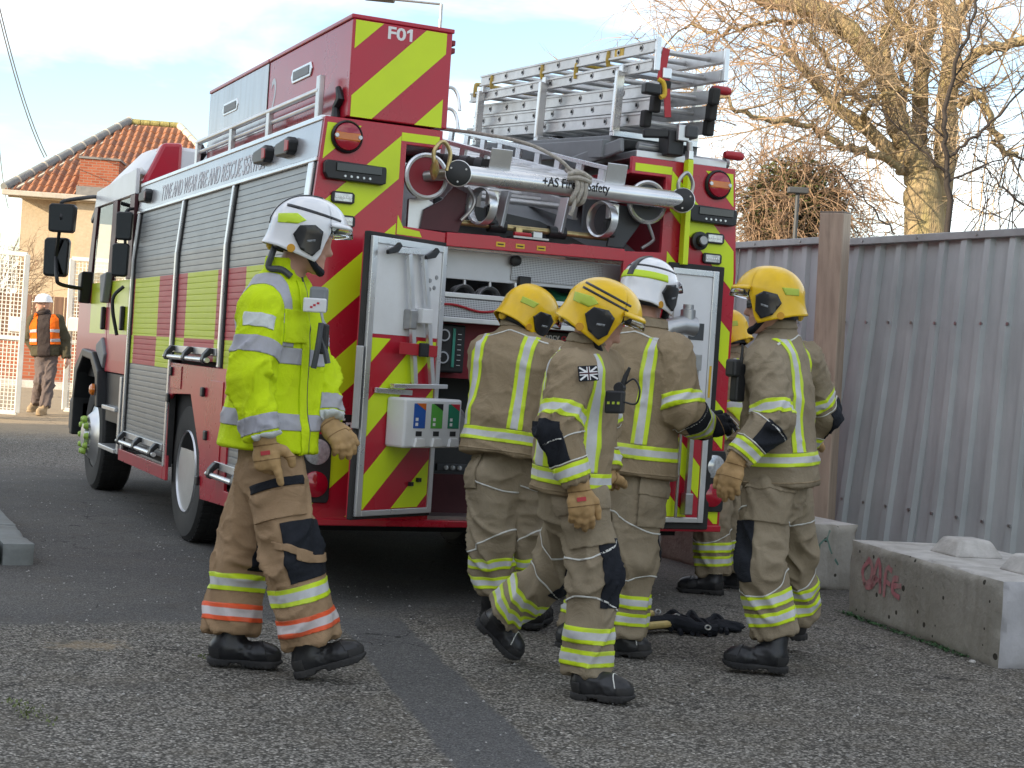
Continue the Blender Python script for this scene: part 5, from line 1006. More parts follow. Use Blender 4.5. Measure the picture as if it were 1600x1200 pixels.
# mirrors
def mirror(c_, w, h, par, depth=0.10):
    x, y, d = np.array([0.93, -0.36, 0]), np.array([0, 0, 1.0]), np.array([-0.36, -0.93, 0])
    po = [(w * a, h * b_) for a, b_ in ((-0.42, -0.5), (0.38, -0.5), (0.46, -0.42), (0.5, 0.4), (0.42, 0.5), (-0.42, 0.48), (-0.5, 0.40), (-0.48, -0.44))]
    hs = MB().prism(po, np.array(c_) - d * depth, x, y, d, depth).build('mirror', 'black_plastic', par, bevel=0.018, seg=3)
    MB().prism([(a * 0.86, b_ * 0.88) for a, b_ in po], np.array(c_) + d * 0.001, x, y, d, 0.003).build('mirror_glass', 'mirror_glass', hs); return hs
m, t, b = _nodes('mirror_glass'); setp(b, 0.04, 1.0); b.inputs['Base Color'].default_value = (0.09, 0.10, 0.11, 1); MATS['mirror_glass'] = m
ma = onX(96, 340, -0.36); mc = onX(87, 401, -0.36)
mirror(ma, 0.225, 0.245, cab); mirror(mc, 0.215, 0.34, cab)
a = onX(98, 316, -0.36); MB().tube(catmull([ma, a + np.array([0, 0.06, -0.03]), a + np.array([0.03, 0.08, 0.02]), np.array([-0.06, 6.45, a[2] + 0.10]), np.array([0.0, 6.5, a[2] + 0.10])], 5), 0.017, 10).build('mirror_arm', 'black_plastic', cab, smooth=True)
bq = onX(90, 436, -0.36); MB().tube(catmull([mc, bq + np.array([0, 0.06, 0.02]), bq + np.array([0.04, 0.08, -0.04]), np.array([-0.10, 6.35, bq[2] - 0.06]), np.array([-0.02, 6.40, bq[2] - 0.06])], 5), 0.017, 10).build('mirror_arm', 'black_plastic', cab, smooth=True); MB().tube([ma, mc], 0.015, 8).build('mirror_arm', 'black_plastic', cab, smooth=True)
MB().prism([(6.28, 1.86), (6.50, 1.84), (6.46, 1.60), (6.36, 1.58)], (XL - 0.09, 0, 0), (0, 1, 0), (0, 0, 1), (1, 0, 0), 0.10).build('mirror_foot', 'black_plastic', cab, bevel=0.015)
mirror((-0.13, 4.52, 2.16), 0.13, 0.22, cab, 0.06); mirror((-0.14, 4.55, 1.90), 0.13, 0.26, cab, 0.06); MB().tube(catmull([(-0.10, 4.56, 1.95), (-0.11, 4.57, 2.22), (-0.09, 4.60, 2.29), (0.0, 4.66, 2.31)], 4), 0.012, 8).build('mirror_arm', 'black_plastic', cab, smooth=True)
# blue beacon pod seen over the cab roof
MB().lathe((0.75, 5.9, 2.72), (0, 0, 1), [(0.10, 0), (0.16, 0.10), (0.20, 0.16), (0.20, 0.20), (0.0, 0.21)], 24).build('beacon', 'dark_grey', cab, smooth=True)
# ------------------------------------------------------------------ ladders and gear on the engine
def ladder(name, label, o, along, across, up, length, width, rail_h, rail_t, rungs, caps=None, mat='ladder_alloy', rung_r=0.016, holes=True):
    "o: near end, middle of the rails; along points to the far end"
    along, across, up = [unit(q) for q in (along, across, up)]
    e = empty(name, tuple(o), label, 'ladder', 'ladders carried on the fire engine')
    for s_ in (-1, 1):
        c_ = across * (s_ * (width / 2 - rail_t / 2)); rl = MB().obox(c_ + along * length / 2, across, up, along, rail_t / 2, rail_h / 2, length / 2).build('rail', mat, e, bevel=0.003)
        for k in (-1, 1): MB().obox(c_ + along * length / 2 + across * s_ * (rail_t / 2 + 0.004) + up * k * (rail_h / 2 - 0.006), across, up, along, 0.004, 0.006, length / 2).build('rail_lip', mat, rl)
        if caps:
            MB().obox(c_ - along * 0.02, across, up, along, rail_t / 2 + 0.012, rail_h / 2 + 0.012, 0.03).build('end_cap', caps, e, bevel=0.012)
        if holes:
            for i in range(rungs):
                p = c_ + along * (length * (i + 0.6) / (rungs + 0.2)) + across * s_ * (rail_t / 2); MB().lathe(p, across * s_, [(0.019, 0), (0.019, 0.004), (0.011, 0.003)], 12).build('rung_end', 'steel', rl); MB().lathe(p + across * s_ * 0.0035, across * s_, [(0.010, 0), (0.010, 0.0015)], 10).build('rung_bore', 'black_void', rl)
    for i in range(rungs):
        p = along * (length * (i + 0.6) / (rungs + 0.2)); MB().cyl(p - across * (width / 2 - rail_t), p + across * (width / 2 - rail_t), rung_r, 12).build('rung', mat, e, smooth=True)
    return e
# ladder lying in the trough, rising towards the cab
ta = math.radians(11.3); tal = np.array([0, math.cos(ta), math.sin(ta)]); tup = np.array([0, -math.sin(ta), math.cos(ta)]); TO = np.array([1.29, 0.0, 2.29])
lt = ladder('trough_ladder', 'long alloy ladder lying in the rear trough behind the cross tube', TO, tal, (1, 0, 0), tup, 3.2, 0.76, 0.075, 0.03, 11, None, 'bright_alloy', 0.02, False)
for s_ in (-1, 1):
    p = np.array([s_ * 0.362, 1.6 * math.cos(ta), 1.6 * math.sin(ta)]); q = tup * 0.11; MB().bar(q + np.array([s_ * 0.362, 0, 0]), q + np.array([s_ * 0.362, 3.2 * math.cos(ta), 3.2 * math.sin(ta)]), 0.028, 0.025).build('truss_rail', 'bright_alloy', lt, bevel=0.003)
    for i in range(11): d_ = tal * (0.12 + i * 0.29); MB().obox(np.array([s_ * 0.362, 0, 0]) + d_ + tup * 0.07, (1, 0, 0), tup, tal, 0.009, 0.04, 0.035).build('truss_plate', 'bright_alloy', lt)
    MB().obox(np.array([s_ * 0.345, -0.085, 0.045]), (1, 0, 0), unit((0, -0.25, 1)), unit((0, 1, 0.25)), 0.062, 0.088, 0.004).build('end_plate', 'aluminium', lt, bevel=0.004)
ld2 = ladder('trough_ladder', 'second alloy ladder nested below the one in the rear trough', TO - tup * 0.16 + tal * 0.25, tal, (1, 0, 0), tup, 2.9, 0.62, 0.10, 0.028, 10, None, 'ladder_alloy', 0.018, False)
# the cross tube
ct = empty('cross_tube', (1.373, -0.10, 2.262), 'polished cross tube with black end caps and lettering across the rear', 'tube'); ct_o = np.array([1.373, -0.10, 2.262])
MB().cyl((-0.66, 0, 0), (0.66, 0, 0), 0.050, 32).build('barrel', 'bright_alloy', ct, smooth=True)
for s_ in (-1, 1):
    ad = unit((-0.38, -1, 0)); pc_ = np.array([s_ * 0.672, -0.012, 0]); MB().lathe(pc_, ad, [(0.052, -0.05), (0.070, 0.0), (0.070, 0.022), (0.067, 0.026), (0.0, 0.026)], 36).build('end_flange', 'bright_alloy', ct, smooth=True)
    cp_ = MB().lathe(pc_ + ad * 0.0262, ad, [(0.066, 0), (0.065, 0.010), (0.058, 0.014), (0.0, 0.0145)], 36).build('end_cap', 'black_plastic', ct, smooth=True); x, y, d_ = basis(ad)
    for k in range(3): a = k * 2.09 + 0.5; MB().lathe(pc_ + ad * 0.0405 + (x * math.cos(a) + y * math.sin(a)) * 0.045, ad, [(0.006, 0), (0.005, 0.002)], 8).build('cap_screw', 'steel', cp_)
tx = text('tube_lettering', '+AS Fire & Safety', 0.07, (-0.205, -0.0512, -0.012), (1, 0, 0), (0, 0, 1), 'black_print', ct, 0.0012, 0.0008, 0.40)
# rope tied round it
rp = MB(); rr = random.Random(4)
for k in range(3): rp.tube(catmull([(0.105 + k * 0.028, 0.05, 0.10), (0.10 + k * 0.03, -0.055, 0.055), (0.115 + k * 0.025, -0.078, 0.0), (0.09 + k * 0.035, -0.065, -0.07), (0.105 + k * 0.02, -0.02, -0.09)], 5), 0.0135, 8)
for k in range(2): rp.tube(catmull([(0.06, -0.06, 0.06 - k * 0.02), (0.12, -0.088, 0.075 - k * 0.03), (0.19, -0.08, 0.05 - k * 0.02)], 5), 0.0135, 8)
rp.tube(catmull([(0.10, -0.05, 0.07), (0.02, -0.02, 0.14), (-0.12, 0.10, 0.22), (-0.30, 0.3, 0.27), (-0.5, 0.5, 0.30)], 6), 0.010, 8)
rp.tube(catmull([(0.115, -0.06, -0.06), (0.10, -0.07, -0.12), (0.085, -0.065, -0.155)], 5), 0.011, 8)
rope = rp.build('rope', 'rope', None, smooth=True, loc=tuple(ct_o + np.array([-0.125, 0, 0]))); tag(rope, 'grey rope knotted round the lettered cross tube', 'rope')
# rings, eyes, clamps and spindle in the trough (parts of the engine)
for s_, cx in ((1, 0.572), (-1, 1.895)):
    MB().lathe((cx, 0.03, 2.245), (0, -1, 0), [(0.118, 0), (0.122, 0.008), (0.122, 0.03), (0.112, 0.036), (0.100, 0.03), (0.098, 0.006)], 44, closed=True).build('ladder_wheel', 'bright_alloy', FE, smooth=True)
    MB().lathe((cx, 0.02, 2.245), (0, -1, 0), [(0.10, 0), (0.10, 0.012)], 36).build('wheel_disc', 'red_dark' if s_ > 0 else 'dark_grey', FE)
    MB().cyl((cx, 0.02, 2.245), (cx + s_ * 0.10, -0.10, 2.262), 0.03, 16).build('wheel_axle', 'steel', FE, smooth=True)
    xx = 0.70 if s_ > 0 else 2.0; q = 0.60 if s_ > 0 else 2.055
    MB().tube(catmull([(q - 0.035, -0.12, 2.28), (q - 0.045, -0.125, 2.36), (q, -0.13, 2.415), (q + 0.045, -0.125, 2.36), (q + 0.035, -0.12, 2.27)], 6), 0.011, 10).build('release_ring', 'gold_steel' if s_ > 0 else 'steel', FE, smooth=True)
MB().lathe((0.568, -0.115, 2.27), (1, 0, 0), [(0.03, -0.015), (0.055, 0), (0.03, 0.015)], 20).build('ring_lever', 'gold_steel', FE, smooth=True)
MB().prism([(0.585, 1.975), (0.80, 1.975), (0.83, 2.06), (0.84, 2.19), (0.76, 2.22), (0.70, 2.14), (0.60, 2.08)], (0, 0.08, 0), *ONE, 0.02).build('hinge_plate', 'maroon_plate', FE, bevel=0.003)
MB().prism([(0.52, 1.975), (0.62, 1.975), (0.66, 2.12), (0.60, 2.15), (0.52, 2.13)], (0, 0.10, 0), *ONE, 0.03).build('hinge_bracket', 'aluminium', FE, bevel=0.003)
MB().prism([(1.70, 1.985), (1.80, 1.985), (1.93, 2.17), (1.90, 2.22), (1.76, 2.22), (1.72, 2.10)], (0, 0.08, 0), *ONE, 0.02).build('hinge_plate', 'dark_grey', FE, bevel=0.003)
MB().tube(catmull([(1.93, 0.06, 2.15), (2.0 - 0.03, 0.05, 2.06), (1.965, 0.05, 2.035), (1.90, 0.05, 1.99)], 4), 0.010, 8).build('locking_arm', 'steel', FE, smooth=True); MB().tube(catmull([(0.83, 0.06, 2.22), (0.865, 0.04, 2.16), (0.85, 0.04, 2.10), (0.80, 0.05, 2.04)], 4), 0.010, 8).build('locking_arm', 'steel', FE, smooth=True)
MB().cyl((0.80, 0.12, 2.035), (1.76, 0.12, 2.035), 0.017, 14).build('spindle', 'gold_steel', FE, smooth=True)
for x in (0.935, 1.66):
    c_ = MB().lathe((x - 0.05, 0.03, 2.125), (1, 0.3, 0), [(0.098, 0), (0.102, 0.01), (0.102, 0.05), (0.094, 0.055), (0.088, 0.045), (0.088, 0.008)], 40, closed=True).build('ladder_clamp', 'bright_alloy', FE, smooth=True)
    MB().box(x - 0.01, x + 0.05, 0.0, 0.06, 2.03, 2.13).build('clamp_block', 'black_plastic', c_, bevel=0.012); MB().box(x - 0.012, x + 0.048, -0.02, 0.03, 2.13, 2.215).build('clamp_arm', 'bright_alloy', c_, bevel=0.006)
for x in (1.04, 1.40): MB().bar((x, 0.10, 2.03), (x + 0.05, 0.13, 2.23), 0.055, 0.03).build('support_leg', 'aluminium', FE, bevel=0.004); MB().cyl((x - 0.05, 0.12, 2.035), (x + 0.05, 0.12, 2.035), 0.035, 16).build('spindle_collar', 'black_plastic', FE, smooth=True)
box('latch_plate', 'steel', FE, 1.09, 1.30, -0.0, 0.10, 1.975, 1.985); MB().tube([(1.10, 0.02, 1.995), (1.20, 0.02, 1.995)], 0.013, 10).build('latch_grip', 'red_plastic', FE); box('latch_block', 'gold_steel', FE, 1.115, 1.155, 0.03, 0.07, 1.986, 2.035, 0.004); box('latch_block', 'aluminium', FE, 1.22, 1.275, 0.03, 0.07, 1.986, 2.02, 0.004)
# striped roller beside the locker
e = empty('padded_roller', (0.70, 0.25, 2.36), 'black banded roller resting beside the roof locker above the cross tube', 'roller')
MB().cyl((-0.15, 0.30, 0.05), (0.26, -0.2, -0.015), 0.036, 18).build('core', 'black_rubber', e, smooth=True)
dv = unit((0.41, -0.5, -0.065))
for i in range(4): p = np.array([0.02, 0.09, 0.023]) + dv * i * 0.095; MB().cyl(p, p + dv * 0.045, 0.040, 18).build('band', 'dark_grey', e, smooth=True)
MB().lathe((0.26, -0.2, -0.015), dv, [(0.030, 0), (0.030, 0.04), (0.012, 0.06)], 16).build('tip', 'steel', e, smooth=True)
# gantry over the right pod
GA = math.radians(4.2); gal = np.array([0, math.cos(GA), math.sin(GA)]); gup = np.array([0, -math.sin(GA), math.cos(GA)])
gn = empty('ladder_gantry', (0, 0, 0)); gn.parent = FE
def G(x, s_, h): return np.array([x, 0.02, 2.66]) + gal * s_ + gup * h
for s_ in (0.32, 1.35, 2.35):
    for x in (1.835, 2.36): MB().bar(G(x, s_, -0.02), G(x, s_, 0.33), 0.05, 0.035, gal).build('upright', 'bright_alloy', gn, bevel=0.004)
    MB().bar(G(1.835, s_, 0.34), G(2.36, s_, 0.34), 0.045, 0.045).build('cross_bar', 'bright_alloy', gn, bevel=0.004); MB().bar(G(1.815, s_, -0.03), G(2.38, s_, -0.03), 0.05, 0.04).build('cross_bar', 'bright_alloy', gn, bevel=0.004)
MB().bar(G(1.80, 0.25, -0.10), G(1.80, 2.9, -0.10), 0.05, 0.11).build('gantry_beam', 'grey_paint', gn, bevel=0.005); MB().bar(G(2.33, 0.25, -0.10), G(2.33, 2.9, -0.10), 0.05, 0.11).build('gantry_beam', 'grey_paint', gn, bevel=0.005)
mb = MB(); mb.add([G(1.78, 0.2, -0.05), G(2.36, 0.2, -0.05), G(2.36, 2.9, -0.05), G(1.78, 2.9, -0.05)], [(0, 1, 2, 3)]); mb.build('gantry_floor', 'grey_paint', gn)
MB().bar((1.742, 0.26, 2.55), (1.742, 2.8, 2.735), 0.045, 0.105).build('swing_beam', 'grey_paint', gn, bevel=0.006); MB().bar((1.765, 0.10, 2.56), (1.70, 0.80, 2.47), 0.03, 0.08).build('link_arm', 'grey_paint', gn, bevel=0.01)
MB().cyl((1.87, 0.12, 2.57), (2.10, 0.10, 2.56), 0.022, 14).build('pivot_shaft', 'steel', gn, smooth=True); MB().cyl((2.12, 0.12, 2.535), (2.44, 0.10, 2.53), 0.022, 14).build('pivot_shaft', 'steel', gn, smooth=True); MB().lathe((2.44, 0.1, 2.53), (1, 0, 0), [(0.034, -0.01), (0.034, 0.012)], 16).build('shaft_end', 'steel', gn)
box('pivot_block', 'black_plastic', gn, 1.99, 2.09, -0.02, 0.10, 2.52, 2.66, 0.008); box('pivot_plate', 'aluminium', gn, 2.03, 2.10, -0.055, -0.022, 2.60, 2.69, 0.005); box('pivot_cap', 'dark_grey', gn, 2.07, 2.15, -0.07, 0.0, 2.62, 2.69, 0.01); MB().bar((1.86, 0.05, 2.63), (2.02, 0.0, 2.64), 0.035, 0.05).build('pivot_arm', 'black_plastic', gn, bevel=0.01)
MB().cyl((2.113, -0.045, 2.551), (2.108, -0.045, 2.60), 0.018, 12).build('pole_fork', 'steel', gn, smooth=True); box('gantry_base', 'aluminium', gn, 1.83, 2.42, 0.05, 1.2, 2.495, 2.535, 0.004)
for x, z, y in ((2.42, 2.565, 0.0), (2.40, 2.955, 0.15)): MB().lathe((x - 0.05, y, z), (1, 0, 0), [(0.018, 0), (0.024, 0.02), (0.026, 0.10), (0.02, 0.12)], 14).build('red_stop', 'red_plastic', gn, smooth=True)
for s_ in (0.5, 1.35):
    for x in (1.99, 2.25): MB().bar(G(x, s_, -0.015), G(x, s_ + 0.08, -0.015), 0.05, 0.05).build('rest_pad', 'black_rubber', gn, bevel=0.008)
labs = ['lowest ladder of the three section stack on the gantry, with black end caps', 'middle ladder of the three section stack on the gantry, with black end caps', 'upper ladder of the three section stack on the gantry, with black end caps']
for k in range(3): ladder('stack_ladder', labs[k], G(2.105 + 0.0 * k, -0.01 - 0.05 * k + 0.11, 0.055 + 0.083 * k), gal, (1, 0, 0), gup, 2.55, 0.44 - 0.045 * k, 0.072, 0.028, 9, 'black_rubber')
tg = math.radians(3.2); gal2 = np.array([0, math.cos(tg), math.sin(tg)]); gup2 = np.array([0, -math.sin(tg), math.cos(tg)])
l1 = ladder('roof_ladder', 'short alloy ladder resting on the gantry frame below the topmost ladder', np.array([2.10, 0.0, 3.005]), gal2, (1, 0, 0), gup2, 2.6, 0.47, 0.065, 0.03, 9)
l2 = ladder('roof_ladder', 'topmost alloy ladder with yellow roof hooks above the fire engine', np.array([2.10, -0.02, 3.10 - 0.01]), gal2, (1, 0, 0), gup2, 2.45, 0.47, 0.070, 0.03, 9)
l2.location.z += 0.02
for (s_, par, hh) in ((0.55, l2, -0.03), (1.45, l2, -0.03), (2.25, l2, -0.03)):
    for x in (-0.235,):
        p = gal2 * s_ + np.array([x, 0, 0]); MB().tube(catmull([p + gup2 * 0.02, p + gup2 * -0.05, p + gup2 * -0.07 + np.array([0.05, 0, 0]), p + gup2 * -0.06 + np.array([0.40, 0, 0])], 5), 0.014, 10).build('roof_hook', 'yellow_steel', par, smooth=True)
for s_ in (0.95, 2.52): p = gal2 * s_ + np.array([-0.235, 0, 0]); MB().tube(catmull([p + gup2 * 0.0, p + gup2 * 0.075, p + gup2 * 0.09 + np.array([0.03, 0, 0]), p + gup2 * 0.085 + np.array([0.25, 0, 0])], 5), 0.014, 10).build('roof_hook', 'yellow_steel', l1, smooth=True)
for s_ in (-1, 1): MB().bar(np.array([s_ * 0.222, -0.01, -0.14]), np.array([s_ * 0.222, -0.01, 0.045]), 0.022, 0.03).build('end_strut', 'bright_alloy', l2, bevel=0.003)
MB().obox(gal2 * 0.42 + np.array([-0.2365, 0, 0]), (1, 0, 0), gup2, gal2, 0.0006, 0.024, 0.055).build('amber_label', 'yellow_sticker', l2)
# curved hooks at the far left end
for z in (0.05, -0.10): p = np.array([-0.30, 2.62, z]); MB().tube(catmull([p, p + np.array([-0.02, 0.02, 0.12]), p + np.array([-0.07, 0.03, 0.16]), p + np.array([-0.14, 0.05, 0.13])], 5), 0.013, 8).build('end_hook', 'bright_alloy', l1, smooth=True)
# red strap and karabiner
st = MB(); P0 = np.array([1.93, -0.03, 3.10]); st.bar(P0, P0 + np.array([-0.03, -0.01, -0.18]), 0.045, 0.006, (0, 1, 0)); st.bar(P0 + np.array([0.0, -0.012, -0.14]), P0 + np.array([0.03, -0.015, -0.38]), 0.040, 0.006, (0, 1, 0))
sr = st.build('webbing', 'red_plastic'); srt = empty('lashing_strap', tuple(P0), 'red webbing strap with yellow clip tied round the ladders', 'strap'); sr.parent = srt; sr.location = tuple(-P0)
MB().tube(catmull([(-0.05, -0.02, -0.18), (-0.02, -0.03, -0.20), (-0.01, -0.03, -0.26), (-0.035, -0.03, -0.28)], 4), 0.014, 8).build('clip', 'yellow_sticker', srt, smooth=True); MB().obox((0.005, -0.015, -0.14), (1, 0, 0), (0, 1, 0), (0, 0, 1), 0.028, 0.008, 0.03).build('buckle', 'bright_alloy', srt, bevel=0.006); MB().obox((-0.09, -0.02, -0.24), (1, 0, 0), (0, 1, 0), (0, 0, 1), 0.05, 0.03, 0.03).build('ratchet', 'black_plastic', srt, bevel=0.01)
# ------------------------------------------------------------------ people: surfaces grown from distance fields
def vnoise(P):
    P = np.asarray(P, np.float64); i = np.floor(P).astype(np.int64); f = P - i; u = f * f * (3 - 2 * f); o = 0
    for dx in (0, 1):
        for dy in (0, 1):
            for dz in (0, 1):
                h = (i[:, 0] + dx) * 374761393 + (i[:, 1] + dy) * 668265263 + (i[:, 2] + dz) * 2147483647; h = (h ^ (h >> 13)) * 1274126177; h = h ^ (h >> 16)
                o = o + ((h & 0xffff) / 32767.5 - 1) * (u[:, 0] if dx else 1 - u[:, 0]) * (u[:, 1] if dy else 1 - u[:, 1]) * (u[:, 2] if dz else 1 - u[:, 2])
    return o
def smin(a, b, k):
    h = np.clip(0.5 + 0.5 * (b - a) / k, 0, 1); return b * (1 - h) + a * h - k * h * (1 - h)
def cone(a, b, ra, rb, flat=None, fs=1.0):
    a = np.asarray(a, float); b = np.asarray(b, float); ab = b - a; L2 = ab @ ab + 1e-12
    def f(P):
        h = np.clip((P - a) @ ab / L2, 0, 1); q = P - a - h[:, None] * ab
        if flat is not None: q = q + flat * ((q @ flat) * (fs - 1))[:, None]
        return np.sqrt((q * q).sum(1)) - (ra + (rb - ra) * h)
    f.lo = np.minimum(a, b) - max(ra, rb); f.hi = np.maximum(a, b) + max(ra, rb); return f
def ellip(c, ax, ay, az, ra, rb, rc):
    c = np.asarray(c, float)
    def f(P): q = P - c; k = np.sqrt(((q @ ax) / ra) ** 2 + ((q @ ay) / rb) ** 2 + ((q @ az) / rc) ** 2); return (k - 1) * min(ra, rb, rc)
    m_ = max(ra, rb, rc); f.lo = c - m_; f.hi = c + m_; return f
def cut(f0, p, n):
    p = np.asarray(p, float); n = unit(n)
    def f(P): return np.maximum(f0(P), (P - p) @ n)
    f.lo, f.hi = f0.lo, f0.hi; return f
def union(fs, k=0.03):
    def f(P):
        d = fs[0](P)
        for g in fs[1:]: d = smin(d, g(P), k)
        return d
    f.lo = np.min([g.lo for g in fs], 0); f.hi = np.max([g.hi for g in fs], 0); return f
def mesh_sdf(f, h, relax=1):
    lo = f.lo - 3 * h; n = np.ceil((f.hi - lo) / h).astype(int) + 4; B = 4; nb = -(-n // B); n = nb * B
    g = np.stack(np.meshgrid(*[np.arange(k) for k in nb], indexing='ij'), -1).reshape(-1, 3)
    dc = f(lo + (g * B + (B - 1) / 2) * h); act = np.abs(dc) < h * B * 1.25
    vals = np.repeat(np.repeat(np.repeat(dc.reshape(nb), B, 0), B, 1), B, 2)
    loc = np.stack(np.meshgrid(*[np.arange(B)] * 3, indexing='ij'), -1).reshape(-1, 3)
    idx = (g[act][:, None, :] * B + loc[None]).reshape(-1, 3)
    vals[idx[:, 0], idx[:, 1], idx[:, 2]] = f(lo + idx * h)
    ins = vals < 0; c8 = [(x, y, z) for x in (0, 1) for y in (0, 1) for z in (0, 1)]
    S = sum(ins[x:n[0] - 1 + x, y:n[1] - 1 + y, z:n[2] - 1 + z].astype(np.int8) for x, y, z in c8)
    C = np.argwhere((S > 0) & (S < 8)); cv = {c: vals[C[:, 0] + c[0], C[:, 1] + c[1], C[:, 2] + c[2]] for c in c8}
    acc = np.zeros((len(C), 3)); cn = np.zeros(len(C))
    for c in c8:
        for ax in range(3):
            if c[ax] == 0:
                c2 = list(c); c2[ax] = 1; c2 = tuple(c2); v0, v1 = cv[c], cv[c2]; m_ = (v0 < 0) != (v1 < 0)
                t = np.where(m_, v0 / np.where(m_, v0 - v1, 1), 0); p = np.array(c, float)[None] + np.zeros((len(C), 1)); p[:, ax] = t
                acc += p * m_[:, None]; cn += m_
    V = lo + (C + acc / cn[:, None]) * h; im = -np.ones(tuple(n - 1), np.int64); im[C[:, 0], C[:, 1], C[:, 2]] = np.arange(len(C)); F = []
    for ax in range(3):
        a1, a2 = (ax + 1) % 3, (ax + 2) % 3; sl0 = [slice(None)] * 3; sl1 = [slice(None)] * 3; sl0[ax] = slice(0, n[ax] - 1); sl1[ax] = slice(1, n[ax])
        E = np.argwhere(ins[tuple(sl0)] != ins[tuple(sl1)]); E = E[(E[:, a1] > 0) & (E[:, a2] > 0) & (E[:, a1] < n[a1] - 1) & (E[:, a2] < n[a2] - 1)]
        q = []
        for d1, d2 in ((1, 1), (0, 1), (0, 0), (1, 0)):
            e = E.copy(); e[:, a1] -= d1; e[:, a2] -= d2; q.append(im[e[:, 0], e[:, 1], e[:, 2]])
        q = np.stack(q, 1); flip = ~ins[E[:, 0], E[:, 1], E[:, 2]]; q[flip] = q[flip][:, ::-1]; F.append(q)
    F = np.concatenate(F); F = F[(F >= 0).all(1)]
    for _ in range(relax):
        d = f(V); G = np.stack([f(V + e) - f(V - e) for e in np.eye(3) * h * 0.3], 1); G /= (np.linalg.norm(G, axis=1, keepdims=True) + 1e-9); V = V - G * np.clip(d, -h, h)[:, None] * 0.7
    return V, F
def vnormals(V, F):
    nf = np.cross(V[F[:, 2]] - V[F[:, 0]], V[F[:, 3]] - V[F[:, 1]]); Nn = np.zeros_like(V)
    for k in range(4): np.add.at(Nn, F[:, k], nf)
    return Nn / (np.linalg.norm(Nn, axis=1, keepdims=True) + 1e-12)
def meshobj(name, V, F, mat, parent, org, attr=None, solid=0.0, smooth=True):
    me = bpy.data.meshes.new(name); V = np.asarray(V) - org
    me.from_pydata(V.tolist(), [], F.tolist() if hasattr(F, 'tolist') else F); me.materials.append(MATS[mat] if isinstance(mat, str) else mat)
    if smooth: me.polygons.foreach_set('use_smooth', [True] * len(me.polygons))
    if attr is not None: a = me.attributes.new('across', 'FLOAT', 'POINT'); a.data.foreach_set('value', np.asarray(attr, np.float32))
    o = bpy.data.objects.new(name, me); link(o, parent)
    if solid: md = o.modifiers.new('solid', 'SOLIDIFY'); md.thickness = solid; md.offset = -1
    return o
def clip_patch(V, Nn, F, conds, off):
    "the part of a surface where every field lies between its limits, lifted by off"
    m_ = np.ones(len(F), bool); full = np.ones(len(F), bool)
    for s, lo, hi in conds: fv = s[F]; m_ &= (fv.max(1) >= lo) & (fv.min(1) <= hi); full &= (fv.min(1) >= lo) & (fv.max(1) <= hi)
    nf = len(conds); A = np.concatenate([V, Nn] + [c[0][:, None] for c in conds], 1); out_, faces, key = [], [], {}
    def vid(r):
        k = (round(r[0] * 5e3), round(r[1] * 5e3), round(r[2] * 5e3)); i = key.get(k)
        if i is None: i = len(out_); key[k] = i; out_.append(r)
        return i
    for q, fl in zip(F[m_], full[m_]):
        poly = [A[i] for i in q]
        if not fl:
            for j, (s, lo, hi) in enumerate(conds):
                for sg, lim in ((1, lo), (-1, hi)):
                    np_ = []
                    for i in range(len(poly)):
                        a, b_ = poly[i], poly[(i + 1) % len(poly)]; da, db = sg * (a[6 + j] - lim), sg * (b_[6 + j] - lim)
                        if da >= 0: np_.append(a)
                        if (da > 0 > db) or (da < 0 < db): np_.append(a + (b_ - a) * (da / (da - db)))
                    poly = np_
                    if len(poly) < 3: break
                if len(poly) < 3: break
        if len(poly) < 3: continue
        ids = []
        for r in poly:
            i = vid(r)
            if not ids or (ids[-1] != i and ids[0] != i): ids.append(i)
        if len(ids) > 2: faces.append(tuple(ids))
    if not faces: return None
    R_ = np.array(out_); lo, hi = conds[0][1], conds[0][2]
    return R_[:, :3] + R_[:, 3:6] / np.linalg.norm(R_[:, 3:6], axis=1, keepdims=True) * off, faces, (R_[:, 6] - lo) / (hi - lo)
# fabrics
def cloth(name, c0, c1, dirt=None, rough=0.85, scale=420, wr=9, damt=0.35):
    m, t, b = _nodes(name); setp(b, rough, spec=0.12, sheen=0.0); v = coords(t); n1 = noise(t, v, 3.5, 6, 0.6); n2 = noise(t, v, scale, 2); n3 = noise(t, v, wr, 5, 0.6, 0.6)
    c = mixrgb(t, ramp(t, n1, [(0.32, 0.0), (0.68, 1.0)]), c0, c1); c = mixrgb(t, math_(t, 'MULTIPLY', n2, 0.35), c, [x * 0.55 for x in c0])
    if dirt: c = mixrgb(t, math_(t, 'MULTIPLY', ramp(t, n3, [(0.5, 0.0), (0.8, 1.0)]), damt), c, dirt)
    t.links.new(c, b.inputs['Base Color']); bump(t, b, math_(t, 'ADD', math_(t, 'MULTIPLY', n3, 1.0), math_(t, 'MULTIPLY', n2, 0.12)), 0.7, 0.022); MATS[name] = m
cloth('turnout', (0.288, 0.220, 0.138), (0.360, 0.282, 0.185), (0.18, 0.135, 0.082)); cloth('turnout_grey', (0.278, 0.226, 0.155), (0.350, 0.292, 0.208), (0.17, 0.137, 0.092)); cloth('turnout_tan', (0.345, 0.228, 0.132), (0.42, 0.285, 0.172), (0.23, 0.150, 0.085))
cloth('hivis', (0.60, 0.78, 0.012), (0.68, 0.86, 0.018), (0.42, 0.48, 0.05), 0.7, 500, 7, 0.25); cloth('black_cloth', (0.018, 0.020, 0.026), (0.028, 0.031, 0.038), None, 0.7); cloth('dark_fleece', (0.045, 0.035, 0.035), (0.06, 0.05, 0.048)); cloth('olive_cloth', (0.07, 0.062, 0.04), (0.095, 0.085, 0.055)); cloth('trouser_grey', (0.13, 0.105, 0.10), (0.16, 0.13, 0.125)); cloth('orange_cloth', (0.72, 0.13, 0.015), (0.80, 0.17, 0.02))
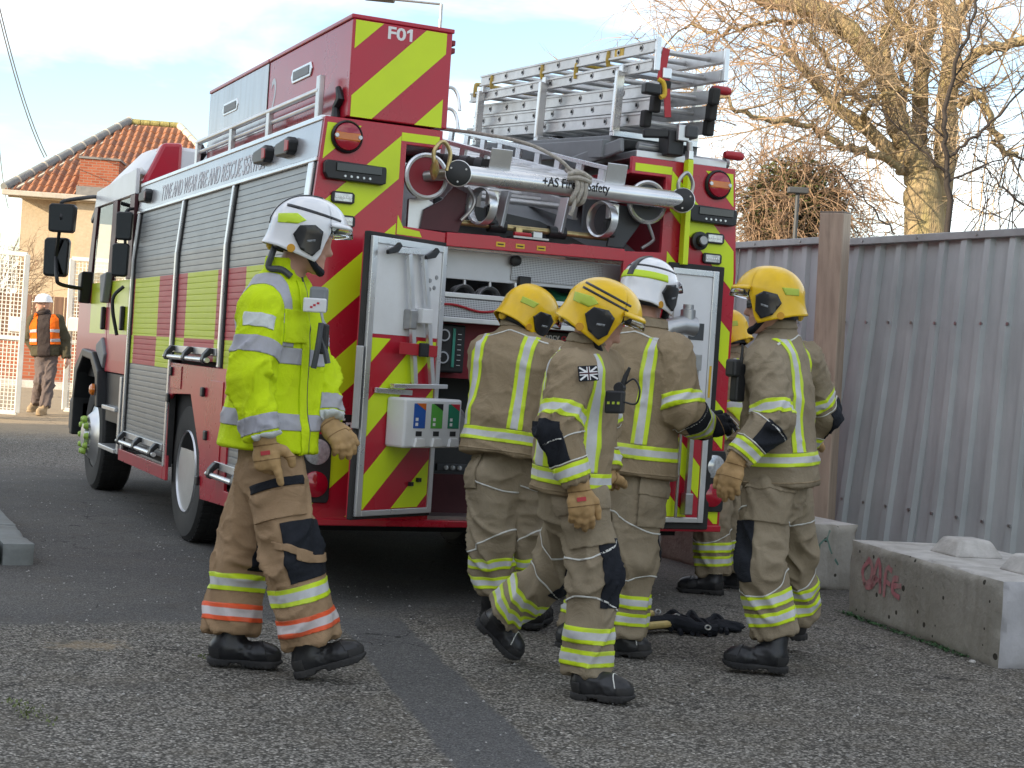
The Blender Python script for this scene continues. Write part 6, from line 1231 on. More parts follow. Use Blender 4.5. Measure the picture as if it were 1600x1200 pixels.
def tape(name, edge, mid, e0=0.27):
    m, t, b = _nodes(name); setp(b, 0.5, spec=0.4); a = N(t, 'ShaderNodeAttribute', attribute_name='across'); v = coords(t); n1 = noise(t, v, 12, 5); n2 = noise(t, v, 60, 3)
    midc = mixrgb(t, ramp(t, n1, [(0.3, 0.0), (0.7, 1.0)]), [x * 0.82 for x in mid], mid); c = mixrgb(t, ramp(t, a.outputs['Fac'], [(e0 - 0.02, 0.0), (e0 + 0.02, 1.0), (1 - e0 - 0.02, 1.0), (1 - e0 + 0.02, 0.0)]), mixrgb(t, n1, [x * 0.88 for x in edge], edge), midc)
    st = ramp(t, a.outputs['Fac'], [(0.0, 1.0), (0.02, 1.0), (0.03, 0.0), (0.97, 0.0), (0.98, 1.0)]); c = mixrgb(t, math_(t, 'MULTIPLY', st, 0.35), c, (0.2, 0.2, 0.12)); c = mixrgb(t, math_(t, 'MULTIPLY', ramp(t, noise(t, v, 5, 6, 0.7), [(0.48, 0.0), (0.75, 1.0)]), 0.40), c, (0.28, 0.26, 0.20))
    t.links.new(c, b.inputs['Base Color']); bump(t, b, math_(t, 'ADD', n1, math_(t, 'MULTIPLY', n2, 0.3)), 0.4, 0.006); MATS[name] = m
tape('tape_yellow', (0.62, 0.80, 0.02), (0.60, 0.61, 0.62)); tape('tape_orange', (0.85, 0.11, 0.03), (0.66, 0.60, 0.60)); tape('tape_grey', (0.42, 0.42, 0.47), (0.42, 0.42, 0.47), 0.01); tape('tape_white', (0.66, 0.70, 0.68), (0.66, 0.70, 0.68), 0.01)
M('piping', (0.66, 0.66, 0.62), 0.6); M('skin', (0.52, 0.29, 0.21), 0.5, var=0.1, vs=20, bm=0.1); M('hair', (0.05, 0.03, 0.02), 0.7, bm=0.6, bs=120)
M('leather', (0.42, 0.265, 0.115), 0.7, var=0.2, vs=18, dirt=(0.25, 0.15, 0.07), damt=0.5, ds=8, bm=0.35, bs=70, bd=0.004); M('leather_dark', (0.24, 0.145, 0.06), 0.8, var=0.2); M('boot_leather', (0.016, 0.017, 0.020), 0.38, var=0.3, vs=10, dirt=(0.05, 0.048, 0.045), damt=0.35, bm=0.25, bs=45, bd=0.004); M('boot_sole', (0.02, 0.02, 0.021), 0.8, var=0.3, dirt=(0.08, 0.075, 0.07), damt=0.5)
M('helmet_yellow', (0.80, 0.50, 0.004), 0.30, var=0.08, vs=6, dirt=(0.50, 0.30, 0.03), damt=0.5, ds=9, spec=0.4, coat=0.25, bm=0.06, bs=25); M('helmet_white', (0.76, 0.77, 0.79), 0.2, var=0.05, vs=5, dirt=(0.55, 0.54, 0.52), damt=0.25, coat=0.6); M('helmet_black', (0.012, 0.013, 0.016), 0.3, var=0.2, coat=0.3); M('lime_patch', (0.42, 0.52, 0.05), 0.4, var=0.1); M('lime_bright', (0.55, 0.74, 0.03), 0.4, var=0.05)
M('visor_clear', (0.92, 0.95, 0.95), 0.03, var=0.0, rvar=0.0, trans=1.0, ior=1.2); M('orange_strap', (0.6, 0.3, 0.02), 0.5)
# ---- helmet
def helmet(parent, org, c, f_, u_, shell, deco='plain', s_=1.0):
    f_ = unit(f_); u_ = unit(u_ - f_ * (u_ @ f_)); l_ = np.cross(u_, f_); rx, rxb, ry, rz = 0.150, 0.165, 0.122, 0.142; NT, NP = 96, 30
    def W(p): p = np.asarray(p, float) * s_; return c + p[..., :1] * f_ + p[..., 1:2] * l_ + p[..., 2:3] * u_
    th = np.linspace(-PI, PI, NT, endpoint=False); at_ = np.abs(np.degrees(th))
    zl = np.interp(at_, [0, 45, 56, 64, 70, 100, 130, 160, 180], [0.040, 0.030, 0.012, -0.085, -0.118, -0.102, -0.086, -0.082, -0.080]); fl = np.interp(at_, [0, 60, 90, 130, 180], [0.0, 0.0, 0.005, 0.013, 0.016]); V = []
    for j in range(NP + 1):
        q = j / NP; ph = np.where(zl > 0, np.arccos(np.clip(zl / rz, -1, 1)), PI / 2); P1 = 0.66; pa = np.where(zl > 0, q * ph, np.minimum(q / P1, 1) * PI / 2); dn = np.where(zl > 0, 0, np.clip((q - P1) / (1 - P1), 0, 1))
        k = np.sin(pa) ** 0.92; z = np.where(pa < PI / 2 - 1e-6, np.cos(pa) * rz, dn * zl); r_ = k * (1 + fl * dn ** 2.2 / 0.16 * 1.0 - 0.05 * dn * (at_ < 110)); X = np.where(np.cos(th) > 0, rx, rxb) * np.cos(th) * r_; Y = ry * np.sin(th) * r_
        rid = 1 + 0.020 * np.exp(-(Y / 0.018) ** 2) * (z > 0.02) + 0.012 * np.exp(-((z - 0.035 - 0.18 * X * (X > 0)) / 0.012) ** 2) * (at_ < 150) * (at_ > 20)
        X, Y, z = X * rid, Y * rid, z * (1 + 0.02 * np.exp(-(Y / 0.018) ** 2) * (z > 0.02)); V.append(np.stack([X, Y, z], 1))
    V = np.concatenate(V); F = np.array([(j * NT + i, (j + 1) * NT + i, (j + 1) * NT + (i + 1) % NT, j * NT + (i + 1) % NT) for j in range(NP) for i in range(NT)]); Nl = -vnormals(V, F); Nl *= np.sign((Nl * (V + 1e-4)).sum(1))[:, None]
    sh = meshobj('helmet', W(V), F, shell, parent, org, solid=0.006); x, y, z = V.T
    def side_poly_(nm, mt, pts, off, sgn=None, solid=0.004):
        n = len(pts); cs = []; ar = sum(pts[i][0] * pts[(i + 1) % n][1] - pts[(i + 1) % n][0] * pts[i][1] for i in range(n))
        for i in range(n):
            a, b_ = pts[i], pts[(i + 1) % n]; nx, nz = (b_[1] - a[1]), -(b_[0] - a[0]); L = math.hypot(nx, nz) * (1 if ar > 0 else -1); cs.append((-((x - a[0]) * nx + (z - a[1]) * nz) / L, 0.0, 9.0))
        for sg in ((-1, 1) if sgn is None else (sgn,)):
            r = clip_patch(V, Nl, F, [(y * sg, 0.02, 9.0)] + cs, off)
            if r: meshobj(nm, W(r[0]), r[1], mt, sh, org, solid=solid * s_)
    side_poly_('side_plate', 'helmet_black', [(-0.058, -0.030), (-0.038, 0.010), (0.018, 0.024), (0.052, 0.006), (0.054, -0.062), (0.032, -0.097), (-0.018, -0.082)], 0.010, solid=0.012)
    side_poly_('plate_clip', 'grey_paint', [(0.0, -0.050), (0.03, -0.040), (0.03, -0.030), (0.0, -0.040)], 0.0125)
    rim = [(-0.058, -0.034), (-0.040, 0.016), (0.020, 0.030), (0.060, 0.008)]
    if deco == 'white': side_poly_('reflective_patch', 'lime_bright', [(-0.135, 0.040), (-0.06, 0.055), (-0.02, 0.035), (-0.05, 0.015), (-0.13, 0.005)], 0.0025)
    elif deco == 'white_back':
        r = clip_patch(V, Nl, F, [(z, 0.022, 0.055), (-x, 0.03, 9.0)], 0.0025); meshobj('reflective_band', W(r[0]), r[1], 'lime_bright', sh, org, solid=0.003)
        r = clip_patch(V, Nl, F, [(z, 0.078, 0.086), (-x, -0.05, 9.0)], 0.0022); meshobj('black_line', W(r[0]), r[1], 'helmet_black', sh, org, solid=0.003)
    else: side_poly_('reflective_patch', 'lime_patch', [(-0.140, 0.030), (-0.06, 0.045), (-0.03, 0.030), (-0.06, 0.0), (-0.13, -0.004)] if deco == 'striped' else [(-0.135, 0.035), (-0.06, 0.040), (-0.075, 0.008), (-0.135, 0.004)], 0.0025)
    if deco == 'striped':
        for z0 in (0.060, 0.082): side_poly_('black_line', 'helmet_black', [(-0.120, z0 - 0.004), (0.085, z0 + 0.004 - 0.012), (0.085, z0 + 0.012 - 0.012), (-0.120, z0 + 0.005)], 0.0022)
    if deco == 'white': side_poly_('black_line', 'helmet_black', [(-0.10, 0.088), (0.0, 0.100), (0.10, 0.060), (0.10, 0.050), (0.0, 0.088), (-0.10, 0.078)][:0] or [(-0.11, 0.076), (0.11, 0.062), (0.11, 0.071), (-0.11, 0.088)], 0.0022)
    if deco in ('white', 'white_back'): r = clip_patch(V, Nl, F, [(y, -0.016, 0.016), (-x, -0.02 if deco == 'white' else 0.035, 9.0), (z, 0.0 if deco == 'white' else 0.03, 0.2)], 0.004); meshobj('crest_strip', W(r[0]), r[1], 'helmet_black', sh, org, solid=0.005)
    # visor lip, liner, strap, ratchet
    T_ = np.radians(np.linspace(-60, 60, 25)); vv = []
    for zz, k in ((0.052, 1.035), (0.030, 1.10), (0.012, 1.13)): vv += [(rx * k * math.cos(a), ry * k * 1.02 * math.sin(a), zz - 0.012 * (abs(a) / 1.05) ** 2) for a in T_]
    vf = [(j * 25 + i, j * 25 + i + 1, (j + 1) * 25 + i + 1, (j + 1) * 25 + i) for j in range(2) for i in range(24)]; meshobj('visor', W(np.array(vv)), vf, 'visor_clear', sh, org, solid=0.003)
    pk = []
    for zz, k in ((0.060, 1.0), (0.050, 1.075), (0.044, 1.08), (0.040, 0.99)): pk += [(rx * k * math.cos(a), ry * k * math.sin(a), zz - 0.010 * (abs(a) / 1.05) ** 2) for a in T_]
    meshobj('brow', W(np.array(pk)), [(j * 25 + i, j * 25 + i + 1, (j + 1) * 25 + i + 1, (j + 1) * 25 + i) for j in range(3) for i in range(24)], shell, sh, org, solid=0.002)
    lv = []
    for q in np.linspace(0, 1, 12):
        for a in th[::3]:
            zq = 0.10 - q * 0.20; k = math.sqrt(max(0.02, 1 - (max(zq, 0) / 0.125) ** 2)) * (0.93 - (0.10 * max(0, (0.3 - abs(a)) / 0.3) if False else 0)); fr_ = 1 if abs(a) > 1.2 else 0.80
            lv.append((rx * k * math.cos(a) * fr_, ry * k * math.sin(a) * (0.96 if abs(a) > 1.2 else 0.9), zq if abs(a) > 1.15 else max(zq, 0.02)))
    n3 = len(th[::3]); meshobj('liner', W(np.array(lv)), [(j * n3 + i, (j + 1) * n3 + i, (j + 1) * n3 + (i + 1) % n3, j * n3 + (i + 1) % n3) for j in range(11) for i in range(n3)], 'helmet_black', sh, org, solid=0.004)
    for sg in (-1, 1):
        m_ = MB().tube([W((0.0, sg * 0.098, -0.06)) - org, W((0.02, sg * 0.090, -0.10)) - org, W((0.055, sg * 0.06, -0.135)) - org, W((0.075, 0, -0.148)) - org], [0.013 * s_, 0.012 * s_, 0.014 * s_, 0.018 * s_], 10); m_.build('chin_strap', 'black_cloth', sh, smooth=True)
        m_ = MB().lathe(W((-0.055, sg * 0.112, -0.085)) - org, l_ * sg, [(0.018 * s_, 0), (0.016 * s_, 0.008)], 14); m_.build('strap_buckle', 'orange_strap', sh)
    m_ = MB().lathe(W((-0.135, 0, -0.078)) - org, -f_, [(0.026 * s_, 0), (0.028 * s_, 0.012), (0.016 * s_, 0.024)], 8); m_.build('ratchet_knob', 'yellow_sticker', sh)
    return sh
# ---- hands
def hand_fns(w, d, n, th, curls, s_=1.0, splay=0.12, thumb=0.5, glove=0.0):
    "w wrist, d along the hand, n out of the back of the hand, th towards the thumb side"
    d = unit(d); n = unit(n - d * (n @ d)); th_ = np.cross(d, n); th_ = th_ * (1 if th_ @ th > 0 else -1); g = glove; fs = [cone(w - d * 0.02 * s_, w + d * 0.055 * s_, 0.030 * s_ + g, 0.036 * s_ + g, n, 1.55), cone(w + d * 0.05 * s_ + th_ * 0.018 * s_, w + d * 0.085 * s_ + th_ * 0.022 * s_, 0.026 * s_ + g, 0.020 * s_ + g, n, 1.3), cone(w + d * 0.05 * s_ - th_ * 0.018 * s_, w + d * 0.08 * s_ - th_ * 0.024 * s_, 0.026 * s_ + g, 0.019 * s_ + g, n, 1.3)]
    fg = []
    for i, (o, L) in enumerate(((0.030, 0.074), (0.010, 0.082), (-0.011, 0.076), (-0.031, 0.060))):
        b0 = w + d * (0.088 - 0.006 * abs(i - 1)) * s_ + th_ * o * s_; c = curls[i]; p = b0; a = 0.0; seg = [0.45, 0.32, 0.23]; rr = (0.0105 + g) * (1 if i < 3 else 0.9); dd0 = unit(d + th_ * splay * (1.5 - i) * 0.6)
        for k in range(3):
            a += c * (0.8, 1.0, 0.7)[k]; q = p + (dd0 * math.cos(a) - n * math.sin(a)) * L * seg[k] * s_; fg.append(cone(p, q, rr * s_ * (1 - 0.08 * k), rr * s_ * (0.94 - 0.09 * k))); p = q
    t0 = w + d * 0.022 * s_ + th_ * 0.026 * s_; t1 = t0 + unit(d * 0.65 + th_ * thumb - n * 0.25) * 0.045 * s_; t2 = t1 + unit(d * 0.9 + th_ * thumb * 0.5 - n * 0.35) * 0.034 * s_; t3 = t2 + unit(d * 1.0 + th_ * 0.1 - n * 0.4) * 0.026 * s_
    for a_, b_, r0, r1 in ((t0, t1, 0.017, 0.0135), (t1, t2, 0.0130, 0.0115), (t2, t3, 0.0115, 0.0095)): fg.append(cone(a_, b_, (r0 + g) * s_, (r1 + g) * s_))
    return [union(fs, 0.02)] + fg
# ---- a whole figure
def person(name, label, cat, J, front, look, spec, h=0.0085, group='firefighters gathered at the rear of the engine', head_up=None):
    J = {k: np.asarray(v_, float) for k, v_ in J.items()}; sc = spec.get('scale', 1.0)
    ax = unit(J['neck'] - J['pelvis']); fr = unit(front - ax * (front @ ax)); rt = np.cross(fr, ax); look = unit(look); up = unit((np.array([0, 0, 1.0]) if head_up is None else np.asarray(head_up, float))); hu = unit(up - look * (up @ look)); hr = np.cross(look, hu)
    org = np.array([J['pelvis'][0], J['pelvis'][1], min(J['heelR'][2], J['heelL'][2])]); hc = J['head']; A = {}
    def footp(q, f_, h_): d = unit(J['toe' + q] - J['heel' + q]); return J['heel' + q] + (J['toe' + q] - J['heel' + q]) * f_ + unit(np.array([0, 0, 1.0]) - d * d[2]) * h_
    # body: one continuous figure inside the clothes
    fs = [cone(J['pelvis'], J['pelvis'] + ax * 0.2, 0.12, 0.12, fr, 1.3), cone(J['pelvis'] + ax * 0.2, J['neck'] - ax * 0.16, 0.115, 0.12, fr, 1.3), cone(J['neck'] - ax * 0.10, J['neck'] - ax * 0.02, 0.09, 0.06), cone(J['neck'] - ax * 0.05, hc - hu * 0.05 - look * 0.015, 0.062, 0.055)]
    fs += [cone(J['neck'] - ax * 0.08, J['sh' + q], 0.055, 0.05) for q in 'RL']
    for q in 'RL':
        fs += [cone(J['sh' + q], J['el' + q], 0.050, 0.040), cone(J['el' + q], J['wr' + q], 0.040, 0.027), cone(J['hip' + q], J['kn' + q], 0.080, 0.058), cone(J['kn' + q], J['an' + q], 0.052, 0.022), cone(J['an' + q], footp(q, 0.30, 0.070), 0.024, 0.020), cone(footp(q, 0.30, 0.062), footp(q, 0.66, 0.058), 0.020, 0.016)]
    hd = [ellip(hc + hu * 0.025 - look * 0.012, look, hr, hu, 0.098, 0.076, 0.100), cone(hc + look * 0.028 - hu * 0.035, hc + look * 0.056 - hu * 0.085, 0.058, 0.034, hr, 1.0), cone(hc + look * 0.05 - hu * 0.085, hc + look * 0.066 - hu * 0.098, 0.024, 0.020), cone(hc + look * 0.070 + hu * 0.005, hc + look * 0.074 + hu * 0.012, 0.022, 0.020)]
    nose = [cone(hc + look * 0.086 + hu * 0.004, hc + look * 0.106 - hu * 0.030, 0.008, 0.0115), cone(hc + look * 0.092 - hu * 0.034, hc + look * 0.100 - hu * 0.032, 0.013, 0.011), cone(hc + look * 0.084 - hu * 0.056 - hr * 0.016, hc + look * 0.084 - hu * 0.056 + hr * 0.016, 0.009, 0.009), cone(hc + look * 0.081 - hu * 0.067 - hr * 0.013, hc + look * 0.081 - hu * 0.067 + hr * 0.013, 0.009, 0.009)]
    nose += [cone(hc + look * 0.077 + hu * 0.022 - hr * 0.045, hc + look * 0.086 + hu * 0.024 + hr * 0.0, 0.010, 0.010), cone(hc + look * 0.077 + hu * 0.022 + hr * 0.045, hc + look * 0.086 + hu * 0.024, 0.010, 0.010)]
    for sg in (-1, 1): nose.append(cone(hc + hr * sg * 0.076 + hu * 0.015 - look * 0.012, hc + hr * sg * 0.078 - hu * 0.028 - look * 0.006, 0.014, 0.009, hr, 1.6))
    hf = smin_union = union([union(hd, 0.03), union(nose, 0.006)], 0.012); hands = []
    for q in 'RL':
        H_ = spec['hand' + q]; hands += hand_fns(J['wr' + q], H_['d'], H_['n'], H_['t'], H_['c'], 1.0, thumb=H_.get('thumb', 0.5))
    body = union([union(fs, 0.035), hf] + [union(hands, 0.006)], 0.02); V, F = mesh_sdf(body, h * 0.9 if spec.get('face') else h * 1.25); P_ = meshobj('person', V, F, 'skin', None, org); P_.location = org
    tag(P_, label, cat, group)
    def part(nm, V, F, mt, par=P_, **k): return meshobj(nm, V, F, mt, par, org, **k)
    # jacket
    hem = J['hem']; JL = np.linalg.norm(J['neck'] - hem); jax = unit(J['neck'] - hem); jfr = unit(front - jax * (front @ jax)); jrt = np.cross(jfr, jax); ts = np.array([0, 0.18, 0.45, 0.70, 0.84, 0.93, 1.0, 1.12]); wa = np.array(spec.get('wa', [0.225, 0.215, 0.21, 0.225, 0.215, 0.165, 0.095, 0.082])) * sc; wb = np.array(spec.get('wb', [0.185, 0.175, 0.165, 0.165, 0.145, 0.115, 0.090, 0.084])) * sc; bend = np.asarray(spec.get('bend', (0, 0, 0)), float)
    def tcoord(P):
        t = (P - hem) @ jax / JL; tt = np.clip(t, 0, 1.12); c = P - hem - bend * (4 * tt * (1 - tt))[:, None]; return t, c @ jrt, c @ jfr
    def torso(P):
        t, u, v_ = tcoord(P); tt = np.clip(t, 0, 1.12); a = np.interp(tt, ts, wa); b_ = np.interp(tt, ts, wb); k = (np.abs(u / a) ** 2.3 + np.abs(v_ / b_) ** 2.3) ** (1 / 2.3); return np.maximum(np.maximum((k - 1) * np.minimum(a, b_) * 0.9, -t * JL), (t - 1.07) * JL)
    m_ = max(wa.max(), wb.max()) + 0.03; torso.lo = np.minimum(hem, J['neck'] + jax * 0.1) - m_; torso.hi = np.maximum(hem, J['neck'] + jax * 0.1) + m_; sr = spec.get('sleeve', (0.098, 0.084, 0.070)); arms = {}
    for q in 'RL':
        if spec.get('noarm') == q: continue
        cu = J['wr' + q] + unit(J['el' + q] - J['wr' + q]) * spec.get('cuff', 0.015); f1 = union([cone(J['sh' + q], J['el' + q], sr[0] * sc, sr[1] * sc), cone(J['el' + q], cu + unit(cu - J['el' + q]) * 0.06, sr[1] * sc, sr[2] * sc * 0.97)], 0.03); arms[q] = cut(f1, cu, cu - J['el' + q])
    jf = union([torso] + list(arms.values()), 0.045); V, F = mesh_sdf(jf, h); dT = torso(V); dA = {q: g(V) for q, g in arms.items()}; lim = {}
    def chain(V, pts):
        best = None; s0 = 0.0
        for a, b_ in zip(pts[:-1], pts[1:]):
            L = np.linalg.norm(b_ - a); t = np.clip((V - a) @ (b_ - a) / L ** 2, 0, 1) if best is not None else np.minimum((V - a) @ (b_ - a) / L ** 2, 1); c = a + t[:, None] * (b_ - a); r = V - c; d = np.linalg.norm(r, axis=1); s = s0 + t * L
            if best is None: best = [d, s, r]
            else: m_ = d < best[0]; best = [np.where(m_, d, best[0]), np.where(m_, s, best[1]), np.where(m_[:, None], r, best[2])]
            s0 += L
        return best[1], best[2] / (np.linalg.norm(best[2], axis=1, keepdims=True) + 1e-9), s0
    Nn = vnormals(V, F); seed = spec.get('seed', 1.0); t, u, v_ = tcoord(V)
    dsp = 0.013 * vnoise(np.stack([u * 9 + seed * 7, v_ * 9, t * JL * 3.0 + 0.8 * vnoise(np.stack([u * 4, v_ * 4, t * 3 + seed], 1))], 1)) + 0.016 * ((1 - np.abs(vnoise(np.stack([u * 3.5 + seed, v_ * 3.5, t * JL * 12 + 3.0 * u], 1)))) ** 3 - 0.3) * (0.45 + 0.55 * np.exp(-((t - 0.35) / 0.3) ** 2)) + 0.006 * ((1 - np.abs(vnoise(np.stack([u * 14 + 3 * t + seed, v_ * 14, t * JL * 9 - 5 * u], 1)))) ** 4 - 0.2)
    wT = np.ones(len(V)); AF = {}
    for q in arms:
        s, r, L = chain(V, [J['sh' + q], J['el' + q], J['wr' + q]]); AF[q] = (s, r, L); w_ = (dA[q] < dT - 0.01) & (dA[q] <= np.min([dA[k] for k in dA], 0)); se = np.linalg.norm(J['el' + q] - J['sh' + q]); e1 = unit(J['el' + q] - J['sh' + q]); x1, y1, _ = basis(e1)
        n_ = vnoise(np.stack([s * 15 + 1.3 * (r @ x1) + seed * 3, (r @ x1) * 1.1, (r @ y1) * 1.1 + 5], 1)); n2_ = vnoise(np.stack([s * 30 + seed, (r @ x1) * 2.2 + 3, (r @ y1) * 2.2], 1)); da = 0.026 * (0.45 + 0.75 * np.exp(-((s - se) / 0.09) ** 2) + 0.3 * np.exp(-((s - L) / 0.08) ** 2)) * ((1 - np.abs(n_)) ** 2.5 - 0.40) + 0.006 * ((1 - np.abs(n2_)) ** 3 - 0.3) * np.clip(0.5 + 1.2 * vnoise(V * 7 + seed), 0, 1.5); dsp = np.where(w_, da, dsp)
    V = V + Nn * dsp[:, None]; Nn = vnormals(V, F); jk = part('jacket', V, F, spec['jacket'])
    def patch(par, V, Nn, F, nm, mt, conds, off=0.0035, solid=0.004):
        r = clip_patch(V, Nn, F, conds, off)
        if r: return meshobj(nm, r[0], r[1], mt, par, org, attr=r[2], solid=solid)
    big = 9.0; isT = dT - (np.min([dA[k] for k in dA], 0) if dA else big)
    def jp(nm, mt, conds, **k): return patch(jk, V, Nn, F, nm, mt, conds, **k)
    ctx = dict(jp=jp, t=t * JL, u=u, v=v_, JL=JL, isT=isT, AF=AF, dA=dA, dT=dT, big=big, jfr=jfr, jrt=jrt, jax=jax, J=J, part=part, org=org, P=P_, jk=jk)
    def armc(q): return (dA[q] - dT, -big, 0.002)
    ctx['armc'] = armc; spec['jdeco'](ctx)
    # trousers
    tr_ = spec.get('leg', (0.128, 0.108, 0.104)); legs = {}
    for q in 'RL':
        cu = J['cuff' + q] if 'cuff' + q in J else J['an' + q]; f1 = union([cone(J['hip' + q], J['kn' + q], tr_[0] * sc, tr_[1] * sc), cone(J['kn' + q], cu + unit(cu - J['kn' + q]) * 0.08, tr_[1] * sc, tr_[2] * sc)], 0.03); legs[q] = cut(f1, cu, cu - J['kn' + q])
    waist = cone(J['pelvis'] - ax * 0.02, J['pelvis'] + ax * 0.14, 0.155 * sc, 0.150 * sc, fr, 1.12); tf = union([waist] + list(legs.values()), 0.03); V2, F2 = mesh_sdf(tf, h); N2 = vnormals(V2, F2); dL = {q: g(V2) for q, g in legs.items()}; LF = {}; dsp = np.zeros(len(V2))
    for q in 'RL':
        cu = J['cuff' + q] if 'cuff' + q in J else J['an' + q]; s, r, L = chain(V2, [J['hip' + q], J['kn' + q], cu]); LF[q] = (L - s, r, L); se = np.linalg.norm(J['kn' + q] - J['hip' + q]); x1, y1, _ = basis(unit(J['kn' + q] - J['hip' + q])); n_ = vnoise(np.stack([s * 11 + 1.6 * (r @ x1) + seed * 5 + (3 if q == 'L' else 0), (r @ x1) * 1.0, (r @ y1) * 1.0 + 9], 1)); n2_ = vnoise(np.stack([s * 26 + seed, (r @ x1) * 2 + 3, (r @ y1) * 2], 1))
        w_ = dL[q] <= dL['L' if q == 'R' else 'R']; da = 0.038 * (0.40 + 0.5 * np.exp(-((s - se) / 0.12) ** 2) + 0.35 * np.exp(-((s - L) / 0.14) ** 2)) * ((1 - np.abs(n_)) ** 2.5 - 0.38) + 0.007 * ((1 - np.abs(n2_)) ** 3 - 0.3) * np.clip(0.5 + 1.2 * vnoise(V2 * 7 + seed), 0, 1.5); dsp = np.where(w_, da, dsp)
    V2 = V2 + N2 * dsp[:, None]; N2 = vnormals(V2, F2); tw = part('trousers', V2, F2, spec['trousers']); oth = {'R': 'L', 'L': 'R'}
    def legc(q): return (dL[q] - dL[oth[q]], -big, 0.0)
    def lp(nm, mt, conds, **k): return patch(tw, V2, N2, F2, nm, mt, conds, **k)
    ctx.update(lp=lp, LF=LF, legc=legc, fr=fr, rt=rt, V2=V2); spec['tdeco'](ctx)
    # boots
    for q in 'RL':
        hb, tb = J['heel' + q], J['toe' + q]; L = np.linalg.norm(tb - hb); fd = (tb - hb) / L; uf = unit(np.array([0, 0, 1.0]) - fd * fd[2]); sd_ = np.cross(fd, uf); an = J['an' + q]; bf_ = [cone(hb + uf * 0.055 + fd * 0.055, hb + uf * 0.050 + fd * (L - 0.085), 0.050, 0.046, sd_, 0.98), cone(hb + uf * 0.050 + fd * (L - 0.09), hb + uf * 0.046 + fd * (L - 0.055), 0.050, 0.047), cone(hb + uf * 0.07 + fd * 0.065, hb + uf * 0.070 + fd * 0.125, 0.053, 0.043), cone(hb + uf * 0.08 + fd * 0.068, an + uf * 0.03, 0.056, 0.058)]
        bf = cut(union(bf_, 0.022), hb + uf * 0.026, -uf); Vb, Fb = mesh_sdf(bf, 0.0075); Nb = vnormals(Vb, Fb); xf = (Vb - hb) @ fd; zf = (Vb - hb) @ uf
        Vb = Vb + Nb * (0.004 * vnoise(Vb * 26 + seed) + 0.006 * ((1 - np.abs(vnoise(np.stack([xf * 30, zf * 60, np.zeros(len(xf)) + seed], 1)))) ** 3 - 0.3) * np.exp(-((xf - L * 0.52) / 0.05) ** 2))[:, None]; Nb = vnormals(Vb, Fb); bo = part('boot', Vb, Fb, spec.get('boot', 'boot_leather'))
        def sole(P, hb=hb, fd=fd, uf=uf, sd_=sd_, L=L):
            p = P - hb; x = p @ fd; y = p @ sd_; z = p @ uf; xx = np.clip(x, 0.050, L - 0.054); d2 = np.hypot(x - xx, y * (1.0 + 0.14 * np.exp(-((x - L * 0.42) / 0.05) ** 2))) - 0.055; rise = 0.012 * (x > L * 0.30) * (x < L * 0.46) + 0.02 * np.clip((x - L + 0.05) / 0.05, 0, 1) ** 2; tr = 0.004 * (np.sin(x * 330) > 0.2)
            return np.maximum(np.maximum(d2 + 0.0025 * (np.sin(x * 330) > 0.2) * (z < 0.016), z - 0.032), rise + tr - z)
        sole.lo = np.minimum(hb, tb) - 0.09; sole.hi = np.maximum(hb, tb) + 0.09; Vs, Fs = mesh_sdf(sole, 0.0065, 0); meshobj('sole', Vs, Fs, spec.get('sole', 'boot_sole'), bo, org)
        if spec.get('boot') is None:
            yf = (Vb - hb) @ sd_; patch(bo, Vb, Nb, Fb, 'toe_trim', 'piping' if spec.get('tab') else 'boot_sole', [(xf - 9 * yf * yf, L - 0.090, L - 0.085), (zf, 0.06, 1.0)], off=0.002, solid=0.002); patch(bo, Vb, Nb, Fb, 'toe_cap', 'boot_sole', [(xf, L - 0.060, 9.0), (zf, 0.0, 0.062)], off=0.003, solid=0.003); patch(bo, Vb, Nb, Fb, 'heel_counter', 'boot_sole', [(xf, -1.0, 0.055), (zf, 0.0, 0.075)], off=0.003, solid=0.003)
    # gloves
    for q in 'RL':
        H_ = spec['hand' + q]; gm = H_.get('glove', 'leather')
        if gm is None: continue
        fsx = hand_fns(J['wr' + q], H_['d'], H_['n'], H_['t'], H_['c'], 1.08, thumb=H_.get('thumb', 0.5), glove=0.0045); dd = unit(J['el' + q] - J['wr' + q]); gau = cone(J['wr' + q] - unit(H_['d']) * 0.01, J['wr' + q] + dd * 0.05, 0.043, 0.052); gf = union([union([fsx[0], gau], 0.02)] + fsx[1:], 0.007); Vg, Fg = mesh_sdf(gf, 0.0048); Ng = vnormals(Vg, Fg); Vg = Vg + Ng * (0.0018 * vnoise(Vg * 60 + 3))[:, None]; gl = part('glove', Vg, Fg, gm); Ng = vnormals(Vg, Fg); sg_ = (Vg - J['wr' + q]) @ dd; sh_ = (Vg - J['wr' + q]) @ unit(H_['d']); bk = Ng @ unit(H_['n'])
        patch(gl, Vg, Ng, Fg, 'glove_cuff', 'black_cloth' if gm == 'black_cloth' else 'leather_dark', [(sg_, 0.030, 0.048)], off=0.003, solid=0.003); patch(gl, Vg, Ng, Fg, 'glove_seam', 'leather_dark', [(sh_, 0.070, 0.0735), (bk, 0.1, 2.0)], off=0.0015, solid=0.001); patch(gl, Vg, Ng, Fg, 'glove_seam', 'leather_dark', [(sh_, 0.012, 0.016), (bk, -2.0, 2.0)], off=0.0015, solid=0.001)
        if H_.get('badge'): n_ = unit(H_['n']); d_ = unit(H_['d']); bdg = J['wr' + q] + d_ * 0.045 + unit(n_ - d_ * (n_ @ d_)) * 0.031; s3 = np.cross(d_, n_); MB().obox(bdg - org, unit(s3), d_, unit(n_ - d_ * (n_ @ d_)), 0.018, 0.008, 0.003).build('glove_badge', 'red_plastic', gl)
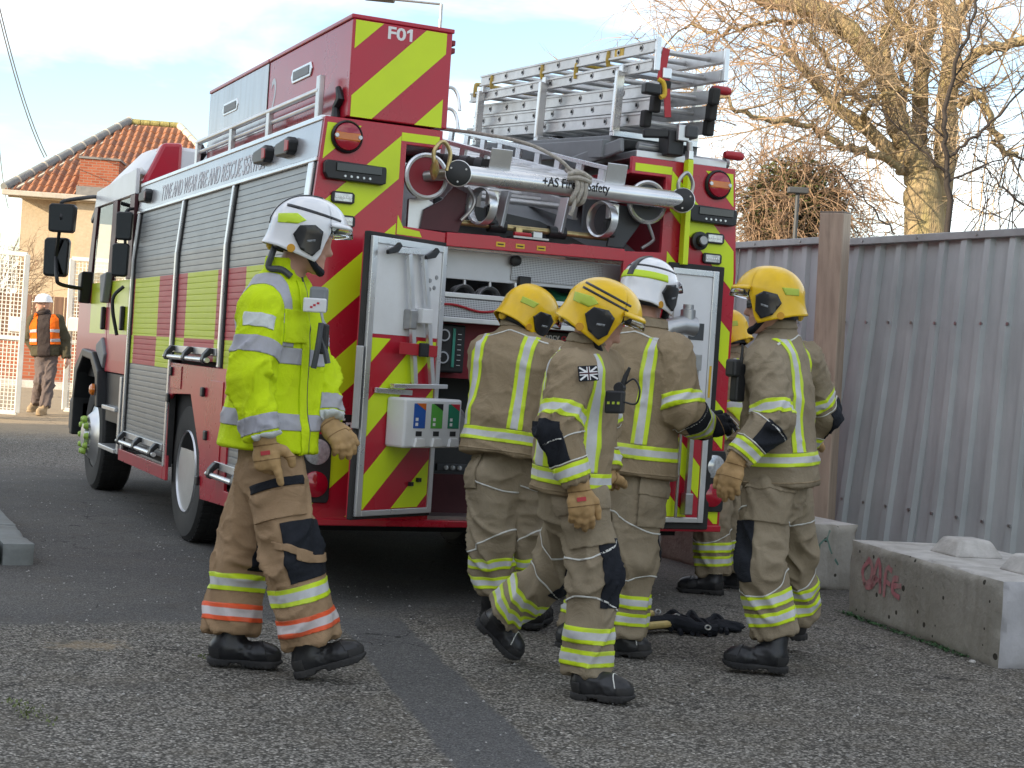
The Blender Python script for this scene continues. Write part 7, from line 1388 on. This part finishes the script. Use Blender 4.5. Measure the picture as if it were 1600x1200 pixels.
    if spec.get('helmet'): helmet(P_, org, hc + hu * 0.036 + look * 0.010, look, hu, spec['helmet'], spec.get('hdeco', 'plain'))
    spec.get('extra', lambda c: None)(dict(ctx, hc=hc, look=look, hu=hu, hr=hr)); return P_
# ------------------------------------------------------------------ the people in the photograph
UP = np.array([0, 0, 1.0])
def JJ(d): return {k: at(*v_) for k, v_ in d.items()}
def hand(d, n, t, c, glove='leather', thumb=0.5, badge=False): return dict(d=np.asarray(d, float), n=np.asarray(n, float), t=np.asarray(t, float), c=c, glove=glove, thumb=thumb, badge=badge)
def std_jacket(elbow=None, stripes=((-0.13, -1), (0.13, -1)), front=True, hem=(0.075, 0.14), arm=(0.19, 0.255)):
    def f(c):
        big = c['big']; T = (c['isT'], -big, 0.004); jp = c['jp']
        jp('reflective_strip', 'tape_yellow', [(c['t'], *hem), T])
        for u0, sg in stripes: jp('reflective_strip', 'tape_yellow', [(c['u'], u0 - 0.033, u0 + 0.033), (c['v'] * sg, 0.015, big), (c['t'], hem[1] + 0.002, c['JL'] * 0.93), T], off=0.003)
        for q, (s, r, L) in c['AF'].items():
            A = c['armc'](q); jp('reflective_strip', 'tape_yellow', [(s, *arm), A]); jp('reflective_strip', 'tape_yellow', [(s, L - 0.100, L - 0.038), A])
            se = np.linalg.norm(c['J']['el' + q] - c['J']['sh' + q]); pp = arm[1] + 0.018; dv = (elbow or {}).get(q, -c['jfr']); jp('elbow_pad', 'black_cloth', [(r @ unit(dv), 0.42, 2.0), (s, arm[1] + 0.030, L - 0.112), A], off=0.004)
            pp = pp if abs(pp - se) > 0.025 else se + 0.03; jp('piping', 'piping', [(s, pp, pp + 0.005), A], off=0.004, solid=0.002); jp('piping', 'piping', [(s, L - 0.110, L - 0.1055), A], off=0.004, solid=0.002)
        jp('piping', 'piping', [(c['t'] + 0.25 * np.abs(c['u']), c['JL'] * 0.955, c['JL'] * 0.955 + 0.006), (-c['v'], 0.0, big), T], off=0.003, solid=0.002)
        jp('hem_seam', 'turnout', [(c['t'], 0.012, 0.018), T], off=0.003, solid=0.003)
        s = c['t']; jp('collar_strap', 'turnout_grey', [(c['t'], c['JL'] * 1.0, c['JL'] * 1.055), T], off=0.006, solid=0.006)
    return f
def std_trousers(b=((0.055, 0.115), (0.135, 0.195)), mats=('tape_yellow', 'tape_yellow'), knee={}, pipes=(0.24, 0.52), pocket={}, base='turnout_grey', kr=(0.27, 0.50)):
    def f(c):
        for q in 'RL':
            s, r, L = c['LF'][q]; G = c['legc'](q); lp = c['lp']
            for (a, b_), mt in zip(b, mats): lp('reflective_strip', mt, [(s, a, b_), G])
            kd = knee.get(q, c['fr']); lp('knee_pad', 'black_cloth', [(r @ unit(kd), 0.52, 2.0), (s, *kr), G], off=0.0045)
            for i, p in enumerate(pipes): lp('piping', 'piping', [(s + (0.05 if i else -0.05) * (r @ c['rt']), p, p + 0.007), (G[0], -9, -0.004)], off=0.0045, solid=0.002)
            pd = pocket.get(q)
            if pd is not None: lp('pocket', base, [(r @ unit(pd), 0.55, 2.0), (s, 0.50, 0.68), G], off=0.012, solid=0.011); lp('pocket_flap', base, [(r @ unit(pd), 0.50, 2.0), (s, 0.64, 0.72), G], off=0.017, solid=0.012)
    return f
# --- 1: hi-vis jacket, white helmet
F1 = unit(CRh * 0.91 - CFh * 0.42)
J1 = JJ(dict(pelvis=(422, 728, 6.30), hem=(419, 700, 6.30), neck=(446, 425, 6.30), head=(478, 376, 6.28), shR=(408, 484, 6.14), shL=(462, 478, 6.46), elR=(390, 592, 6.05), wrR=(413, 690, 6.03), elL=(496, 590, 6.45), wrL=(511, 662, 6.36),
             hipR=(430, 738, 6.23), knR=(456, 872, 6.17), cuffR=(487, 1002, 6.18), anR=(480, 1008, 6.18), heelR=(463, 1061, 6.19), toeR=(575, 1030, 6.17), hipL=(414, 738, 6.38), knL=(372, 880, 6.40), cuffL=(360, 987, 6.36), anL=(362, 995, 6.35), heelL=(325, 1036, 6.34), toeL=(441, 1044, 6.34)))
def j1(c):
    big = c['big']; T = (c['isT'], -big, 0.004); jp = c['jp']; JL = c['JL']
    for a, b_ in ((0.085, 0.15), (0.345, 0.41)): jp('reflective_band', 'tape_grey', [(c['t'], a, b_), T])
    for u0 in (-0.125, 0.125): jp('reflective_band', 'tape_grey', [(c['u'], u0 - 0.03, u0 + 0.03), (c['t'], 0.412, JL * 1.0), T], off=0.003)
    for q, (s, r, L) in c['AF'].items():
        A = c['armc'](q); jp('reflective_band', 'tape_grey', [(s, 0.135, 0.20), A]); jp('reflective_band', 'tape_grey', [(s, L - 0.10, L - 0.035), A]); jp('cuff_tab', 'tape_white', [(s, L - 0.028, L - 0.004), (r @ unit(CRh - CFh), 0.35, 2), A], off=0.006, solid=0.006)
        if q == 'R': jp('sleeve_panel', 'tape_white', [(s, 0.045, 0.10), (r @ unit(-CFh + CRh * 0.15), 0.72, 2), A], off=0.004)
    jp('zip', 'dark_grey', [(c['u'], -0.006, 0.004), (c['v'], 0.02, big), (c['t'], 0.0, JL * 0.98), T], off=0.004, solid=0.003)
    jp('chest_pocket', 'hivis', [(c['u'], 0.03, 0.17), (c['v'], 0.02, big), (c['t'], 0.43, 0.56), T], off=0.010, solid=0.009); jp('storm_flap', 'hivis', [(c['u'], 0.004, 0.05), (c['v'], 0.02, big), (c['t'], 0.0, JL * 0.95), T], off=0.007, solid=0.006)
def t1(c):
    std_trousers(((0.045, 0.115), (0.165, 0.235)), ('tape_orange', 'tape_yellow'), {'R': unit(CRh * 0.75 - CFh * 0.55), 'L': CRh}, (), {}, 'turnout_tan', (0.25, 0.47))(c)
    s, r, L = c['LF']['R']; G = c['legc']('R'); dv = unit(-CFh + CRh * 0.05)
    c['lp']('pocket', 'turnout_tan', [(r @ dv, 0.50, 2.0), (s, 0.49, 0.60), G], off=0.010, solid=0.010); c['lp']('pocket_opening', 'black_cloth', [(r @ dv, 0.45, 2.0), (s, 0.61, 0.645), G], off=0.006); c['lp']('knee_strap', 'turnout_tan', [(s + 0.06 * (r @ CRh), 0.355, 0.385), (r @ unit(CRh - CFh * 1.2), 0.4, 2), G], off=0.012, solid=0.010)
def x1(c):
    o = c['org']; par = c['jk']; p = at(492, 477, 6.13) - o
    MB().obox(p, CRh, UP, CFh, 0.045, 0.028, 0.014).build('chest_unit', 'white_paint', par, bevel=0.006)
    for k, dx in enumerate((-0.012, 0.0, 0.014)): MB().obox(p + CRh * dx - CFh * 0.0148 + UP * (0.008 * (k - 1)), CRh, UP, CFh, 0.005, 0.004, 0.0006).build('unit_mark', 'red_print', par)
    q = at(498, 468, 6.18) - o; MB().obox(q, CRh, UP, CFh, 0.035, 0.05, 0.03).build('radio', 'grey_paint', par, bevel=0.012)
    MB().tube(catmull([at(502, 505, 6.14) - o, at(497, 540, 6.13) - o, at(490, 575, 6.14) - o], 5), 0.012, 8).build('lanyard', 'dark_grey', par, smooth=True); MB().tube(catmull([at(500, 520, 6.15) - o, at(508, 548, 6.15) - o, at(512, 568, 6.15) - o], 5), 0.012, 8).build('lanyard', 'dark_grey', par, smooth=True)
    MB().obox(at(506, 530, 6.16) - o, CRh, UP, CFh, 0.018, 0.06, 0.02).build('torch', 'black_plastic', par, bevel=0.008)
    MB().tube(catmull([at(430, 384, 6.24) - o, at(424, 400, 6.22) - o, at(420, 418, 6.22) - o, at(440, 421, 6.20) - o, at(455, 432, 6.2) - o], 5), 0.013, 8).build('radio_strap', 'dark_grey', par, smooth=True)
person('person', 'person in bright yellow high visibility jacket, tan trousers and white helmet, walking right', 'person', J1, F1, CRh * 0.98 + CFh * 0.10 - UP * 0.16, dict(
    jacket='hivis', trousers='turnout_tan', helmet='helmet_white', hdeco='white', wa=[0.215, 0.205, 0.195, 0.205, 0.19, 0.145, 0.088, 0.078], wb=[0.210, 0.192, 0.172, 0.160, 0.14, 0.11, 0.085, 0.080], sleeve=(0.100, 0.092, 0.074), leg=(0.128, 0.120, 0.120), seed=1.0, scale=0.90, jdeco=j1, tdeco=t1, extra=x1, cuff=0.02, face=True,
    handR=hand(at(424, 770, 6.02) - at(413, 690, 6.03), -CFh + CRh * 0.1, CRh, (0.05, 1.25, 1.35, 1.35), thumb=1.2, badge=True), handL=hand(at(545, 700, 6.30) - at(511, 662, 6.36), -CFh * 0.6 + UP * 0.6 + CRh * 0.2, CFh * 0.2 - UP * 0.2 - CRh * 0.1 + UP, (0.45, 0.55, 0.6, 0.65)), tab=False), h=0.0085)
# --- 2: yellow helmet, back to us, leaning into the bay
F2_ = unit(CFh * 0.92 + CRh * 0.38)
J2 = JJ(dict(pelvis=(786, 742, 7.62), hem=(783, 712, 7.60), neck=(812, 515, 7.66), head=(822, 500, 7.68), shR=(868, 562, 7.60), shL=(765, 552, 7.68), elR=(885, 635, 7.78), wrR=(868, 655, 8.02), elL=(772, 625, 7.92), wrL=(800, 640, 8.10),
             hipR=(815, 748, 7.66), knR=(820, 850, 7.63), cuffR=(818, 921, 7.66), anR=(818, 930, 7.66), heelR=(826, 984, 7.64), toeR=(852, 968, 7.92), hipL=(765, 748, 7.56), knL=(768, 850, 7.54), cuffL=(770, 921, 7.58), anL=(770, 930, 7.6), heelL=(765, 984, 7.62), toeL=(778, 965, 7.92)))
gl = hand(CFh + CRh * 0.2, UP, CRh, (0.5, 0.5, 0.5, 0.5))
person('person', 'firefighter in brown kit and yellow helmet, back turned, leaning into the open pump bay', 'person', J2, F2_, CRh * 0.72 + CFh * 0.55 - UP * 0.42, dict(jacket='turnout', trousers='turnout_grey', helmet='helmet_yellow', hdeco='plain', seed=2.0, scale=0.96,
    jdeco=std_jacket(hem=(0.055, 0.12), stripes=((-0.15, -1), (0.105, -1))), tdeco=std_trousers(b=((0.035, 0.09), (0.125, 0.18)), pocket={'L': unit(-CRh), 'R': CRh}), handR=gl, handL=gl, wa=[0.215, 0.205, 0.21, 0.225, 0.205, 0.155, 0.095, 0.082], leg=(0.118, 0.106, 0.102), cuff=0.02), head_up=UP * 0.9 + CRh * 0.15, h=0.009)
# --- 4: white helmet, back to us
F4 = unit(CFh * 0.78 + CRh * 0.62)
J4 = JJ(dict(pelvis=(986, 758, 7.20), hem=(986, 740, 7.20), neck=(1012, 512, 7.20), head=(1012, 462, 7.22), shR=(1052, 552, 7.08), shL=(972, 548, 7.36), elR=(1068, 640, 7.02), wrR=(1102, 672, 7.16), elL=(958, 640, 7.5), wrL=(975, 700, 7.65),
             hipR=(1000, 768, 7.14), knR=(988, 878, 7.12), cuffR=(972, 990, 7.14), anR=(970, 996, 7.14), heelR=(948, 1026, 7.16), toeR=(1020, 1026, 7.12), hipL=(968, 768, 7.32), knL=(940, 880, 7.36), cuffL=(905, 985, 7.32), anL=(900, 992, 7.32), heelL=(868, 1012, 7.30), toeL=(940, 1016, 7.28)))
person('person', 'firefighter in brown kit and white helmet, back turned, reaching to the right hand door', 'person', J4, F4, CRh * 0.66 + CFh * 0.74 - UP * 0.14, dict(jacket='turnout', trousers='turnout_grey', helmet='helmet_white', hdeco='white_back', seed=4.0, scale=0.94,
    jdeco=std_jacket(elbow={'R': unit(-CFh + CRh * 0.35), 'L': -CRh}, stripes=((-0.13, -1), (0.115, -1)), hem=(0.075, 0.14)), tdeco=std_trousers(pocket={'R': unit(CRh - CFh * 0.8)}, knee={'R': unit(CFh + CRh)}), leg=(0.120, 0.108, 0.102), cuff=0.02, handR=hand(at(1150, 655, 7.2) - at(1102, 672, 7.16), -CFh + UP * 0.5, UP, (0.5, 0.6, 0.7, 0.7), 'black_cloth'), handL=gl, tab=True), h=0.009)
# --- 5: yellow helmet, facing left
F5 = unit(-CRh * 0.90 + CFh * 0.43)
J5 = JJ(dict(pelvis=(1214, 770, 7.08), hem=(1216, 754, 7.08), neck=(1216, 514, 7.06), head=(1203, 478, 7.03), shL=(1196, 566, 6.93), shR=(1256, 562, 7.26), elL=(1208, 655, 6.85), wrL=(1150, 722, 6.83), elR=(1286, 645, 7.40), wrR=(1262, 690, 7.55),
             hipL=(1198, 778, 6.99), knL=(1188, 880, 6.95), cuffL=(1210, 990, 6.96), anL=(1212, 998, 6.95), heelL=(1230, 1052, 6.92), toeL=(1127, 1040, 6.95), hipR=(1230, 776, 7.22), knR=(1240, 870, 7.36), cuffR=(1246, 962, 7.48), anR=(1248, 968, 7.5), heelR=(1260, 1000, 7.56), toeR=(1175, 996, 7.58)))
def x5(c):
    o = c['org']; P_ = c['P']; hc, look, hu, hr = c['hc'], c['look'], c['hu'], c['hr']
    for sg in (-1, 1):
        p = hc + look * 0.090 + hu * 0.008 + hr * sg * 0.034; d = unit(look + hr * sg * 0.5); x, y, dd = basis(d, hu); MB().obox(p - o, x, y, dd, 0.028, 0.018, 0.003).build('sunglasses_lens', 'glass_dark', P_, bevel=0.008); MB().tube([p + hr * sg * 0.026 - look * 0.012 - o, hc + hr * sg * 0.078 + hu * 0.012 + look * 0.0 - o], 0.0035, 6).build('sunglasses_arm', 'black_plastic', P_)
    q = at(1153, 598, 6.93); x, y, d = CRh * 0.8 + CFh * 0.6, UP, unit(-CFh * 0.8 + CRh * 0.6)
    rd = MB().obox(q - o, x, UP, np.cross(x, UP), 0.030, 0.085, 0.022).build('radio', 'black_plastic', c['jk'], bevel=0.01); MB().tube([q + UP * 0.08 + x * 0.012 - o, q + UP * 0.15 + x * 0.014 - o, q + UP * 0.17 + x * 0.012 - o], [0.009, 0.006, 0.005], 8).build('antenna', 'black_plastic', rd, smooth=True); MB().obox(at(1146, 575, 6.91) - o, x, UP, np.cross(x, UP), 0.025, 0.04, 0.03).build('speaker_microphone', 'black_plastic', rd, bevel=0.012)
person('person', 'firefighter in brown kit, yellow helmet and sunglasses, standing facing left by the fence', 'person', J5, F5, -CRh * 0.97 + CFh * 0.14 - UP * 0.06, dict(jacket='turnout_grey', trousers='turnout_grey', helmet='helmet_yellow', hdeco='plain', seed=5.0, scale=0.91, face=True,
    jdeco=std_jacket(elbow={'L': unit(-CFh * 0.6 + CRh * 0.8), 'R': unit(CRh)}, stripes=((-0.125, -1), (0.13, -1)), hem=(0.085, 0.145)), tdeco=std_trousers(knee={'L': unit(-CRh), 'R': unit(-CRh)}, pocket={'L': unit(-CFh)}), leg=(0.122, 0.110, 0.105), cuff=0.02, extra=x5, wb=[0.19, 0.18, 0.165, 0.16, 0.14, 0.11, 0.088, 0.082], wa=[0.225, 0.215, 0.21, 0.215, 0.205, 0.155, 0.092, 0.082],
    handL=hand(at(1128, 790, 6.80) - at(1150, 722, 6.83), -CFh * 0.7 - CRh * 0.4, -CRh, (0.35, 0.4, 0.45, 0.5)), handR=gl), h=0.0085)
# --- 6: half hidden behind the engine's corner
F6 = unit(-CRh * 0.8 + CFh * 0.6)
J6 = JJ(dict(pelvis=(1130, 700, 9.55), hem=(1132, 684, 9.55), neck=(1142, 552, 9.55), head=(1134, 528, 9.53), shL=(1132, 585, 9.40), shR=(1165, 583, 9.70), elL=(1140, 645, 9.32), wrL=(1110, 680, 9.30), elR=(1165, 645, 9.8), wrR=(1140, 680, 9.85),
             hipL=(1120, 705, 9.46), knL=(1112, 800, 9.40), cuffL=(1113, 898, 9.38), anL=(1114, 905, 9.38), heelL=(1130, 930, 9.36), toeL=(1056, 925, 9.40), hipR=(1138, 705, 9.66), knR=(1145, 800, 9.66), cuffR=(1152, 890, 9.68), anR=(1152, 898, 9.68), heelR=(1162, 922, 9.7), toeR=(1095, 918, 9.72)))
person('person', 'firefighter mostly hidden behind the engine corner, with only helmet edge and lower legs showing', 'person', J6, F6, -CRh * 0.8 + CFh * 0.5 - UP * 0.3, dict(jacket='turnout', trousers='turnout_grey', helmet='helmet_yellow', hdeco='plain', seed=6.0, jdeco=std_jacket(), tdeco=std_trousers(knee={'L': -CRh}), handL=gl, handR=gl, cuff=0.02, leg=(0.118, 0.102, 0.10)), h=0.012)
# --- 3: yellow striped helmet, walking across in front
F3 = unit(CRh * 0.95 - CFh * 0.32)
J3 = JJ(dict(pelvis=(890, 776, 6.30), hem=(889, 770, 6.30), neck=(920, 538, 6.29), head=(934, 503, 6.26), shR=(895, 578, 6.14), shL=(942, 576, 6.44), elR=(872, 672, 6.05), wrR=(904, 762, 6.04), elL=(938, 670, 6.55), wrL=(945, 745, 6.50),
             hipR=(912, 788, 6.24), knR=(928, 900, 6.20), cuffR=(915, 1052, 6.19), anR=(914, 1056, 6.19), heelR=(893, 1091, 6.19), toeR=(992, 1099, 6.09), hipL=(893, 786, 6.44), knL=(872, 885, 6.60), cuffL=(790, 958, 6.76), anL=(782, 966, 6.78), heelL=(743, 972, 6.86), toeL=(806, 1037, 6.80)))
def x3(c):
    o = c['org']; jk = c['jk']; J = c['J']; q = at(961, 628, 6.08) - o; x = unit(CRh * 0.94 - CFh * 0.33 + UP * 0.05); n = unit(np.cross(x, UP)); rd = MB().obox(q, x, UP, n, 0.036, 0.045, 0.024).build('radio', 'black_plastic', jk, bevel=0.008)
    for k in (-1, 0, 1): MB().obox(q + x * k * 0.02 + n * 0.0245 - UP * 0.004, x, UP, n, 0.005, 0.005, 0.001).build('radio_key', 'lime_patch', rd)
    MB().tube([q + UP * 0.04 + x * 0.02, q + UP * 0.10 + x * 0.035, q + UP * 0.135 + x * 0.05], [0.013, 0.010, 0.006], 8).build('antenna', 'black_plastic', rd, smooth=True); MB().tube(catmull([q + x * 0.035, q + x * 0.085 - UP * 0.005, q + x * 0.095 + UP * 0.05, q + x * 0.07 + UP * 0.09, q + x * 0.035 + UP * 0.07], 6), 0.004, 6).build('radio_lead', 'black_plastic', rd, smooth=True); MB().lathe(q + UP * 0.055 + x * 0.015 + n * 0.0, n, [(0.022, -0.015), (0.024, 0.0), (0.02, 0.02)], 16).build('speaker_microphone', 'black_plastic', rd, smooth=True)
    # flag patch on the sleeve
    s0 = J['shR'] + (J['elR'] - J['shR']) * 0.15; n = unit(-CFh * 0.93 + CRh * 0.36 + UP * 0.12); y = unit(UP - n * (UP @ n) - CRh * 0.12); x = np.cross(y, n); x = x if x @ CRh > 0 else -x; pc = s0 + n * 0.117 + CRh * 0.02 + UP * 0.012 - o
    fl = MB().obox(pc, x, y, n, 0.042, 0.030, 0.003).build('flag_patch', 'black_cloth', jk, bevel=0.003)
    def st(a, b_, w, mt, lv): MB().bar(pc + x * a[0] + y * a[1] + n * (0.0036 + lv), pc + x * b_[0] + y * b_[1] + n * (0.0036 + lv), w, 0.0012, n).build('flag_stripe', mt, fl)
    for a, b_ in (((-0.037, -0.024), (-0.008, -0.006)), ((0.008, 0.006), (0.037, 0.024)), ((-0.037, 0.024), (-0.008, 0.006)), ((0.008, -0.006), (0.037, -0.024))): st(a, b_, 0.007, 'white_print', 0)
    st((-0.038, 0), (0.038, 0), 0.014, 'white_print', 0.0007); st((0, -0.026), (0, 0.026), 0.014, 'white_print', 0.0009); st((-0.038, 0), (0.038, 0), 0.006, 'maroon_plate', 0.0016); st((0, -0.026), (0, 0.026), 0.006, 'maroon_plate', 0.0018)
person('person', 'firefighter in brown kit and black striped yellow helmet, walking right in front of the others', 'person', J3, F3, CRh * 0.90 - CFh * 0.12 - UP * 0.40, dict(jacket='turnout', trousers='turnout_grey', helmet='helmet_yellow', hdeco='striped', seed=3.0, scale=0.90, face=True,
    jdeco=std_jacket(elbow={'R': unit(-CRh * 0.85 - CFh * 0.45), 'L': -CRh}, stripes=((0.15, -1), (-0.1, -1), (0.14, 1)), hem=(0.04, 0.10), arm=(0.155, 0.22)), tdeco=std_trousers(b=((0.035, 0.100), (0.125, 0.190)), knee={'R': unit(CRh * 0.9 - CFh * 0.2), 'L': unit(CRh * 0.7 - UP * 0.7)}, pipes=(0.26, 0.50), pocket={'R': unit(-CFh)}, kr=(0.27, 0.52)), extra=x3, cuff=0.02, leg=(0.118, 0.104, 0.098),
    wb=[0.170, 0.168, 0.165, 0.165, 0.14, 0.11, 0.088, 0.080], wa=[0.20, 0.20, 0.20, 0.205, 0.195, 0.15, 0.09, 0.08], handR=hand(at(912, 826, 6.03) - at(904, 762, 6.04), -CFh + CRh * 0.15, CRh, (0.35, 0.42, 0.48, 0.55), badge=True), handL=gl, tab=True), h=0.0085)
# --- 7: site worker far left
WD = 22.9; FW = unit(-CFh * 0.97 + CRh * 0.0)
J7 = JJ({k: (v_[0], v_[1], WD + v_[2]) for k, v_ in dict(pelvis=(72, 550, 0), hem=(72, 556, 0), neck=(71, 490, 0), head=(67, 477, -.02), shR=(52, 500, -.02), shL=(91, 500, .04), elR=(46, 530, .0), wrR=(58, 553, -.05), elL=(101, 530, .06), wrL=(104, 560, 0),
     hipR=(66, 556, 0), knR=(64, 595, -.08), cuffR=(56, 630, .05), anR=(54, 634, .08), heelR=(58, 643, .12), toeR=(43, 645, -.05), hipL=(80, 556, .03), knL=(76, 598, -.1), cuffL=(70, 636, -.2), anL=(69, 638, -.2), heelL=(72, 648, -.15), toeL=(57, 650, -.3)).items()})
def j7(c):
    big = c['big']; T = (c['isT'], -big, 0.01); jp = c['jp']; jp('fleece_front', 'dark_fleece', [(c['u'], -0.10, 0.075), (c['v'], 0.02, big), (c['t'], -0.02, c['JL'] * 1.0), T], off=0.010, solid=0.008)
    for a, b_ in ((0.078, 0.215), (-0.2, -0.105)): jp('vest', 'orange_cloth', [(c['u'], a, b_), (c['v'], -0.2, big), (c['t'], 0.16, c['JL'] * 0.97), T], off=0.018, solid=0.012); [jp('vest_tape', 'tape_grey', [(c['t'], z, z + 0.045), (c['u'], a, b_), (c['v'], -0.2, big), T], off=0.022, solid=0.005) for z in (0.20, 0.34)]
    jp('vest', 'orange_cloth', [(c['t'], 0.16, c['JL'] * 0.97), (-c['v'], 0.02, big), T], off=0.016, solid=0.012)
def x7(c):
    hc, look, hu, hr, o = c['hc'], c['look'], c['hu'], c['hr'], c['org']; cc = hc + hu * 0.045 - look * 0.01 - o
    hh = MB().lathe(cc, hu, [(0.140, 0.0), (0.142, 0.008), (0.128, 0.012), (0.124, 0.03), (0.112, 0.075), (0.08, 0.11), (0.03, 0.126), (0.0, 0.127)], 32).build('hard_hat', 'helmet_white', c['P'], smooth=True)
    MB().prism([(-0.09, 0.07), (-0.07, 0.145), (0.0, 0.175), (0.07, 0.145), (0.09, 0.07)], cc, hr, look, hu, 0.008).build('peak', 'helmet_white', hh, bevel=0.003)
    MB().tube(catmull([hc - hu * 0.10 + hr * 0.08 - o, hc - hu * 0.12 + look * 0.07 - o, hc - hu * 0.10 - hr * 0.08 - o, hc - hu * 0.09 - look * 0.08 - o, hc - hu * 0.10 + hr * 0.08 - o], 5), 0.035, 8).build('hood', 'dark_fleece', c['P'], smooth=True)
    MB().tube(catmull([hc + hr * 0.07 - hu * 0.05 - o, hc + look * 0.07 - hu * 0.09 - o, hc - hr * 0.07 - hu * 0.05 - o], 6), 0.022, 8).build('beard', 'hair', c['P'], smooth=True)
    MB().tube([hc - hu * 0.12 + look * 0.09 + hr * 0.03 - o, hc - hu * 0.20 + look * 0.13 - o, hc - hu * 0.12 + look * 0.09 - hr * 0.03 - o], 0.02, 6).build('collar', 'orange_cloth', c['P'], smooth=True)
M('suede', (0.36, 0.27, 0.17), 0.9, var=0.2)
bare = dict(d=at(106, 572, WD) - at(104, 560, WD), n=CRh, t=-CFh, c=(0.5, 0.5, 0.6, 0.6), glove=None); bare2 = dict(d=at(66, 562, WD) - at(58, 553, WD), n=-CFh, t=CRh, c=(0.8, 0.8, 0.8, 0.8), glove=None)
person('person', 'worker in orange vest, dark jacket and white hard hat walking beside the far gate', 'person', J7, FW, -CRh * 0.8 - CFh * 0.55 - UP * 0.05, dict(jacket='olive_cloth', trousers='trouser_grey', seed=7.0, face=True, jdeco=j7, tdeco=lambda c: None, extra=x7, handL=bare, handR=bare2, sleeve=(0.085, 0.072, 0.058), leg=(0.105, 0.085, 0.075), wa=[0.20, 0.195, 0.195, 0.21, 0.195, 0.14, 0.08, 0.07], wb=[0.155, 0.15, 0.15, 0.15, 0.13, 0.10, 0.075, 0.07], boot='suede', sole='suede', cuff=0.0), h=0.014, group=None)
# ------------------------------------------------------------------ kit left on the ground
kp = ground(1045, 985); kt = empty('tool_bundle', tuple(kp), 'pair of yellow handled tools with black straps lying on the tarmac', 'tools'); kp = np.array(kp)
M('ash_handle', (0.55, 0.42, 0.16), 0.5, var=0.2, vs=20)
def gpt(px, py, z): p = ground(px, py, z); return p - kp
for (a, b_, z) in (((900, 972), (1018, 959), 0.06), ((900, 990), (1050, 974), 0.045)): MB().tube([gpt(*a, z), gpt((a[0] + b_[0]) / 2, (a[1] + b_[1]) / 2, z + 0.004), gpt(*b_, z)], [0.018, 0.017, 0.02], 10).build('handle', 'ash_handle', kt, smooth=True)
MB().tube(catmull([gpt(905, 982, 0.03), gpt(980, 978, 0.045), gpt(1045, 972, 0.05), gpt(1085, 980, 0.04), gpt(1120, 985, 0.03)], 6), [0.02] * 6 + [0.035] * 6 + [0.04] * 6 + [0.03] * 7, 10).build('sheath', 'black_cloth', kt, smooth=True)
rk = random.Random(3)
for i in range(9):
    x0 = 1030 + i * 9; MB().tube(catmull([gpt(x0, 962 + rk.uniform(0, 22), 0.02), gpt(x0 + 14, 955 + rk.uniform(0, 15), 0.035 + rk.uniform(0, 0.02)), gpt(x0 + 28, 965 + rk.uniform(0, 20), 0.03), gpt(x0 + 34, 985 + rk.uniform(0, 8), 0.012)], 5), 0.013, 6).build('strap', 'black_cloth', kt, smooth=True)
for px_, py_ in ((1028, 956), (1057, 963), (1106, 981)): MB().lathe(gpt(px_, py_, 0.075), -CFh + UP, [(0.013, 0), (0.017, 0.004), (0.013, 0.008), (0.009, 0.004)], 14, closed=True).build('ring', 'bright_alloy', kt, smooth=True)
bg_ = ground(1128, 985); bm = bmesh.new(); bmesh.ops.create_uvsphere(bm, u_segments=32, v_segments=18, radius=1.0)
for v_ in bm.verts: k = 1 + 0.22 * mnoise.noise(v_.co * 2.0 + Vector((3, 1, 0))) + 0.10 * mnoise.noise(v_.co * 5); v_.co = Vector((v_.co.x * 0.11 * k, v_.co.y * 0.07 * k, max(-0.02, v_.co.z * 0.032 * k)))
me = bpy.data.meshes.new('dark_heap'); bm.to_mesh(me); bm.free(); me.materials.append(MATS['black_cloth']); me.polygons.foreach_set('use_smooth', [True] * len(me.polygons)); kb2 = link(bpy.data.objects.new('dark_heap', me)); kb2.location = (bg_[0], bg_[1], 0.024); kb2.rotation_euler = (0, 0, -0.4); tag(kb2, 'dark fabric heap standing in for boots and straps on the ground', 'bag')  # heap added in place of the dark boots and straps here
